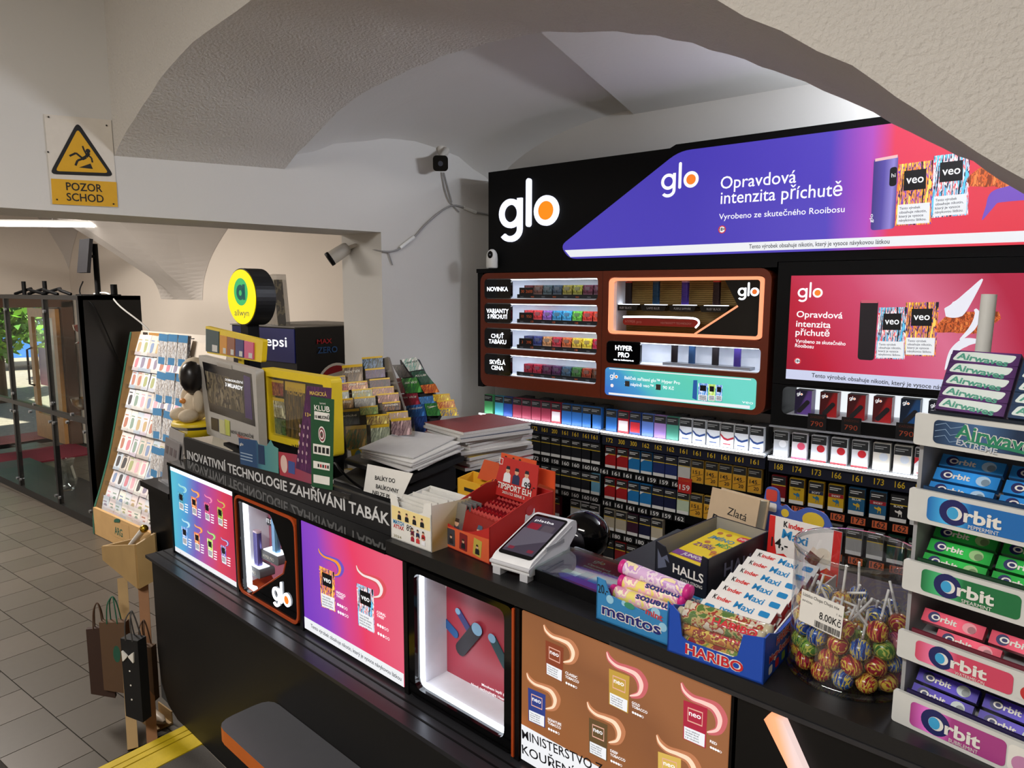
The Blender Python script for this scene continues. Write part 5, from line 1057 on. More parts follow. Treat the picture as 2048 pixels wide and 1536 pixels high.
# ---- halls box with game box
M = facing((-.597, 1.238, WZ + .03), -14)
t = thing('cough_drop_box', 'black cough drop counter box holding a yellow game', 'box', M); HB = mat('cough_drop_black', (22, 24, 34), .4)
fr_ = [(0, 0), (.126, 0), (.126, .08), (.112, .082), (.108, .06), (.03, .062), (.024, .074), (0, .08)]
tray(t, .126, .2, .08, .092, [HB], front=fr_, sidep=[(0, 0), (.2, 0), (.2, .092), (0, .08)])
inn = MB().plate([[(.003, .04), (.123, .04), (.123, .091), (.003, .091)]], -.1972, -.197); inn.M = Matrix(((0, 0, 1, .0026), (0, 1, 0, 0), (-1, 0, 0, 0), (0, 0, 0, 1))); inn.plate([[(.003, .04), (.198, .04), (.198, .091), (.003, .079)]], 0, .0004); inn.build('box_lining', mat('grey_card', (150, 146, 136), .7), t)
txt(t, 'HALLS', .045, .03, .017, PAPER, .072, .0006, 'L', .02); txt(t, 'EXTRA STRONG', .065, .018, .006, PAPER, .05, .0006)
MB().plate([[(.008, .025), (.03, .035), (.024, .05), (.036, .045), (.03, .06), (.016, .05), (.006, .066)]], .0004, .0004).build('burst_print', paint((90, 96, 116)), t)
e = bpy.data.objects.new('side_print', None); COL.objects.link(e); e.parent = t; e.matrix_local = side_frame(.1264)
txt(e, 'HALLS', .05, .034, .026, paint((110, 116, 140)), .12, .0004, 'L', .02)
GM = M @ TR(.018, .072, -.186) @ Matrix.Rotation(rad(6), 4, 'X')
g = thing('card_game', 'yellow card game with coloured words lying in the black box', 'game box', GM)
MB().box(0, .092, -.028, .0, 0, .172).build('game_carton', mat('game_yellow', (226, 196, 36), .45), g)
TM = Matrix.Translation((0, .0004, .172)) @ Matrix.Rotation(rad(-90), 4, 'X')
tp_ = bpy.data.objects.new('lid_print', None); COL.objects.link(tp_); tp_.parent = g; tp_.matrix_local = TM
for s, x, y, h, c, w_ in (('JMÉNO', .012, .118, .014, (60, 130, 170), .056), ('MĚSTO', .045, .094, .014, (60, 150, 90), .05), ('ZVÍŘE', .008, .07, .015, (110, 60, 130), .045), ('VĚC', .058, .048, .014, (200, 110, 30), .032)): txt(tp_, s, x, y, h, paint(c), w_, .0002, 'L', .02)
MB().plate([[(0, .012), (.092, .012), (.092, .034), (0, .034)]], 0, .0003).build('violet_band', paint((120, 66, 136)), tp_); txt(tp_, 'JUNIOR', .046, .018, .011, PAPER, .05, .0006, 'C', .02)
MB().plate([roundpoly([(.06, .14), (.092, .14), (.092, .162), (.06, .162)], .01)], 0, .0003).build('maker_badge', paint((200, 50, 60)), tp_); txt(tp_, 'INFOA', .077, .147, .008, PAPER, .026, .0006, 'C', .02)
for x, y in ((.018, .15), (.038, .152), (.024, .098), (.062, .066)): MB().plate([circ(x, y, .006)], 0, .0003).build('face_print', paint((180, 110, 60)), tp_)
MB().plate([circ(.018, -.014, .013)], .1722, .1724).build('age_badge', paint((190, 50, 60)), g); MB().plate([circ(.075, -.016, .01)], .1722, .1724).build('count_badge', paint((60, 130, 170)), g)
# ---- haribo box and rolls
M = facing((-.4755, 1.0425, WZ), -1.5)
t = thing('gummy_roll_box', 'royal blue gummy roll counter box with clear window', 'box', M); HBL = mat('gummy_box_blue', (20, 72, 176), .4); HR = mat('gummy_red', (200, 30, 44), .5)
fr_ = [(0, 0), (.163, 0), (.163, .076), (.128, .07), (.12, .032), (.112, .027), (.034, .029), (.026, .034), (.02, .072), (.008, .082), (0, .082)]
tray(t, .163, .07, .076, .04, [HBL], front=fr_, sidep=[(0, 0), (.07, 0), (.07, .06), (.05, .064), (.02, .076), (0, .076)])
MB().box(.158, .163, 0, .06, -.235, -.07).box(0, .163, 0, .0022, -.235, -.07).build('tray_tail', HBL, t)
MB().plate([[(.02, .026), (.128, .026), (.128, .07), (.02, .078)]], -.006, -.004).build('clear_window', ACRYL, t)
for bold_, m_, z_ in ((.07, PAPER, .0006), (.02, HR, .001)): txt(t, 'HARIBO', .082, .008, .016, m_, .098, z_, 'C', bold_)
e = bpy.data.objects.new('side_print', None); COL.objects.link(e); e.parent = t; e.matrix_local = side_frame(.1634)
for s, x, y, h, w_ in (('HARIBO', .05, .045, .013, .07), ('Mega-Roulette', .02, .026, .011, .11)):
    for bold_, m_, z_ in ((.07, PAPER, .0003), (.02, HR, .0007)): txt(e, s, x, y, h, m_, w_, z_, 'L', bold_)
for k, c in enumerate(((230, 230, 226), (190, 40, 44), (130, 160, 60), (120, 40, 40))): MB().plate([rrect(.02 + k * .03, .006, .036 + k * .03, .02, .004)], .0003, .0004).build('sweet_print', paint(c), e)
HC = [streak('roll_gummy_%d' % i, c, 0, 2.6, 0, .2) for i, c in enumerate(([(150, 40, 40), (210, 170, 70), (120, 150, 60), (230, 200, 150)], [(214, 150, 60), (150, 50, 46), (226, 200, 90), (196, 110, 60)], [(90, 120, 60), (190, 170, 110), (160, 60, 50), (210, 200, 180)]))]
for k, (y, z) in enumerate(((.0165, -.020), (.0395, -.024), (.0615, -.021), (.0165, -.048), (.040, -.050), (.064, -.047))):
    roll(M @ TR(.008 + .002 * (k % 2), y, z), .148, .0125, HC[k % 3], mat('roll_clear_end', (190, 180, 150), .25), 'clear wrapped gummy roll, %s of the blue box' % ('lowest in the window', 'middle one in the window', 'upper one in the window', 'lowest of the second row', 'middle of the second row', 'upper of the second row', 'lying on top of the rolls')[k], 'gummy rolls', 'HARIBO' if k in (1, 2) else None, HR)
# ---- kinder box
M = facing((-.470, 1.118, .9728), -9.5)
t = thing('chocolate_bar_box', 'white and red chocolate bar box with raised header card', 'box', M); KW = mat('choc_white', (232, 230, 226), .45); KR = mat('choc_red', (206, 34, 30), .45); KB = mat('choc_blue', (30, 130, 190), .5); KK = mat('choc_black', (24, 22, 24), .5)
tray(t, .140, .275, .03, .07, [KW], sidep=[(0, 0), (.275, 0), (.275, .075), (.1, .06), (0, .03)], front=[(0, 0), (.14, 0), (.14, .05), (.12, .028), (.02, .028), (0, .045)])
b = MB().box(0, .14, 0, .028, .0002, .0012).build('red_front', KR, t)
hc = MB().plate([[(0, 0), (.142, 0), (.142, .105), (0, .105)]], -.003, 0).build('header_card', KW, t, Matrix.Translation((0, .052, -.272)) @ Matrix.Rotation(rad(-4), 4, 'X'))
wav = [(.0, 0), (.142, 0), (.142, .02), (.12, .03), (.105, .018), (.088, .022), (.07, .03), (.05, .024), (.035, .034), (.02, .03), (.013, .06), (.012, .105), (0, .105)]
MB().plate([wav], .0004, .0006).build('red_print', KR, hc); MB().plate([[(.127, .02), (.142, .02), (.142, .105), (.127, .105)]], .0004, .0006).build('red_print', KR, hc)
txt(hc, 'K', .03, .088, .011, KK, .009, .0008, 'L', .03); txt(hc, 'inder', .040, .088, .010, KR, .03, .0008, 'L', .03); txt(hc, 'Maxi', .028, .066, .017, KB, .052, .0008, 'L', .02, slant=.15); txt(hc, '14,-', .008, .044, .018, INK, .034, .0014, 'L', .01, .1, slant=.2)
b = MB(); b.M = Matrix.Translation((.095, .045, .001)) @ Matrix.Rotation(rad(-28), 4, 'Z'); b.plate([[(-.012, -.016), (.012, -.016), (.012, .014), (-.012, .014)]], 0, .0008, 0); b.plate([[(-.012, .006), (.012, .006), (.012, .016), (-.012, .016)]], .001, .001, 1); b.build('choc_print', [paint((110, 54, 36)), paint((226, 214, 196))], hc)
MB().plate([circ(.112, .05, .016)], .0003, .0003).build('cream_print', paint((226, 216, 196)), hc); MB().plate([circ(.045, .012, .006, 14, .008)], .0008, .0008).build('drop_print', paint((220, 230, 240)), hc)
e = bpy.data.objects.new('side_print', None); COL.objects.link(e); e.parent = t; e.matrix_local = side_frame(.1404)
txt(e, 'Kinder', .02, .032, .010, KK, .04, .0004, 'L', .02); txt(e, 'Maxi', .02, .014, .014, KB, .04, .0004, 'L', .02)
def bar(Mw, lab, flip=False):
    t = thing('chocolate_bar', lab, 'chocolate bar', Mw, 'white and red chocolate bars')
    L_, W_, H_ = .124, .026, .016
    b = MB(); n_ = 12; pts = [(0, 0)] + [(L_ * i / n_, .003 + .0025 * math.sin(i * 1.9)) for i in range(n_ + 1)] + [(L_, -.008), (0, -.008)]
    b.plate([[(0, 0), (L_, 0), (L_, W_), (0, W_)]], -.001, 0); b.M = Matrix.Rotation(rad(90), 4, 'X'); b.plate([[(0, -.001), (L_, -.001)] + [(L_ - L_ * i / n_, -.0085 - .002 * math.sin(i * 1.9)) for i in range(n_ + 1)]], -.0002, .0004); b.build('white_wrapper', KW, t)
    MB().box(.001, L_ - .001, .0006, W_ - .0006, -H_, -.001).build('red_wrapper', KR, t)
    e = bpy.data.objects.new('brand_print', None); COL.objects.link(e); e.parent = t; e.matrix_local = Matrix.Translation((L_, W_, .0003)) @ Matrix.Rotation(math.pi, 4, 'Z') if flip else Matrix.Translation((0, 0, .0003))
    txt(e, 'K', .010, .009, .0095, KK, .007, 0, 'L', .03); txt(e, 'inder', .018, .009, .0085, KR, .027, 0, 'L', .03); txt(e, 'Maxi', .052, .006, .013, KB, .036, 0, 'L', .02, .02, slant=.15)
    MB().plate([rrect(.098, .006, .116, .018, .003)], 0, .0001).build('milk_print', KB, e)
for k in range(7):
    zz_ = -.008 - k * .031 - .0; yy_ = .046 + k * .0075
    bar(M @ TR(.007 + R.uniform(-.002, .002), yy_, zz_ - .0) @ Matrix.Rotation(rad(-62), 4, 'X'), 'white and red chocolate bar, %s from the front of the top layer' % ORD[k] + (', upside down' if k == 0 else ''), k == 0)
    if k < 3: bar(M @ TR(.007, yy_ - .0185, zz_ + .006) @ Matrix.Rotation(rad(-62), 4, 'X'), 'white and red chocolate bar in the under layer, %s from the front' % ORD[k])
# ---- book and blue cut-out behind
M = facing((-.60, 1.475, .9706), -16)
t = thing('old_book', 'beige clothbound book with handwritten title standing behind the chocolate box', 'book', M @ Matrix.Rotation(rad(-12), 4, 'X'))
MB().box(0, .125, 0, .165, -.003, 0).build('front_cover', mat('book_beige', (196, 172, 142), .7), t); MB().box(.004, .121, .003, .162, -.034, -.003).build('book_pages', mat('book_pages', (206, 200, 176), .8), t); MB().box(0, .125, 0, .165, -.038, -.034).build('back_cover', mat('book_beige', (196, 172, 142), .7), t)
txt(t, 'Zlatá', .05, .115, .016, INK, .05, .0006, 'L', 0, .08, slant=.3); txt(t, 'Pohla', .012, .085, .022, INK, .09, .0006, 'L', 0, .05, slant=.3)
M = facing((-.50, 1.56, .9706), -10)
t = thing('cardboard_cutout', 'blue die-cut card with plain yellow shapes behind the chocolate box', 'cardboard display', M)
ol = roundpoly([(-.02, 0), (.165, 0), (.172, .07), (.16, .09), (.168, .11), (.15, .14), (.11, .145), (.08, .125), (.062, .14), (.05, .13), (.045, .17), (.015, .172), (.008, .12), (-.02, .1)], .012)
MB().plate([ol], -.004, 0).build('blue_board', mat('cutout_blue', (70, 96, 176), .5), t)
for p_, c in ((circ(.125, .118, .024, 18, .018), (222, 190, 60)), (circ(.062, .12, .009), (222, 190, 60)), (circ(.13, .075, .02, 18, .012), (216, 182, 56)), (circ(.105, .095, .015), (214, 180, 54)), (rrect(.016, .14, .042, .166, .006), (206, 70, 60)), (rrect(.018, .116, .042, .136, .004), (228, 226, 222))): MB().plate([p_], .0003, .001).build('shape_print', paint(c), t)
# ---- jar of lollipops
JC = V((-.2205, 1.165, WZ)); JR = .0885
t = thing('candy_jar', 'clear plastic cylinder jar filled with wrapped lollipops', 'jar', Matrix.Translation(JC))
JM = clear('jar_plastic', (244, 246, 249), .11)
MB().lathe([(JR, .003), (JR, .205)], 48).build('jar_wall', JM, t); MB().lathe([(JR + .004, 0), (JR + .0045, .006), (JR + .001, .010)], 48).lathe([(0, .001), (JR + .004, .001)], 48).build('jar_foot', clear('jar_foot', (225, 230, 232), .12), t)
MB().lathe([(JR + .0005, .198), (JR + .002, .203), (JR + .0015, .207), (JR - .001, .206)], 48).build('jar_rim', clear('jar_rim', (235, 238, 240), .2), t)
tpm = clear('clear_tape', (238, 238, 240), .16, .2)
MB().lathe([(JR + .0006, .140), (JR + .0006, .158)], 30, a0=200, a1=330).build('tape_band', tpm, t)
jl = Matrix.Rotation(rad(-88 - 18), 4, 'Z') @ TR(JR + .001, 0, .125) @ Matrix.Rotation(rad(90), 4, 'Z') @ Matrix.Rotation(rad(90), 4, 'X') @ Matrix.Rotation(rad(-3), 4, 'Z')
lab_ = MB().plate([[(-.034, -.03), (.034, -.03), (.034, .022), (-.034, .022)]], 0, .0004).build('price_label', PAPER, t, jl)
txt(lab_, 'Lízátko Chupa Chups mix', -.031, .013, .005, INK, .058, .0008); txt(lab_, '8.00Kč', .032, -.013, .011, INK, .034, .0008, 'R', .01); txt(lab_, '8.0 Kč/ks', -.031, .004, .003, INK, .016, .0008); txt(lab_, '1 ks', .032, .004, .003, INK, .008, .0008, 'R')
b = MB(); x = -.008
while x < .031:
    wd_ = R.choice((.0006, .001, .0014)); b.plate([[(x, -.028), (x + wd_, -.028), (x + wd_, -.018), (x, -.018)]], .0008, .0008); x += wd_ + R.choice((.0006, .001))
b.build('bar_stripes', INK, lab_)['kind'] = 'stuff'
LC = [('red', [(150, 24, 40), (220, 190, 70), (176, 30, 50), (120, 14, 30)]), ('crimson and yellow', [(226, 190, 60), (170, 30, 44), (230, 200, 90), (150, 20, 40)]), ('green', [(90, 140, 50), (200, 200, 90), (60, 110, 40), (140, 180, 70)]), ('blue', [(24, 60, 140), (220, 200, 70), (40, 96, 180), (20, 40, 110)]), ('pink', [(214, 96, 120), (150, 60, 130), (236, 150, 160), (190, 70, 110)])]
lm = [MB().ball((0, 0, 0), (.0155, .0155, .0165), 0, 14, 10).mesh('candy', streak('lolly_%d' % i, c[1], 0, 2.6, 90, .22)) for i, c in enumerate(LC)]
smesh = MB().tube([(0, 0, .014), (0, 0, .066)], .0021, 6).mesh('stick', mat('stick_white', (228, 226, 220), .5))
wmesh = MB().lathe([(.009, .0125), (.005, .016), (.0075, .022)], 8).mesh('wrapper_twist', clear('twist_film', (235, 225, 225), .3, .15))
k = 0; used = set()
for lay in range(4):
    z = .0185 + lay * .027
    rings = ((.0705, 13), (.040, 7), (.010, 2)) if lay < 3 else ((.068, 8), (.036, 3))
    for rr, nn_ in rings:
        for i in range(nn_):
            an = 2 * math.pi * (i + .5 * (lay % 2) + R.uniform(-.06, .06)) / nn_ + lay * .4
            c = R.choices(range(5), (5, 4, 3, 4, 1.5))[0]; p = V((rr * math.cos(an), rr * math.sin(an), z + R.uniform(-.001, .002)))
            inw = V((-p.x, -p.y, 0)); inw = inw.normalized() if inw.length > .02 else V((R.uniform(-1, 1), R.uniform(-1, 1), 0)).normalized()
            tg = V((-inw.y, inw.x, 0)) * R.uniform(-.9, .9); d = (inw * R.uniform(.3, 1) + tg + V((0, 0, R.uniform(.1, 1.6) if lay > 1 else R.uniform(-.1, .8)))).normalized()
            if lay == 3 and i % 3 == 0: d = V((-p.x * 4, -p.y * 4, 1)).normalized()
            m_ = Matrix.Translation(JC + p) @ d.to_track_quat('Z', 'Y').to_matrix().to_4x4()
            t_ = thing('lollipop', '%s lollipop, %s, %s layer in the jar' % (LC[c][0], ('%s around the rim' % ORD[i] if rr > .06 else '%s in the inner ring' % ORD[i] if rr > .02 else '%s at the middle' % ORD[i]), ('bottom', 'second', 'third', 'top')[lay]), 'lollipop', m_, 'lollipops in the jar')
            put('candy', lm[c], t_); put('stick', smesh, t_); put('wrapper_twist', wmesh, t_)
# ---- gum rack
GF = frame((-.130, 1.059, WZ), (.969, -.246, 0))
t = thing('gum_rack', 'tiered white chewing gum rack at the end of the counter', 'rack', GF); GW = mat('rack_white', (206, 206, 202), .45); GG = mat('rack_grey', (150, 150, 152), .5)
TI = [(0, .047), (.097, .137), (.196, .239), (.295, .340), (.400, .443)]
for x in (-.006, .252):
    b = MB(); b.M = side_frame(x); b.plate([[(.012, 0), (.16, 0), (.16, .44), (.10, .44), (.04, .40), (.012, .40)]], 0, .005); b.build('rack_side', GG, t)
MB().box(-.006, .257, 0, .44, -.165, -.16).build('rack_back', GG, t)
NAVYG = mat('gum_navy', (30, 34, 92), .4)
strips = [('Orbit', 'BUBBLEMINT', (164, 60, 130)), ('Orbit', 'WATERMELON', (204, 66, 96)), ('Orbit', 'SPEARMINT', (26, 110, 62)), ('Orbit', 'PEPPERMINT', (26, 104, 176)), ('Airwaves', 'EXTREME', (20, 44, 74))]
for i, ((y0, y1), (w1, w2, c)) in enumerate(zip(TI, strips)):
    sh = thing('gum_shelf', None, None); sh.parent = t; sh.matrix_local = Matrix()
    MB().plate([roundpoly([(-.01, y0), (.262, y0), (.262, y1), (-.01, y1)], .004)], -.006, 0).build('shelf_front', GW, sh)
    b = MB(); b.M = side_frame(-.003); b.plate([[(.004, y0 + .004), (.158, y0 + .05), (.158, y0 + .053), (.004, y0 + .007)]], 0, .255); b.build('shelf_plate', GG, sh)
    e_ = MB().plate([rrect(.014, y0 + .006, .128 if i < 4 else .22, y1 - .006, .006)], .0004, .0008).build('brand_strip', grad('gum_strip_%d' % i, [(0, c), (.25, tuple(min(255, int(v * 1.5 + 40)) for v in c)), (.45, c), (1, c)], (1, 0, 0), 0), sh)
    hh = y1 - y0
    if w1 == 'Orbit':
        MB().plate([circ(.046, y0 + hh * .52, hh * .38, 24)], .001, .0012).build('brand_disc', NAVYG, e_); MB().plate([circ(.047, y0 + hh * .5, hh * .2, 20)], .0014, .0014).build('brand_ring', PAPER, e_); MB().plate([circ(.045, y0 + hh * .5, hh * .15, 16, hh * .18)], .0016, .0016).build('brand_core', paint((60, 160, 210)), e_)
        txt(e_, 'rbit', .058, y0 + hh * .34, hh * .36, PAPER, .042, .0018, 'L', .03); txt(e_, w2, .064, y0 + hh * .16, hh * .11, PAPER, .034, .0018)
        MB().plate([rrect(.13, y0 + .006, .25, y1 - .006, .006)], .0004, .0007).build('fruit_strip', GW if i else PAPER, sh)
        b = MB(); b.plate([circ(.146, y0 + hh * .4, hh * .25)], .001, .001); b.build('fruit_print', paint(((190, 130, 170), (190, 50, 50), (50, 120, 50), (200, 220, 240))[i]), sh)
    else:
        for bo, m_, z_ in ((.05, PAPER, .0012), (.02, paint((40, 130, 96)), .0016)): txt(e_, 'Airwaves', .04, y0 + hh * .42, hh * .4, m_, .095, z_, 'L', bo, -.02, slant=.15)
        ribs = spline([V((.05, y0 + hh * .36)), V((.1, y0 + hh * .34)), V((.15, y0 + hh * .2)), V((.2, y0 + hh * .3))], 5)
        b = MB().add([(p.x, p.y, .0014) for p in ribs] + [(p.x, p.y - .004, .0014) for p in ribs], [(q, q + 1, len(ribs) + q + 1, len(ribs) + q) for q in range(len(ribs) - 1)]); b.build('brand_wave', paint((40, 130, 96)), e_)
        txt(e_, 'EXTREME', .042, y0 + hh * .2, hh * .16, paint((190, 196, 204)), .046, .0016, 'L', .02, slant=.2)
        b = MB()
        for q in range(3): b.tube([(.016, y0 + .03 - q * .008, .001), (.028, y0 + .034 - q * .008, .001), (.034, y0 + .028 - q * .009, .001), (.05, y0 + .033 - q * .009, .001)], .0004, 4)
        b.build('lightning_print', paint((150, 180, 210)), e_)['kind'] = 'stuff'
    MB().box(.004, .25, y1 - .012, y1 + .004, -.012, -.008).build('carton_edge', mat('carton_edge_%d' % i, tuple(int(v * .5) for v in (c if i else (60, 40, 130))), .5), sh)
def gum(Mw, c, c2, word, lab, grp, wc=None, L_=.0755, wave=False):
    t = thing('gum_pack', lab, 'gum pack', Mw, grp); H_ = .0185
    MB().box(0, L_, 0, H_, -.011, 0).build('gum_wrapper', grad('gum_%d_%d_%d' % c, [(0, c), (.6, tuple(min(255, int(v * 1.25 + 10)) for v in c)), (1, c)], (1, 0, 0), 0, rough=.25), t)
    if not wave:
        MB().plate([circ(.0145, H_ * .5, .0075, 18)], .0003, .0004).build('brand_disc', NAVYG, t); txt(t, 'Orbit', .011, H_ * .3, .0075, PAPER, .032, .0007, 'L', .03)
        MB().plate([circ(.058, H_ * .5, .0085, 16, .0075)], .0003, .0004).build('fruit_print', paint(c2), t); MB().plate([circ(.061, H_ * .42, .005, 12)], .0006, .0006).build('fruit_print', paint(tuple(int(v * .7) for v in c2)), t)
    else:
        MB().plate([roundpoly([(.002, .004), (.03, .003), (.07, .0045), (.0745, .015), (.03, .017), (.008, .0165)], .004)], .0003, .0004).build('brand_field', paint((214, 226, 222)), t); txt(t, 'Airwaves', .007, .0065, .008, paint((70, 150, 128)), .06, .0007, 'L', .03, -.02, slant=.15)
    return t
sets = [((60, 44, 150), (190, 200, 200), 'violet'), ((206, 74, 96), (230, 150, 160), 'pink'), ((34, 150, 60), (150, 190, 130), 'green'), ((38, 120, 190), (170, 200, 226), 'blue')]
tiern = ['bottom', 'second lowest', 'middle', 'fourth']
for i in range(4):
    c, c2, nm = sets[i]; y1 = TI[i][1]
    for col in range(3):
        for r in range(3):
            if i == 1 and (r == 2 or (r == 0 and col == 1)): continue
            a = 40
            m_ = GF @ TR(.006 + col * .082 + (.025 if (i == 1 and r == 0) else 0), y1 - .006 + r * .0165, -.014 - r * .017) @ Matrix.Rotation(rad(-a), 4, 'X')
            gum(m_, c, c2, 'Orbit', '%s gum pack, %s row, %s column on the %s tier' % (nm, ('front', 'second', 'rear')[r], ORD[col], tiern[i]), 'gum packs on the lower tiers')
MB().plate([[(0, 0), (.17, 0), (.17, .085), (0, .085)]], -.004, 0).build('purple_carton', paint((44, 30, 52)), t, Matrix.Translation((.006, .446, -.016)) @ Matrix.Rotation(rad(-30), 4, 'X'))
for col in range(2):
    for r in range(5):
        m_ = GF @ TR(.010 + col * .082, .4475, -.012) @ Matrix.Rotation(rad(-30), 4, 'X') @ TR(0, .0005 + r * .0172, .004)
        cc = (70, 34, 90) if col == 0 else (24, 50, 84)
        gum(m_, cc, cc, 'Airwaves', '%s wave-print gum pack, %s from the bottom on the top tier' % ('purple' if col == 0 else 'dark blue', ORD[r]), 'gum packs on the top tier', None, .078, True)
MB().tube([(.018, .44, -.13), (.018, .60, -.14)], .010, 10).build('rack_pole', GW, t)
# ================================================================ wall fittings
KD = .0
sg = thing('warning_sign', 'yellow POZOR SCHOD step warning sign on the side wall', 'sign', WL)
MB().plate([PP(WL, [(104, 408), (236, 415), (222, 240), (88, 228)], .004)], .0005, .004).build('sign_board', mat('sign_white', (214, 206, 194), .5), sg)
tri = roundpoly(PP(WL, [(99, 348), (229, 353), (155, 243)], .006), .022); tri2 = roundpoly(PP(WL, [(111, 342), (217, 346), (155.5, 258)], .006), .012)
MB().plate([tri], .0042, .0052).build('triangle_border', INK, sg); SY = mat('sign_yellow', (214, 162, 34), .5)
MB().plate([tri2], .0054, .0058).build('triangle_field', SY, sg)
fb = MB()
for pts, wd in (([(165, 292), (168, 300), (173, 309)], 3.2), ([(178, 306), (172, 314), (164, 318)], 6), ([(164, 316), (152, 306), (139, 312)], 3.8), ([(164, 318), (155, 321), (151, 331)], 4), ([(175, 309), (183, 316), (185, 325)], 3.2)):
    P = [F(WL, *p, .006) for p in pts]; sc_ = (F(WL, 160, 300, .006) - F(WL, 160, 300 + wd / 2, .006)).length
    for a, c in zip(P, P[1:]):
        d = (c - a).normalized(); n_ = V((-d.y, d.x)) * sc_; fb.plate([[a - n_, c - n_, c + n_, a + n_]], .0061, .0061)
c = F(WL, 176, 302, .006); fb.plate([circ(c.x, c.y, .0075)], .0061, .0061); fb.plate([PP(WL, [(158, 335), (186, 338), (181, 327)], .006)], .0061, .0061)
fb.build('falling_figure', INK, sg)
MB().plate([PP(WL, [(105, 408), (236, 414), (233, 364), (102, 357)], .006)], .0042, .005).build('text_field', SY, sg)
ptxt(sg, WL, 'POZOR', (133, 380), (205, 384), 15, INK, .0054, .012); ptxt(sg, WL, 'SCHOD', (134, 401), (208, 405), 15, INK, .0054, .012)
for p in ((97, 234), (213, 251), (96, 304), (114, 399), (227, 408)):
    c = F(WL, *p, .006); MB().plate([circ(c.x, c.y, .003, 10)], .006, .0075).build('screw', mat('screw_dark', (60, 56, 50), .4, metal=.6), sg)
# ---- cctv cameras and cable
CW = mat('camera_white', (206, 200, 190), .45)
jm = WL @ V((ap - .0, 1.80, -.185))
t = thing('bullet_camera', 'white bullet camera on the opening reveal looking down the hall', 'camera')
ax = -de
def along(p, d, r, n=20, mi=0): b = MB(); b.M = Matrix.Translation(p) @ V(d).to_track_quat('Z', 'Y').to_matrix().to_4x4(); return b
b = along(jm, ax, 0); b.lathe([(0, .001), (.034, .001), (.034, .010), (.026, .022), (0, .024)], 24); b.build('mount', CW, t)
endp = atY(657, 520, jm.y - .125); st_ = atY(697, 494, jm.y - .045); d = (endp - st_).normalized(); L_ = (endp - st_).length
MB().tube([jm + ax * .02, jm + ax * .04, st_ + d * .02], .009, 8).build('mount_arm', CW, t)
b = along(st_, d, 0); b.lathe([(0, 0), (.022, .0), (.03, .012), (.033, .05), (.034, L_ * .86), (.031, L_ * .9)], 24); b.build('camera_body', CW, t)
b = along(st_, d, 0); b.lathe([(.0335, L_ * .84), (.036, L_ * .86), (.035, L_), (.026, L_ * 1.0), (0, L_ * .97)], 24); b.build('camera_front', MATTE, t)
t = thing('bullet_camera', 'dark faced bullet camera high on the white wall by the black header sign', 'camera')
wp = WL @ V((*F(WL, 885, 299, .001), .001)); fp2 = atY(881, 327, wp.y - .11); d = (fp2 - wp).normalized()
nz = WL.col[2].xyz
b = along(wp, nz, 0); b.lathe([(0, .0), (.035, .0), (.035, .012), (.02, .022), (0, .022)], 24); b.build('mount', CW, t)
MB().tube([wp + nz * .01, wp + nz * .03, fp2 - V((0, 0, -.01)) - d * .05], .010, 8).build('mount_arm', CW, t)
CM = frame(fp2, (math.cos(rad(42)), math.sin(rad(42)), 0)) @ Matrix.Rotation(rad(14), 4, 'X')
MB().plate([rrect(-.034, -.032, .034, .034, .016)], -.085, -.012).build('camera_body', CW, t, CM); MB().plate([rrect(-.036, -.035, .036, .037, .017)], -.012, .004).build('camera_front', GLOSSY, t, CM); MB().plate([circ(0, 0, .012)], .004, .006).build('lens', mat('lens_grey', (70, 74, 84), .1), t, CM)
CG = mat('cable_grey', (150, 148, 146), .6)
def wallpath(pts, o=.008): return [WL @ V((*F(WL, *p, o), o)) for p in pts]
t = thing('camera_cable', 'grey cable draped along the white wall between the two cameras', 'cable')
MB().tube(spline(wallpath([(765, 503), (782, 503), (800, 497), (825, 478), (850, 450), (880, 424), (905, 411), (930, 416), (950, 424), (975, 429)]), 4), .005, 6).build('main_cable', CG, t)
MB().tube(spline(wallpath([(884, 345), (889, 375), (896, 398), (906, 411), (918, 424)]), 4), .003, 6).build('branch_cable', CG, t)
MB().tube(spline(wallpath([(888, 345), (897, 380), (904, 405)]), 4), .003, 6).build('branch_cable', CG, t)
MB().tube(wallpath([(800, 496), (828, 474)], .010), .009, 8).build('cable_sleeve', WHITEP, t); MB().tube(wallpath([(928, 415), (952, 425)], .010), .009, 8).build('cable_sleeve', WHITEP, t)
MB().tube(spline(wallpath([(776, 503), (780, 515), (785, 530)]), 4), .003, 6).build('loose_end', CG, t)
MB().tube(spline([jm + ax * .012, jm + ax * .02 + V((.03, 0, -.03)), WL @ V((ap + .01, 1.775, -.08)) + ax * .02, wallpath([(765, 503)])[0]], 4), .004, 6).build('main_cable', CG, t)
# ---- tube lamp in the hall
t = thing('tube_lamp', 'glowing white tube lamp under the hall vault', 'lamp')
a, c = atZ(188, 450, 2.12), atZ(-90, 447, 2.12); TL = lit('tube_glow', (255, 250, 244), 9.0)
MB().tube([a, a.lerp(c, .5), c], .02, 10).build('glow_tube', TL, t); MB().tube([a + V((0, 0, .024)), c + V((0, 0, .024))], .014, 8).build('lamp_body', WHITEP, t)
for s_ in (.3, .9): p = a.lerp(c, s_); MB().tube([p + V((0, 0, .03)), V((p.x, p.y, 2.75))], .003, 6).build('hanger_wire', CG, t)
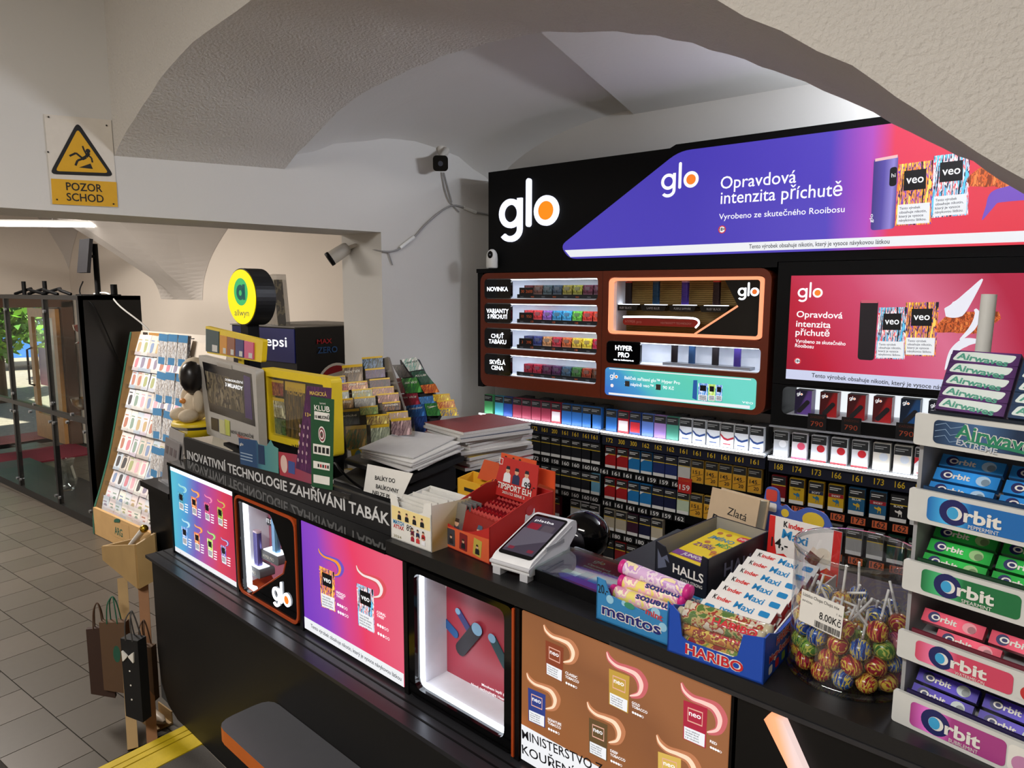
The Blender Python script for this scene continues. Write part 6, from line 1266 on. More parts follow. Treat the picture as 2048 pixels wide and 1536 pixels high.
# ================================================================ hall furniture
# ---- glass cabinet
CX0, CX1, CD = -7.95, -5.36, .42
CB = frame((0, 2.0, TZ), (1, 0, 0)); CH = 1.67
t = thing('glass_cabinet', 'tall black framed glass display cabinet in the hall', 'cabinet', CB)
CBK = mat('cabinet_black', (20, 20, 21), .4)
MB().box(CX1 - .02, CX1, 0, CH, -CD, 0).build('side_panel', CBK, t); MB().box(CX0, CX1, CH - .03, CH, -CD, .004).build('top_board', CBK, t); MB().box(CX0, CX1, 0, .06, -CD, 0).build('plinth', CBK, t)
mr = .765; posts = [-7.95, -7.09, -6.86 + .0, -6.03, -5.40]; posts = [-7.72, -6.87, -6.03, -5.395]
for x in posts: MB().box(x, x + .035, .06, CH - .03, -.03, .002).build('frame_post', CBK, t)
MB().box(CX0, CX1, mr, mr + .035, -.03, .003).build('middle_rail', CBK, t)
MB().box(CX0, CX1 - .02, mr + .01, mr + .02, -CD, -.03).build('middle_shelf', GLASS, t); MB().box(CX0, CX1 - .02, 1.3, 1.306, -CD, -.03).build('glass_shelf', GLASS, t)
KN = mat('hinge_steel', (176, 178, 182), .3, metal=.9)
for x0_, x1__ in zip(posts, posts[1:]):
    dp_ = MB().box(x0_ + .036, x1__ - .001, mr + .037, CH - .032, -.008, -.002).build('glass_door', GLASS, t)
    for yy in (CH - .12, mr + .09): MB().tube([(x0_ + .055, yy, -.001), (x0_ + .055, yy, .014)], .014, 10).build('hinge', KN, dp_)
    mid = (x0_ + x1__) / 2 + .02
    for a_, c_ in ((x0_ + .036, mid - .002), (mid + .002, x1__ - .001)):
        dp_ = MB().box(a_, c_, .062, mr - .002, -.008, -.002).build('glass_door', GLASS, t)
        for yy in (.12, mr - .06): MB().tube([((a_ if a_ < mid - .05 else c_) + (.02 if a_ < mid - .05 else -.02), yy, -.001), ((a_ if a_ < mid - .05 else c_) + (.02 if a_ < mid - .05 else -.02), yy, .012)], .012, 10).build('hinge', KN, dp_)
    MB().tube([(mid, mr - .02, 0), (mid, mr - .02, .02)], .012, 10).build('lock', KN, t); MB().tube([(mid + .1, mr + .05, 0), (mid + .1, mr + .05, .02)], .012, 10).build('lock', KN, t)
CRY = [clear('crystal_green', (190, 225, 205), .3), clear('crystal_clear', (235, 240, 240), .35), clear('crystal_red', (220, 120, 110), .3), clear('crystal_amber', (224, 180, 110), .3)]
for nm, px, sh, m_, prof, lb in (('glass_vase', -5.62, 1.3065, 0, [(0, 0), (.03, 0), (.045, .06), (.04, .12), (.012, .2), (.01, .27)], 'green teardrop glass vase on the upper cabinet shelf'),
                                 ('glass_vase', -5.9, 1.3065, 2, [(0, 0), (.04, 0), (.01, .02), (.008, .08), (.04, .1), (.05, .14)], 'small red glass goblet on the upper cabinet shelf'),
                                 ('glass_bowl', -5.95, .7856, 3, [(0, 0), (.03, 0), (.07, .04), (.08, .09)], 'amber glass bowl on the middle cabinet shelf'),
                                 ('glass_vase', -5.6, .7856, 1, [(0, 0), (.03, 0), (.012, .03), (.03, .09), (.012, .15), (.02, .2)], 'clear cut glass vase on the middle cabinet shelf'),
                                 ('glass_vase', -6.4, .0605, 1, [(0, 0), (.06, 0), (.08, .1), (.05, .2), (.07, .26)], 'wide clear vase on the cabinet floor'),
                                 ('glass_vase', -5.75, .0605, 3, [(0, 0), (.05, 0), (.07, .06), (.04, .13), (.055, .17)], 'low amber vase on the cabinet floor by the black side')):
    b = MB().lathe(prof, 20); o = b.build(nm, CRY[m_], None, Matrix.Translation((px, 2.2, TZ + sh))); tag(o, lb, nm.split('_')[1], 'glassware in the hall cabinet')
# tablet stand and cables on the cabinet
t = thing('tablet_stand', 'black tablet on a pole stand on top of the glass cabinet', 'tablet', Matrix.Translation((-5.53, 2.20, TZ + CH + .001)))
MB().box(-.16, .16, -.09, .09, 0, .008).build('stand_foot', MATTE, t); MB().tube([(0, 0, .008), (0, 0, .37)], .019, 12).build('stand_pole', MATTE, t)
b = MB(); b.M = Matrix.Translation((0, -.07, .28)) @ Matrix.Rotation(rad(-8), 4, 'X'); b.box(-.085, .085, -.012, .012, -.12, .12); b.build('tablet', mat('tablet_back', (40, 40, 44), .4), t); MB().box(-.015, .015, -.06, 0, .27, .29).build('tablet_arm', MATTE, t)
MB().tube([(.12, .06, .008), (.12, .06, .08)], .022, 12).build('cable_plug', MATTE, t)
for lb, m_, pts, r_ in (('black cable hanging over the black cabinet side', MATTE, [V((-5.6, 2.13, TZ + CH + .1)), V((-5.45, 2.05, TZ + CH + .01)), V((-5.33, 2.1, TZ + CH - .1)), V((-5.335, 2.25, 1.0)), V((-5.335, 2.36, .62))], .005), ('white cable running down behind the card rack', WHITEP, [V((-5.6, 2.2, TZ + CH + .012)), V((-5.42, 2.22, TZ + CH + .016)), V((-5.32, 2.26, TZ + CH - .08)), V((-5.2, 2.42, 1.25)), V((-5.18, 2.5, .9))], .006)):
    tag(MB().tube(spline(pts, 5), r_, 6).build('hanging_cable', m_), lb, 'cable')
t = thing('coiled_cable', 'tangle of black cables lying on the cabinet top', 'cable')
for k in range(3): MB().tube(spline([V((-6.9 + k * .3, 2.1, TZ + CH + .008)), V((-6.7 + k * .3, 2.15, TZ + CH + .05)), V((-6.5 + k * .3, 2.08, TZ + CH + .04)), V((-6.3 + k * .25, 2.12, TZ + CH + .008))], 5), .012, 6).build('cable_loop', MATTE, t)
for x in (-6.75, -6.3): MB().tube([(x, 2.12, TZ + CH + .001), (x, 2.12, TZ + CH + .11)], .016, 10).build('cable_plug', MATTE, t)
# ---- greeting card rack
RX0, RX1 = -5.235, -4.05
BEECH = mat('beech_board', (186, 150, 100), .55, noise=(14, .12)); GREENE = mat('green_edge', (44, 92, 74), .5)
pf_ = [atX(p[0], p[1], RX0) for p in ((190, 1068), (190, 1022), (203, 975), (222, 900), (240, 800), (254, 720), (264, 664))]
side = [(q.y, q.z) for q in pf_]
RF = Matrix(((0, 0, 1, RX0), (1, 0, 0, 0), (0, 1, 0, 0), (0, 0, 0, 1)))
t = thing('card_rack', 'tall beech greeting card rack with green edged curved side', 'rack')
crv = spline([V(s_) for s_ in side], 4)
b = MB(); b.M = RF; b.plate([[tuple(p) for p in crv] + [(side[-1][0] + .09, side[-1][1]), (side[0][0] + .5, side[0][1])]], -.02, 0); b.build('side_panel', BEECH, t)
b = MB(); b.M = RF; n_ = len(crv); vs = [(p.x - .004, p.y, -.022) for p in crv] + [(p.x - .004, p.y, .002) for p in crv]; b.add(vs, [(i, i + 1, n_ + i + 1, n_ + i) for i in range(n_ - 1)]); b.build('green_edging', GREENE, t)
y0_, z0_ = side[1]; MB().box(RX0, RX1, side[0][0] + .0, side[0][0] + .02, TZ + .004, z0_ + .03).build('kick_board', BEECH, t)
b = MB(); b.M = RF; vs = []
for p in crv: vs += [(p.x + .06, p.y, 0), (p.x + .06, p.y, RX1 - RX0)]
b.add(vs, [(2 * i, 2 * i + 1, 2 * i + 3, 2 * i + 2) for i in range(n_ - 1)]); b.build('back_panel', mat('rack_inner', (206, 196, 182), .7), t)
txt(MB().plate([[(0, 0), (.3, 0), (.3, .12), (0, .12)]], 0, .0005).build('kick_print', BEECH, t, frame((RX0 + .25, side[0][0] - .0005, TZ + .06), (1, 0, 0))), 'ARG', .08, .02, .05, GREENE, .12, .001, 'L', .02)
o = MB().plate([roundpoly([(0, 0), (.09, .015), (.1, .04), (.05, .035), (.01, .02)], .01)], 0, .001).build('leaf_print', GREENE, t, frame((RX0 + .33, side[0][0] - .002, TZ + .16), (1, 0, 0)))
NR = 12; cards = [(226, 220, 214), (222, 210, 208), (214, 216, 220), (230, 226, 216), (206, 196, 186), (220, 206, 214), (196, 206, 214)]; motif = [(196, 130, 140), (160, 164, 120), (130, 146, 176), (186, 164, 126), (140, 132, 150), (214, 166, 176), (136, 156, 144), (84, 82, 84), (176, 124, 108)]
mcol = ['rose', 'olive', 'blue', 'ochre', 'violet', 'pink', 'sage', 'black', 'rust']
_cm = {}
for r in range(NR):
    s_ = .06 + .80 * r / (NR - 1); k = s_ * (n_ - 1); i = int(k); p = crv[i].lerp(crv[i + 1], k - i); tl = (crv[i + 1] - crv[i]).normalized()
    nc = 11 if r < 6 else 8; pitch = .094
    lp = MB(); lp.M = RF @ TR(p.x + .018, p.y, .03); lp.box(-.012, .0, -.002, .03, 0, .05 + nc * pitch); lp.build('card_pocket', ACRYL, t)
    for c in range(nc):
        kk = (R.randrange(7), R.randrange(9)); 
        if kk not in _cm:
            b = MB().box(0, .092, 0, .15, -.003, 0, 0).plate([roundpoly([(.015 + R.uniform(0, .02), .02), (.07, .03), (.06 + R.uniform(0, .012), .1), (.02, .085 + R.uniform(0, .02))], .02)], .0002, .0006, 1)
            b.plate([[(.01, .108), (.06, .108), (.06, .116), (.01, .116)]], .0002, .0005, 1); _cm[kk] = b.mesh('greeting_card', [paint(cards[kk[0]]), paint(motif[kk[1]])])
        ang = math.degrees(math.atan2(tl.x, tl.y))
        o = put('greeting_card', _cm[kk], None, Matrix.Translation((RX0 + .045 + c * pitch + R.uniform(-.004, .004), p.x + .022, p.y + .002)) @ Matrix.Rotation(rad(90), 4, 'X') @ Matrix.Rotation(rad(-ang - 5), 4, 'X') @ Matrix.Rotation(rad(R.uniform(-2, 2)), 4, 'Z'))
        tag(o, 'greeting card with %s motif, %s along row %s of the rack' % (mcol[kk[1]], ORD[c], ('one', 'two', 'three', 'four', 'five', 'six', 'seven', 'eight', 'nine', 'ten', 'eleven', 'twelve')[r]), 'card', 'greeting cards in the rack')
tp_ = crv[-1]
hb = MB().plate([[(0, 0), (1.1, 0), (1.1, .14), (0, .14)]], -.004, 0).build('top_header', mat('header_card', (216, 208, 196), .7), t, frame((RX0 + .03, tp_.x + .05, tp_.y - .13), (1, 0, 0)))
for x, w_, c in ((.03, .07, (60, 54, 50)), (.12, .24, (176, 132, 76)), (.38, .14, (190, 196, 170))): MB().plate([[(x, .02), (x + w_, .02), (x + w_, .13), (x, .13)]], .0005, .002).build('header_print', paint(c), hb)
BAGB = mat('bag_blue', (70, 130, 176), .3, metal=.2); BAGS = streak('bag_silver', [(196, 200, 206), (120, 110, 104), (226, 228, 230), (160, 150, 140)], 0, 4, 70, .25)
for r in range(4):
    for c in range(3):
        yy, zz_ = (2.12 - r * .03, 1.12 - r * .235)
        t_ = thing('charm_bag', 'blue and silver foil charm bag, %s in hanging row %s of the card rack' % (ORD[c], ('one', 'two', 'three', 'four')[r]), 'bag', frame((RX1 - .42 + c * .125, yy - .02, zz_), (1, 0, 0)) @ Matrix.Rotation(rad(-8), 4, 'X') @ Matrix.Rotation(rad(R.uniform(-4, 4)), 4, 'Z'), 'foil bags on the card rack')
        MB().plate([rrect(0, 0, .115, .19, .006)], -.01, .01).build('bag_pouch', BAGS, t_); MB().plate([[(0, .145), (.115, .145), (.115, .19), (0, .19)]], .0102, .0108).build('bag_header', BAGB, t_); MB().plate([rrect(.02, .0, .1, .045, .006)], .0102, .0108).build('bag_print', BAGB, t_)
        MB().tube([(.057, .17, -.01), (.057, .175, -.06)], .003, 6).build('hook', CHROME, t_)
# ---- fridge
FX = frame((-3.93, 2.3, TZ), (1, 0, 0)); FH = 1.51
t = thing('drinks_fridge', 'black drinks fridge with navy header behind the round sign', 'fridge', FX); FB = mat('fridge_black', (16, 16, 20), .4)
MB().box(0, .64, 0, FH - .21, -.62, 0).build('fridge_body', FB, t); MB().box(0, .64, FH - .21, FH - .005, -.62, 0).build('fridge_head', FB, t); MB().box(-.005, .645, FH - .005, FH, -.63, .01).build('fridge_top', mat('fridge_grey', (110, 106, 100), .6), t)
hp_ = MB().plate([[(.01, FH - .2), (.63, FH - .2), (.63, FH - .012), (.01, FH - .012)]], .0005, .006).build('brand_header', grad('fridge_navy', [(0, (24, 28, 84)), (.6, (34, 38, 104)), (1, (60, 64, 130))], (.5, .5, 0), .25), t)
ptxt(hp_, FX, 'pepsi', (519, 690), (574, 694), 19, LETW, .0065, .01)
dr = MB().plate([[(.03, .1), (.61, .1), (.61, FH - .24), (.03, FH - .24)]], .001, .012).build('fridge_door', mat('fridge_glass', (12, 12, 16), .08), t)
MB().tube([(.05, .6, .03), (.05, 1.1, .03)], .008, 8).build('door_handle', KN, dr); pk = MB().plate([[(.36, FH - .36), (.58, FH - .36), (.58, FH - .26), (.36, FH - .26)]], .016, .018).build('leaflet_pocket', ACRYL, t)
e = bpy.data.objects.new('side_print', None); COL.objects.link(e); e.parent = t; e.matrix_local = side_frame(.6455)
SF = FX @ side_frame(.6455)
ptxt(e, SF, 'MAX', (634, 688), (664, 686), 9, paint((170, 30, 44)), .0004, .02); ptxt(e, SF, 'ZERO', (635, 707), (675, 704), 12, paint((40, 84, 140)), .0004, .02)
c = F(SF, 674, 775); MB().plate([circ(c.x, c.y, .13, 32)], .0004, .0006).build('round_print', paint((150, 24, 34)), e); MB().plate([circ(c.x, c.y, .145, 32), circ(c.x, c.y, .13, 32)[::-1]], .0004, .0006).build('round_print', PAPER, e)
t = thing('wrapped_bag', 'clear film wrapped dark gift bag on top of the fridge', 'bag', facing((-3.66, 2.36, TZ + FH + .001), -8))
MB().plate([[(0, 0), (.15, 0), (.12, .26), (.03, .26)]], -.05, 0).build('printed_bag', streak('bag_dark', [(50, 46, 40), (150, 140, 110), (70, 64, 56), (110, 104, 96)], 0, 3, 60), t); MB().plate([[(-.012, 0), (.17, 0), (.135, .29), (.02, .285)]], -.065, .012).build('film_wrap', clear('wrap_film', (235, 235, 235), .25, .1), t)
# ---- wooden crate stand with gift bags
PINE = mat('pine_wood', (178, 146, 96), .6, noise=(12, .15)); KRAFT = mat('kraft_brown', (96, 72, 52), .75)
t = thing('crate_stand', 'pale pine crate on tall legs beside the counter', 'stand')
A_ = V((-2.665, 1.03, 0)); zt_ = atY(272, 1089, 1.165).z; zb_ = atY(273, 1174, 1.165).z; xa = atY(272, 1089, 1.165).x
Mc = facing((xa, 1.03, 0), 92)
b = MB()
cl = .30; cw = .17
b.plate([[(0, zb_), (cl, zb_ + .09), (cl, zt_), (0, zt_)]], -.012, 0); b.plate([[(0, zb_), (cl, zb_ + .09), (cl, zt_ + .03), (0, zt_ + .03)]], -cw, -cw + .012)
cm_ = frame((xa, 1.03, 0), (1, 0, 0))
crate = thing('crate', None, None); crate.parent = t; crate.matrix_local = Matrix()
fl = [V((xa, 1.03, 0)), V((xa - .02, 1.03 + cl, 0)), V((xa + .19, 1.05, 0)), V((xa + .17, 1.05 + cl, 0))]
def wallq(a, c_, za, zc, zt0, zt1, nm):
    d_ = (c_ - a).normalized(); nn = V((-d_.y, d_.x, 0)) * .006
    vs = [(a - nn).to_tuple()[:2] + (za,), (c_ - nn).to_tuple()[:2] + (zc,), (c_ - nn).to_tuple()[:2] + (zt1,), (a - nn).to_tuple()[:2] + (zt0,), (a + nn).to_tuple()[:2] + (za,), (c_ + nn).to_tuple()[:2] + (zc,), (c_ + nn).to_tuple()[:2] + (zt1,), (a + nn).to_tuple()[:2] + (zt0,)]
    MB().add(vs, [(0, 1, 2, 3), (5, 4, 7, 6), (0, 4, 5, 1), (2, 6, 7, 3), (1, 5, 6, 2), (4, 0, 3, 7)]).build(nm, PINE, crate)
far = atY(206, 1092, 1.18)
P1, P2, P3, P4 = V((xa, 1.165, 0)), V((far.x, 1.18, 0)), V((xa + .01, 1.232, 0)), V((far.x + .01, 1.33, 0))
zf = far.z; zfb = atY(206, 1118, 1.18).z
wallq(P1, P2, zb_, zfb, zt_, zf, 'crate_board'); wallq(P1, P3, zb_, zb_ + .02, zt_, zt_ + .03, 'crate_board'); wallq(P3, P4, zb_ + .02, zfb, zt_ + .03, zf, 'crate_board'); wallq(P2, P4, zfb, zfb, zf, zf, 'crate_board')
MB().add([(*P1.xy, zb_ + .01), (*P2.xy, zfb + .01), (*P4.xy, zfb + .01), (*P3.xy, zb_ + .03)], [(0, 3, 2, 1)]).build('crate_floor', PINE, crate)
for px0, px1, yb in ((246, 266, 1498), (287, 305, 1490)):
    a, c_ = atY(px0, 1180, 1.18 if px0 < 260 else 1.20), atZ(px1, yb, TZ); MB().box(-.018, .018, -.022, .022, 0, (a - c_).length + .045).build('leg', PINE if px0 < 260 else mat('pine_reddish', (150, 104, 66), .6, noise=(12, .15)), t, Matrix.Translation(c_) @ (a - c_).to_track_quat('Z', 'Y').to_matrix().to_4x4())
t = thing('gift_wrap_roll', 'white paper roll with gold end lying in the pine crate', 'paper roll')
a, c_ = V((far.x + .08, 1.25, zf - .01)), V((xa - .02, 1.205, zt_ + .045)); MB().tube([a, c_], .012, 10).build('paper_roll', PAPER, t); b = MB(); b.ball(c_ + (c_ - a).normalized() * .012, .016); b.build('gold_end', mat('gold_ball', (190, 150, 50), .25, metal=.9), t)
def gift_bag(lab, px, py, y, w_, h_, d_, deg, m_, cord, skew=0):
    o_ = atY(px, py, y); t = thing('gift_bag', lab, 'gift bag', facing(o_, deg), 'gift bags on the crate stand')
    MB().plate([[(0, 0), (w_, -skew), (w_, h_), (0, h_)]], -d_, 0).build('bag_body', m_, t)
    for z in (0, -d_): MB().tube(spline([V((w_ * .3, h_ - .005, z)), V((w_ * .36, h_ + .07, z * .6)), V((w_ * .5, h_ + .1, -d_ / 2)), V((w_ * .64, h_ + .07, z * .6)), V((w_ * .7, h_ - .005, z))], 4), .0025, 6).build('bag_handle', cord, t)
    return t
BR1 = mat('brown_bag', (62, 42, 34), .7); GRC = mat('green_cord', (30, 96, 70), .6); BRC = mat('brown_cord', (80, 56, 40), .7)
g = gift_bag('dark brown gift bag hanging outermost on the crate stand', 182, 1388, 1.02, .085, .27, .02, 52, BR1, BRC, .03)
g = gift_bag('kraft gift bag with green leaf print and green cords', 208, 1380, 1.05, .10, .28, .03, 40, KRAFT, GRC, .02); MB().plate([circ(.06, .15, .014, 16, .035)], .0004, .0006).build('leaf_print', GREENE, g)
g = gift_bag('black gift bag with white bow and buttons on the crate stand', 252, 1432, 1.01, .075, .30, .04, 22, mat('bag_black', (26, 26, 28), .6), mat('grey_cord', (70, 68, 66), .7), .012)
for s_ in (-1, 1): MB().plate([roundpoly([(.032, .238), (.032 + s_ * .026, .258), (.032 + s_ * .024, .214)], .006)], .0005, .006).build('bow', PAPER, g)
for yy in (.18, .125, .07): MB().plate([circ(.032, yy, .0035, 10)], .0004, .001).build('button', PAPER, g)
g = gift_bag('brown gift bag hanging behind the black bag', 276, 1400, 1.10, .07, .22, .03, 30, KRAFT, BRC)
t = thing('bottle_crate', 'small wooden bottle crate low beside the counter foot', 'crate', Matrix.Translation(atZ(322, 1452, TZ) + V((-.03, 0, .0005))) @ Matrix.Scale(.6, 4))
MB().box(-.09, .09, -.06, .06, 0, .012).box(-.09, .09, -.06, -.052, .012, .09).box(-.09, .09, .052, .06, .012, .09).build('crate_slats', PINE, t); MB().tube([(-.06, 0, .045), (.05, 0, .045), (.1, 0, .045)], [.03, .03, .012], 12).build('bottle', mat('bottle_pale', (196, 180, 160), .4), t)

# ================================================================ lottery corner on the counter
DZ = .9452
def desk(name, label, cat, px, py, y, deg, tilt=0, group=None):
    M = facing(atY(px, py, y), deg, tilt); return thing(name, label, cat, M, group), M
# round sign
o_ = atY(484, 594, 1.60); AF = facing(o_, -3)
t = thing('round_sign', 'round yellow backlit lottery sign on a black post', 'sign', AF)
rr = (F(AF, 484, 537) - F(AF, 484, 651)).length / 2
MB().plate([circ(0, 0, rr, 48)], -.085, 0).build('sign_drum', mat('drum_black', (16, 16, 18), .45), t)
fa_ = MB().plate([circ(0, 0, rr * .955, 48)], .0004, .004).build('sign_face', lit('lottery_yellow', (255, 228, 10), 1.05), t)
MB().plate([circ(0, rr * .18, rr * .48, 36)], .0042, .0044).build('green_disc', lit('lottery_green', (60, 190, 110), .85), fa_)
AT = lit('lottery_teal', (10, 84, 80), .9)
MB().plate([circ(-.004, rr * .16, rr * .27, 28), circ(-.004, rr * .14, rr * .10, 20)[::-1]], .0046, .0048).plate([[(rr * .12, rr * -.1), (rr * .30, rr * -.1), (rr * .30, rr * .44), (rr * .12, rr * .44)]], .0046, .0048).build('letter_mark', AT, fa_)
txt(fa_, 'allwyn', 0, -rr * .66, rr * .22, AT, rr * 1.0, .0048, 'C', 0)
MB().box(-.06, .0, DZ - o_.z, -rr + .012, -.07, -.02).build('sign_post', MATTE, t)
# monitor
t, MF = desk('info_monitor', 'white framed monitor with taped leaflets behind the title board', 'monitor', 458, 800, 1.47, -13)
mq = [(414, 868), (519, 905), (511, 740), (397, 710)]
MB().plate([roundpoly(PP(MF, mq), .012)], -.03, 0).build('monitor_frame', mat('monitor_beige', (176, 172, 166), .5), t)
MB().plate([PP(MF, [(420, 822), (511, 853), (503, 748), (405, 723)])], .0004, .001).build('screen', mat('screen_dark', (22, 22, 26), .2), t)
im = MB().plate([PP(MF, [(419, 805), (488, 827), (484, 762), (410, 741)], .001)], .0012, .0014).build('screen_picture', streak('screen_bark', [(52, 46, 34), (84, 74, 54), (40, 34, 28), (100, 90, 70)], .5, 3, 40), t)
MB().plate([PP(MF, [(491, 835), (505, 840), (500, 755), (487, 750)], .001)], .0012, .0014).build('screen_column', lit('screen_violet', (62, 44, 84), .6), t)
ptxt(im, MF, 'DOBRODRUŽSTVÍ', (451, 761), (486, 768), 4, LETW, .0018, .01); ptxt(im, MF, '3 MILIARDY', (451, 772), (486, 781), 7, LETW, .0018, .02)
for q, c in (([(423, 858), (437, 863), (436, 838), (422, 834)], (70, 60, 50)), ([(440, 866), (452, 870), (450, 842), (438, 838)], (200, 196, 150)), ([(450, 869), (460, 872), (459, 842), (449, 838)], (190, 196, 90))): MB().plate([PP(MF, q, .002)], .0015, .0025).build('taped_leaflet', paint(c), t)
ptxt(t, MF, 'NOVÁ VELIKONOČNÍ', (462, 866), (507, 877), 6, INK, .0012, .01); ptxt(t, MF, 'TRADICE', (474, 873), (500, 883), 5, paint((190, 60, 40)), .0012, .02)
MB().plate([PP(MF, [(434, 732), (464, 739), (463, 731), (433, 724)], .002)], .0012, .002).build('tape_strip', clear('tape_pale', (225, 225, 225), .3, .3), t)
zb0 = DZ - MF.translation.z
MB().box(-.1, .1, zb0, zb0 + .012, -.16, -.0).build('monitor_base', MATTE, t); MB().box(-.03, .03, zb0 + .012, .02, -.06, -.031).build('monitor_neck', MATTE, t)
# flyer holder above the monitor
t, HF = desk('flyer_holder', 'yellow holder with five flyers above the monitor', 'flyer holder', 468, 690, 1.52, -13)
MB().plate([roundpoly(PP(HF, [(413, 706), (522, 725), (525, 680), (410, 652)]), .01)], -.02, -.002).build('holder_back', YELLOWP, t)
for k, (l, r_, c) in enumerate(((412, 438, (26, 60, 66)), (440, 454, (206, 140, 40)), (455, 470, (140, 84, 60)), (472, 488, (44, 46, 110)), (490, 508, (206, 90, 130)))):
    tp0 = 657 + (l - 410) * .23 + (6 if k else 0); q = [(l, 702 + (l - 410) * .17), (r_, 702 + (r_ - 410) * .17), (r_, 657 + (r_ - 410) * .23 + (6 if k else 0)), (l, tp0)]
    o = MB().plate([PP(HF, q)], -.0015, .001 + .0005 * k).build('flyer', paint(c), None, HF); tag(o, ('dark teal', 'orange', 'brown', 'indigo', 'pink')[k] + ' lottery flyer in the yellow holder', 'flyer', 'flyers in the yellow holder')
    MB().plate([PP(HF, [lerp2([q[3], q[2], q[1], q[0]], *uv) for uv in ((.5, .95), (.9, .95), (.9, .65), (.5, .65))])], .0016 + .0005 * k, .0018 + .0005 * k).build('flyer_code_patch', paint((200, 200, 196)), o)
MB().box(-.02, .02, DZ - HF.translation.z, -.02, -.03, -.02).build('holder_post', YELLOWP, t)
# plush figure on a yellow drum
t = thing('plush_toy', 'cream plush toy with dark visor sitting on a yellow drum', 'toy', Matrix.Translation((atY(395, 860, 1.56).x, 1.56, DZ)))
YD = MB().lathe([(0, 0), (.105, 0), (.105, .05), (.1, .058), (0, .058)], 28).build('yellow_drum', YELLOWP, t); MB().lathe([(.1055, .03), (.1055, .042)], 28).build('drum_stripe', INK, YD)
PL = mat('plush_cream', (206, 190, 166), .95, bump=(220, .5, .003)); b = MB(); b.ball((0, 0, .125), (.06, .055, .07)); b.ball((-.005, .005, .255), (.07, .065, .085)); b.ball((-.03, -.06, .09), (.032, .045, .03)); b.ball((.045, -.06, .09), (.03, .045, .03)); b.ball((-.062, -.01, .15), (.022, .025, .05)); b.ball((.062, -.02, .15), (.022, .025, .05)); b.build('plush_body', PL, t)
b = MB(); b.ball((.035, -.03, .255), (.05, .05, .072)); b.build('visor', mat('visor_dark', (24, 20, 20), .3), t); b = MB(); b.ball((-.01, -.055, .15), (.02, .012, .012)); b.build('patch', paint((200, 130, 60)), t)
# yellow ticket frame
t, YF = desk('ticket_window_stand', 'yellow framed lottery ticket window stand', 'ticket display', 595, 830, 1.42, -5)
oq = PP(YF, [(533, 878), (668, 915), (662, 757), (522, 735)]); iq = PP(YF, [(541, 868), (650, 897), (646, 770), (532, 752)])
MB().plate([roundpoly(oq, .015), roundpoly(iq, .006)[::-1]], -.04, 0).build('yellow_rim', YELLOWP, t); MB().plate([iq], -.04, -.03).build('window_back', mat('olive_back', (70, 62, 26), .6), t); MB().plate([iq], -.006, -.004).build('window_pane', ACRYL, t)
MB().box(oq[0].x + .02, oq[1].x - .02, DZ - YF.translation.z, min(oq[0].y, oq[1].y) + .01, -.05, -.01).build('frame_foot', MATTE, t)
ptxt(t, YF, 'allwyn', (583, 893), (625, 905), 6, INK, .0004, .01)
def ticket(M, q, c1, c2, word, lab, off=0.0, head=True, wc=None, grp='lottery tickets', wpos=.35, streaky=True):
    P = PP(M, [q[3], q[2], q[1], q[0]], off)
    o = MB().plate([P], off - .001, off).build('scratch_ticket', streak('ticket_%d_%d_%d_%d' % (*c1, c2[0]), [c1, c2, c1, tuple(min(255, int(v * 1.3 + 20)) for v in c1)], 0, 3, 50) if streaky else paint(c1), None, M)
    tag(o, lab, 'lottery ticket', grp)
    if head: MB().plate([cell(M, q, 0, 0, 1, .16, off)], off + .0004, off + .0006).build('ticket_heading', mat('ticket_yellow', (220, 180, 30), .5), o)
    if word:
        a, c = lerp2(q, .12, wpos + .12), lerp2(q, .88, wpos + .12); ptxt(o, M, word, a, c, max(3, (lerp2(q, 0, wpos + .12)[1] - lerp2(q, 0, wpos)[1]) * 1.0), wc or PAPER, off + .0008, .02)
    return o
ticket(YF, [(533, 757), (567, 762), (566, 793), (535, 789)], (110, 26, 30), (190, 120, 60), None, 'red royal portrait ticket at the top of the yellow frame', -.02)
ticket(YF, [(534, 792), (568, 798), (571, 838), (537, 831)], (176, 170, 130), (110, 100, 60), 'Zlatá', 'pale ticket with a rider in the yellow frame', -.02)
ticket(YF, [(537, 833), (571, 840), (572, 872), (540, 866)], (50, 80, 40), (120, 130, 60), None, 'green ticket lowest in the yellow frame', -.02, False)
ticket(YF, [(570, 762), (611, 768), (607, 886), (573, 874)], (64, 54, 30), (140, 110, 50), 'POKLAD', 'tall dark treasure ticket with gold lettering in the yellow frame', -.018, True, mat('treasure_gold', (200, 160, 60), .5), wpos=.1)
# tall posters on the title board
M5 = BM
def poster(q, m_, lab, off, name='ticket_poster', under=.012):
    o = MB().plate([PP(M5, [q[3], q[2], q[1], q[0]], off)], off - .001, off).build(name, m_, None, M5); tag(o, lab, 'poster', 'posters on the title board'); return o
q = [(614, 772), (663, 776), (655, 962), (591, 936)]
o = poster(q, streak('magic_violet', [(64, 26, 66), (80, 34, 80), (64, 26, 66), (96, 46, 92)], 0, 6, 30), 'tall purple ticket poster with gems behind the green one', .002)
ptxt(o, M5, 'MAGICKÁ', (620, 789), (654, 793), 7, mat('magic_gold', (206, 176, 90), .5), .0026, .02); ptxt(o, M5, '13×', (611, 832), (623, 834), 7, mat('magic_gold', (206, 176, 90), .5), .0026, .02)
for r in range(5):
    for c in range(3): a = F(M5, 600 + c * 8 - r * 1.0, 852 + r * 17 + c * 2, .003); MB().plate([circ(a.x, a.y, .004, 8, .006)], .0026, .003).build('gem_print', paint((180, 150, 160)), o)
q = [(621, 792), (668, 799), (665, 981), (623, 973)]
o = poster(q, mat('casino_green', (22, 74, 44), .5), 'tall green poster with roulette wheel and playing cards', .005)
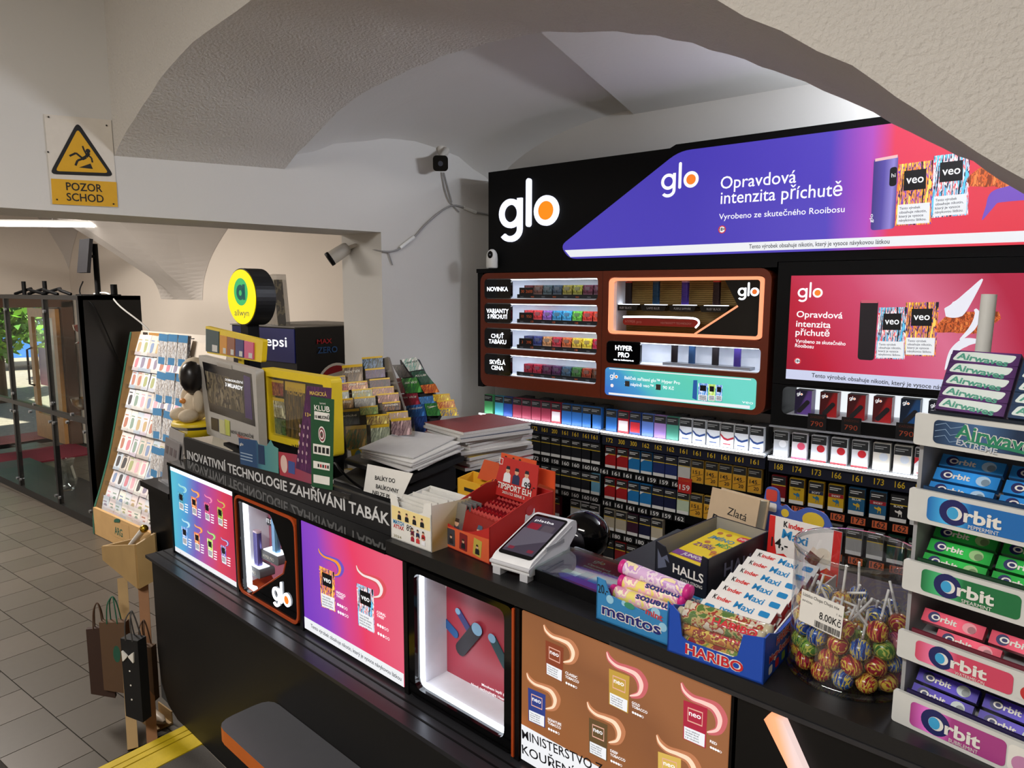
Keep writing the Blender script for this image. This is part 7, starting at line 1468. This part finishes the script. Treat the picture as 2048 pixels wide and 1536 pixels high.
ptxt(o, M5, 'KLUB', (629, 820), (660, 824), 10, PAPER, .0056, .02); ptxt(o, M5, 'kartový', (640, 808), (652, 809), 4, PAPER, .0056)
MB().plate([cell(M5, q, .16, .16, .82, .25, .0056)], .0056, .006).build('banner_print', PAPER, o); ptxt(o, M5, '10 MILIONŮ', (630, 836), (659, 839), 6, INK, .0064, .02)
cc = F(M5, 644, 869, .0056); r0 = (F(M5, 644, 885, .0056) - cc).length
for k, (f_, m_) in enumerate(((1, PAPER), (.82, paint((130, 40, 60))), (.6, PAPER), (.4, paint((120, 40, 60))), (.2, paint((60, 90, 70))))): MB().plate([circ(cc.x, cc.y, r0 * f_ * .78, 28, r0 * f_)], .0056 + .0004 * k, .0058 + .0004 * k).build('wheel_print', m_, o)
for v0, v1 in ((.52, .63), (.71, .79), (.86, .95)): MB().plate([cell(M5, q, .1, v0, .86, v1, .0056)], .0056, .006).build('card_row_print', PAPER, o)
for i in range(4): MB().plate([cell(M5, q, .15 + i * .18, .545, .27 + i * .18, .61, .0062)], .0064, .0066).build('suit_print', INK, o)
for i in range(5): MB().plate([cell(M5, q, .3 + i * .11, .735, .37 + i * .11, .77, .0062)], .0064, .0066).build('suit_print', INK if i % 2 == 0 else paint((170, 30, 40)), o)
o = poster([(478, 876), (514, 881), (558, 893), (557, 944)], grad('flyer_blue', [(0, (40, 74, 116)), (.6, (40, 90, 120)), (1, (84, 140, 136))], (1, 0, 0), 0), 'blue green flyer standing on the title board', .003) if False else MB().plate([PP(M5, [(481, 928), (557, 947), (556, 897), (547, 892), (541, 880), (533, 892), (516, 888), (513, 881), (477, 876)], .003)], .002, .003).build('ticket_poster', grad('flyer_blue', [(0, (40, 74, 116)), (.45, (36, 70, 110)), (.6, (70, 130, 140)), (1, (90, 146, 140))], (1, 0, 0), 0), None, M5)
tag(o, 'blue green flyer standing on the title board', 'poster', 'posters on the title board')
ptxt(o, M5, 'glo', (480, 890), (487, 891), 5, PAPER, .0036, .01); MB().plate([PP(M5, [(517, 927), (530, 930), (528, 892), (516, 889)], .0036)], .0034, .0038).build('pack_print', paint((24, 50, 84)), o)
for k in range(3): MB().plate([PP(M5, [(481, 904 + k * 6), (505, 910 + k * 6), (505, 912 + k * 6), (481, 906 + k * 6)], .0036)], .0034, .0036).build('text_line', paint((150, 170, 190)), o)
o = MB().plate([PP(M5, [(560, 950), (623, 968), (623, 930), (592, 909), (555, 903)], .001)], 0, .001).build('ticket_poster', grad('flyer_red', [(0, (170, 50, 60)), (.5, (150, 60, 80)), (1, (140, 70, 90))], (1, 0, 0), 0), None, M5); tag(o, 'red lottery flyer low on the title board', 'poster', 'posters on the title board')
a = F(M5, 568, 928, .0014); MB().plate([circ(a.x, a.y, .02, 20, .028)], .0014, .0016).build('round_print', paint((210, 180, 170)), o); MB().plate([PP(M5, [(577, 945), (590, 949), (590, 925), (577, 921)], .001)], .0014, .0016).build('blue_print', paint((60, 80, 140)), o)
MB().plate([PP(M5, [(665, 989), (701, 1000), (701, 989), (665, 979)], .002)], .001, .006).build('clear_clip', clear('clip_clear', (225, 228, 230), .3, .15), bd)
# ticket terrace (left) and scratch ticket stand (right)
def C6(x, y): return (640 + x / 4.6545, 700 + y / 4.6545)
t, TF = desk('ticket_terrace', 'clear stepped stand with many yellow headed lottery tickets', 'ticket display', 745, 850, 1.62, -8, 20)
zb1 = -.20
MB().plate([PP(TF, [C6(250, 930), C6(850, 800), C6(620, 60), C6(60, 230)], -.03)], -.045, -.035).build('terrace_back', mat('terrace_grey', (120, 112, 100), .6), t)
bp = PP(TF, [C6(300, 1040), C6(570, 1000), C6(560, 870), C6(285, 930)], .02)
ob = MB().plate([bp], .016, .02).build('yellow_foot', YELLOWP, t); ptxt(ob, TF, 'allwyn', C6(390, 995), C6(480, 975), 9, INK, .021, .01); a = F(TF, *C6(350, 978), .021); MB().plate([circ(a.x, a.y, .018)], .0206, .021).build('foot_disc', paint((90, 150, 190)), ob)
q0 = TF.inverted() @ V((TF.translation.x, 1.70, DZ + .002)); wl_ = Matrix.Translation((TF.translation.x, 1.60, DZ + .0005))
fo_ = MB().box(-.16, .16, -.02, .16, 0, .012).build('terrace_base', MATTE, t); fo_.matrix_world = wl_; fo_.parent = t; fo_.matrix_parent_inverse = t.matrix_world.inverted()
LT = [(70, 240, 165, 70, (60, 90, 150), (200, 160, 60), None), (90, 305, 165, 75, (120, 34, 40), (190, 120, 50), None), (100, 378, 165, 82, (190, 196, 190), (150, 160, 160), None), (135, 450, 170, 95, (184, 150, 110), (140, 110, 80), 'KŘÍŽOVKA'), (150, 548, 215, 150, (34, 38, 44), (70, 80, 70), 'Magické'),
      (205, 133, 190, 160, (120, 100, 80), (80, 64, 54), 'RENTIÉR'), (245, 288, 195, 78, (200, 150, 110), (150, 90, 90), 'Zlatá rybka'), (295, 358, 190, 78, (150, 160, 140), (190, 170, 100), 'RENTIÉR'), (318, 430, 195, 95, (140, 140, 140), (170, 166, 160), None), (370, 518, 165, 82, (120, 150, 90), (190, 190, 110), None), (430, 596, 210, 95, (190, 170, 100), (130, 100, 70), None),
      (390, 58, 190, 110, (30, 50, 54), (120, 150, 190), None), (420, 165, 182, 95, (60, 44, 84), (90, 60, 90), None), (460, 260, 190, 90, (46, 34, 44), (90, 50, 60), None), (480, 338, 205, 82, (150, 110, 110), (190, 150, 90), None), (535, 398, 195, 90, (160, 120, 110), (130, 90, 90), None), (580, 478, 165, 85, (70, 60, 66), (150, 110, 80), 'RENTIÉR'), (620, 568, 195, 80, (170, 150, 150), (190, 160, 110), None),
      (240, 700, 190, 215, (150, 120, 60), (60, 120, 80), None), (470, 690, 175, 180, (170, 176, 150), (120, 130, 110), None), (660, 630, 185, 165, (170, 140, 140), (110, 80, 90), None)]
LTN = ['blue and gold', 'dark red', 'pale grey', 'tan crossword', 'black night-scene', 'brown', 'peach', 'sage', 'grey', 'light green', 'sandy necklace', 'dark diamond', 'violet', 'dark plum', 'dusty rose', 'mauve', 'charcoal', 'lilac', 'ochre and green boxed', 'pale green boxed', 'rosy boxed']
for k, (x, y, w_, h_, c1, c2, wd) in enumerate(LT):
    q = [C6(x, y + 12), C6(x + w_, y - 4), C6(x + w_ + 6, y + h_ - 8), C6(x + 8, y + h_ + 8)]
    row = y / 700; ticket(TF, q, c1, c2, wd, '%s lottery ticket on the stepped clear stand' % LTN[k], -.025 + .04 * row, True)
    if k >= 18: MB().plate([cell(TF, q, -.1, -.05, 1.1, 1.05, .03)], .022, .024).build('acrylic_pocket', ACRYL, t)
t, SF2 = desk('scratch_stand', 'slanted stand of large colourful scratch tickets by the white wall', 'ticket display', 850, 800, 1.78, -8, 22)
MB().plate([PP(SF2, [C6(830, 800), C6(1010, 790), C6(1130, 560), C6(900, 80), C6(740, 90)], -.02)], -.035, -.022).build('stand_back', mat('stand_dark', (44, 42, 46), .6), t)
wb = MB().box(-.12, .14, -.02, .14, 0, .012).build('stand_base', MATTE, t); wb.matrix_world = Matrix.Translation((SF2.translation.x, 1.68, DZ + .0005)); wb.parent = t; wb.matrix_parent_inverse = t.matrix_world.inverted()
RT = [((755, 90), (895, 68), (960, 178), (830, 200), (200, 206, 200), (120, 180, 170), '100X VÍCE', 'pale mint', (30, 90, 80)), ((672, 140), (770, 135), (850, 250), (740, 262), (40, 34, 30), (80, 70, 60), None, 'black', None), ((840, 205), (965, 190), (1070, 320), (930, 330), (26, 70, 54), (40, 90, 70), 'KLUB', 'dark green', None),
      ((595, 155), (640, 150), (680, 255), (600, 262), (70, 34, 84), (50, 24, 60), None, 'purple', None), ((650, 270), (755, 260), (800, 400), (690, 410), (130, 34, 34), (170, 60, 40), '7', 'red seven', None), ((752, 268), (900, 255), (955, 392), (800, 405), (60, 130, 50), (40, 100, 60), '20X VÍCE', 'bright green', None), ((930, 330), (1070, 312), (1112, 392), (975, 405), (200, 110, 50), (170, 60, 50), None, 'orange car', None),
      ((735, 412), (905, 400), (935, 512), (770, 525), (130, 30, 50), (160, 50, 60), '10X VÍCE', 'crimson', None), ((915, 440), (1050, 425), (1080, 490), (940, 505), (60, 110, 170), (90, 140, 190), None, 'light blue', None), ((800, 520), (965, 500), (990, 610), (830, 628), (40, 90, 150), (30, 70, 130), '2 MILIONY', 'deep blue', None), ((970, 500), (1090, 490), (1125, 610), (1000, 615), (40, 100, 50), (60, 130, 60), '7', 'green seven', None), ((830, 630), (990, 610), (1005, 775), (845, 790), (24, 50, 110), (40, 70, 140), None, 'navy starry', None),
      ((1050, 415), (1205, 405), (1215, 465), (1060, 478), (210, 180, 50), (190, 130, 50), None, 'yellow upper', None), ((1085, 475), (1245, 460), (1260, 530), (1100, 545), (214, 150, 60), (170, 60, 50), None, 'orange yellow middle', None), ((1110, 545), (1270, 535), (1290, 610), (1130, 615), (206, 170, 50), (80, 100, 150), None, 'yellow lower', None)]
for k, (a, b_, c_, d_, c1, c2, wd, nm, wc) in enumerate(RT):
    ticket(SF2, [C6(*a), C6(*b_), C6(*c_), C6(*d_)], c1, c2, wd, '%s scratch ticket on the slanted stand' % nm, -.02 + .002 * k, k >= 12, paint(wc) if wc else None, wpos=.25)
# papers, printer, magazines
t, PF = desk('paper_notice', 'white paper notice about BALÍKY leaning behind the white card box', 'notice', 765, 955, 1.295, -5, 8)
MB().plate([PP(PF, [(727, 982), (800, 1003), (826, 947), (735, 928)])], -.001, 0).build('paper_sheet', PAPER, t)
for s_, a, c in (('BALÍKY DO', (750, 959), (790, 966)), ('BALÍKOVNY', (752, 976), (797, 987)), ('NELZE PLATIT', (745, 988), (800, 1004))): ptxt(t, PF, s_, a, c, 8, INK, .0005, .015)
t = thing('receipt_printer', 'black printer with newspapers heaped on its sloping lid', 'printer', facing((-1.80, 1.38, DZ), -6))
b = MB(); b.M = side_frame(0); b.plate([roundpoly([(0, 0), (.26, 0), (.26, .075), (.2, .085), (.02, .03), (0, .03)], .012)], 0, .30); b.build('printer_body', mat('printer_black', (20, 20, 22), .45), t)
b = MB(); b.M = side_frame(-.01); b.plate([roundpoly([(.05, .065), (.27, .098), (.27, .115), (.05, .085)], .008)], 0, .34); b.build('printer_lid', mat('printer_black', (20, 20, 22), .45), t)
MB().tube(spline([V((.02, .04, .01)), V((.04, .09, .02)), V((.09, .08, .03)), V((.14, .05, .02)), V((.2, .03, .01))], 4), .004, 6).build('printer_cable', MATTE, t); MB().plate([circ(.2, .04, .004, 10)], .001, .004).build('status_light', lit('status_cyan', (90, 150, 170), .8), t)
MP = facing((-1.80, 1.38, DZ), -6)
for k in range(6):
    o = MB().box(0, .27 - .005 * k, 0, .0035, -.2, 0).build('newspaper', mat('newsprint_%d' % (k % 2), ((206, 204, 200), (190, 188, 186))[k % 2], .8), None, MP @ TR(.05 + R.uniform(-.01, .02), .096 + .0055 * k, -.065) @ Matrix.Rotation(rad(9), 4, 'X') @ Matrix.Rotation(rad(R.uniform(-8, 8)), 4, 'Y')); tag(o, 'folded newspaper, %s from the bottom on the printer lid' % ORD[k], 'newspaper', 'newspapers on the printer')
mo = atY(948, 900, 1.80)
MGC = [(120, 30, 40), (190, 180, 170), (60, 60, 70), (200, 170, 60), (110, 60, 50), (210, 206, 200), (150, 40, 50), (90, 80, 70), (200, 150, 140), (60, 70, 90), (180, 176, 170), (130, 50, 50)]
tb = thing('magazine_stand', 'low black stand under the magazine pile', 'stand', facing((mo.x - .16, 1.71, DZ), -10)); MB().box(0, .3, 0, max(.01, mo.z - .03 - DZ), -.2, 0).build('stand_block', MATTE, tb)
z_ = max(.01, mo.z - .03 - DZ)
for k in range(12):
    th = .0085 if k % 3 else .011
    b = MB().box(0, .23, 0, th, -.29, 0, 0).box(0, .23, th, th + .0008, -.29, 0, 1)
    o = b.build('magazine', [mat('page_edges', (196, 194, 190), .8, noise=(300, .2)), paint(MGC[k])], None, facing((mo.x - .13 + R.uniform(-.012, .012), 1.70 + R.uniform(-.008, .008), DZ + z_ + .0005), -12 + R.uniform(-5, 5))); z_ += th + .0012
    tag(o, 'magazine, %s from the bottom of the pile by the corner rack' % ORD[k], 'magazine', 'magazines in the pile')
    MB().box(0, .006, .0008, th - .0008, .0002, .0012).build('spine_print', paint(MGC[(k + 3) % 12]), o)
for k, (x, y, c, lab) in enumerate(((-1.97, 1.44, (214, 180, 40), 'yellow envelope lying on the desk behind the title board'), (-1.93, 1.40, (220, 216, 206), 'white folded paper lying over the yellow envelope'))):
    tag(MB().box(0, .22, 0, .004, -.13, 0).build('envelope', paint(c), None, facing((x, y, DZ + .0008 + k * .006), -12 + 8 * k)), lab, 'paper')
# leaflet holder on the side cabinet
lp_ = atZ(322, 962, .812)
t = thing('leaflet_holder', 'clear leaflet holder with grey leaflets on the side cabinet', 'leaflet holder', facing((lp_.x - .02, lp_.y, .8105), -10) @ Matrix.Rotation(rad(-8), 4, 'X'))
MB().plate([rrect(0, .002, .2, .1, .004)], 0, .002).build('front_sheet', ACRYL, t); MB().plate([rrect(0, 0, .2, .24, .004)], -.03, -.028).build('back_sheet', ACRYL, t); MB().box(0, .2, 0, .003, -.03, .002).build('holder_floor', ACRYL, t)
for k, c in enumerate(((150, 146, 144), (120, 116, 118))):
    o = MB().box(.012, .188, .004, .22 - .04 * k, -.024 + .012 * k, -.02 + .012 * k).build('leaflet', paint(c), t)
    for r in range(3): MB().plate([[(.03 + r * .05, .12), (.06 + r * .05, .12), (.06 + r * .05, .15), (.03 + r * .05, .15)]], -.0195 + .012 * k, -.019 + .012 * k).build('leaflet_photo', paint((90, 80, 84)), o)
set_lettering()
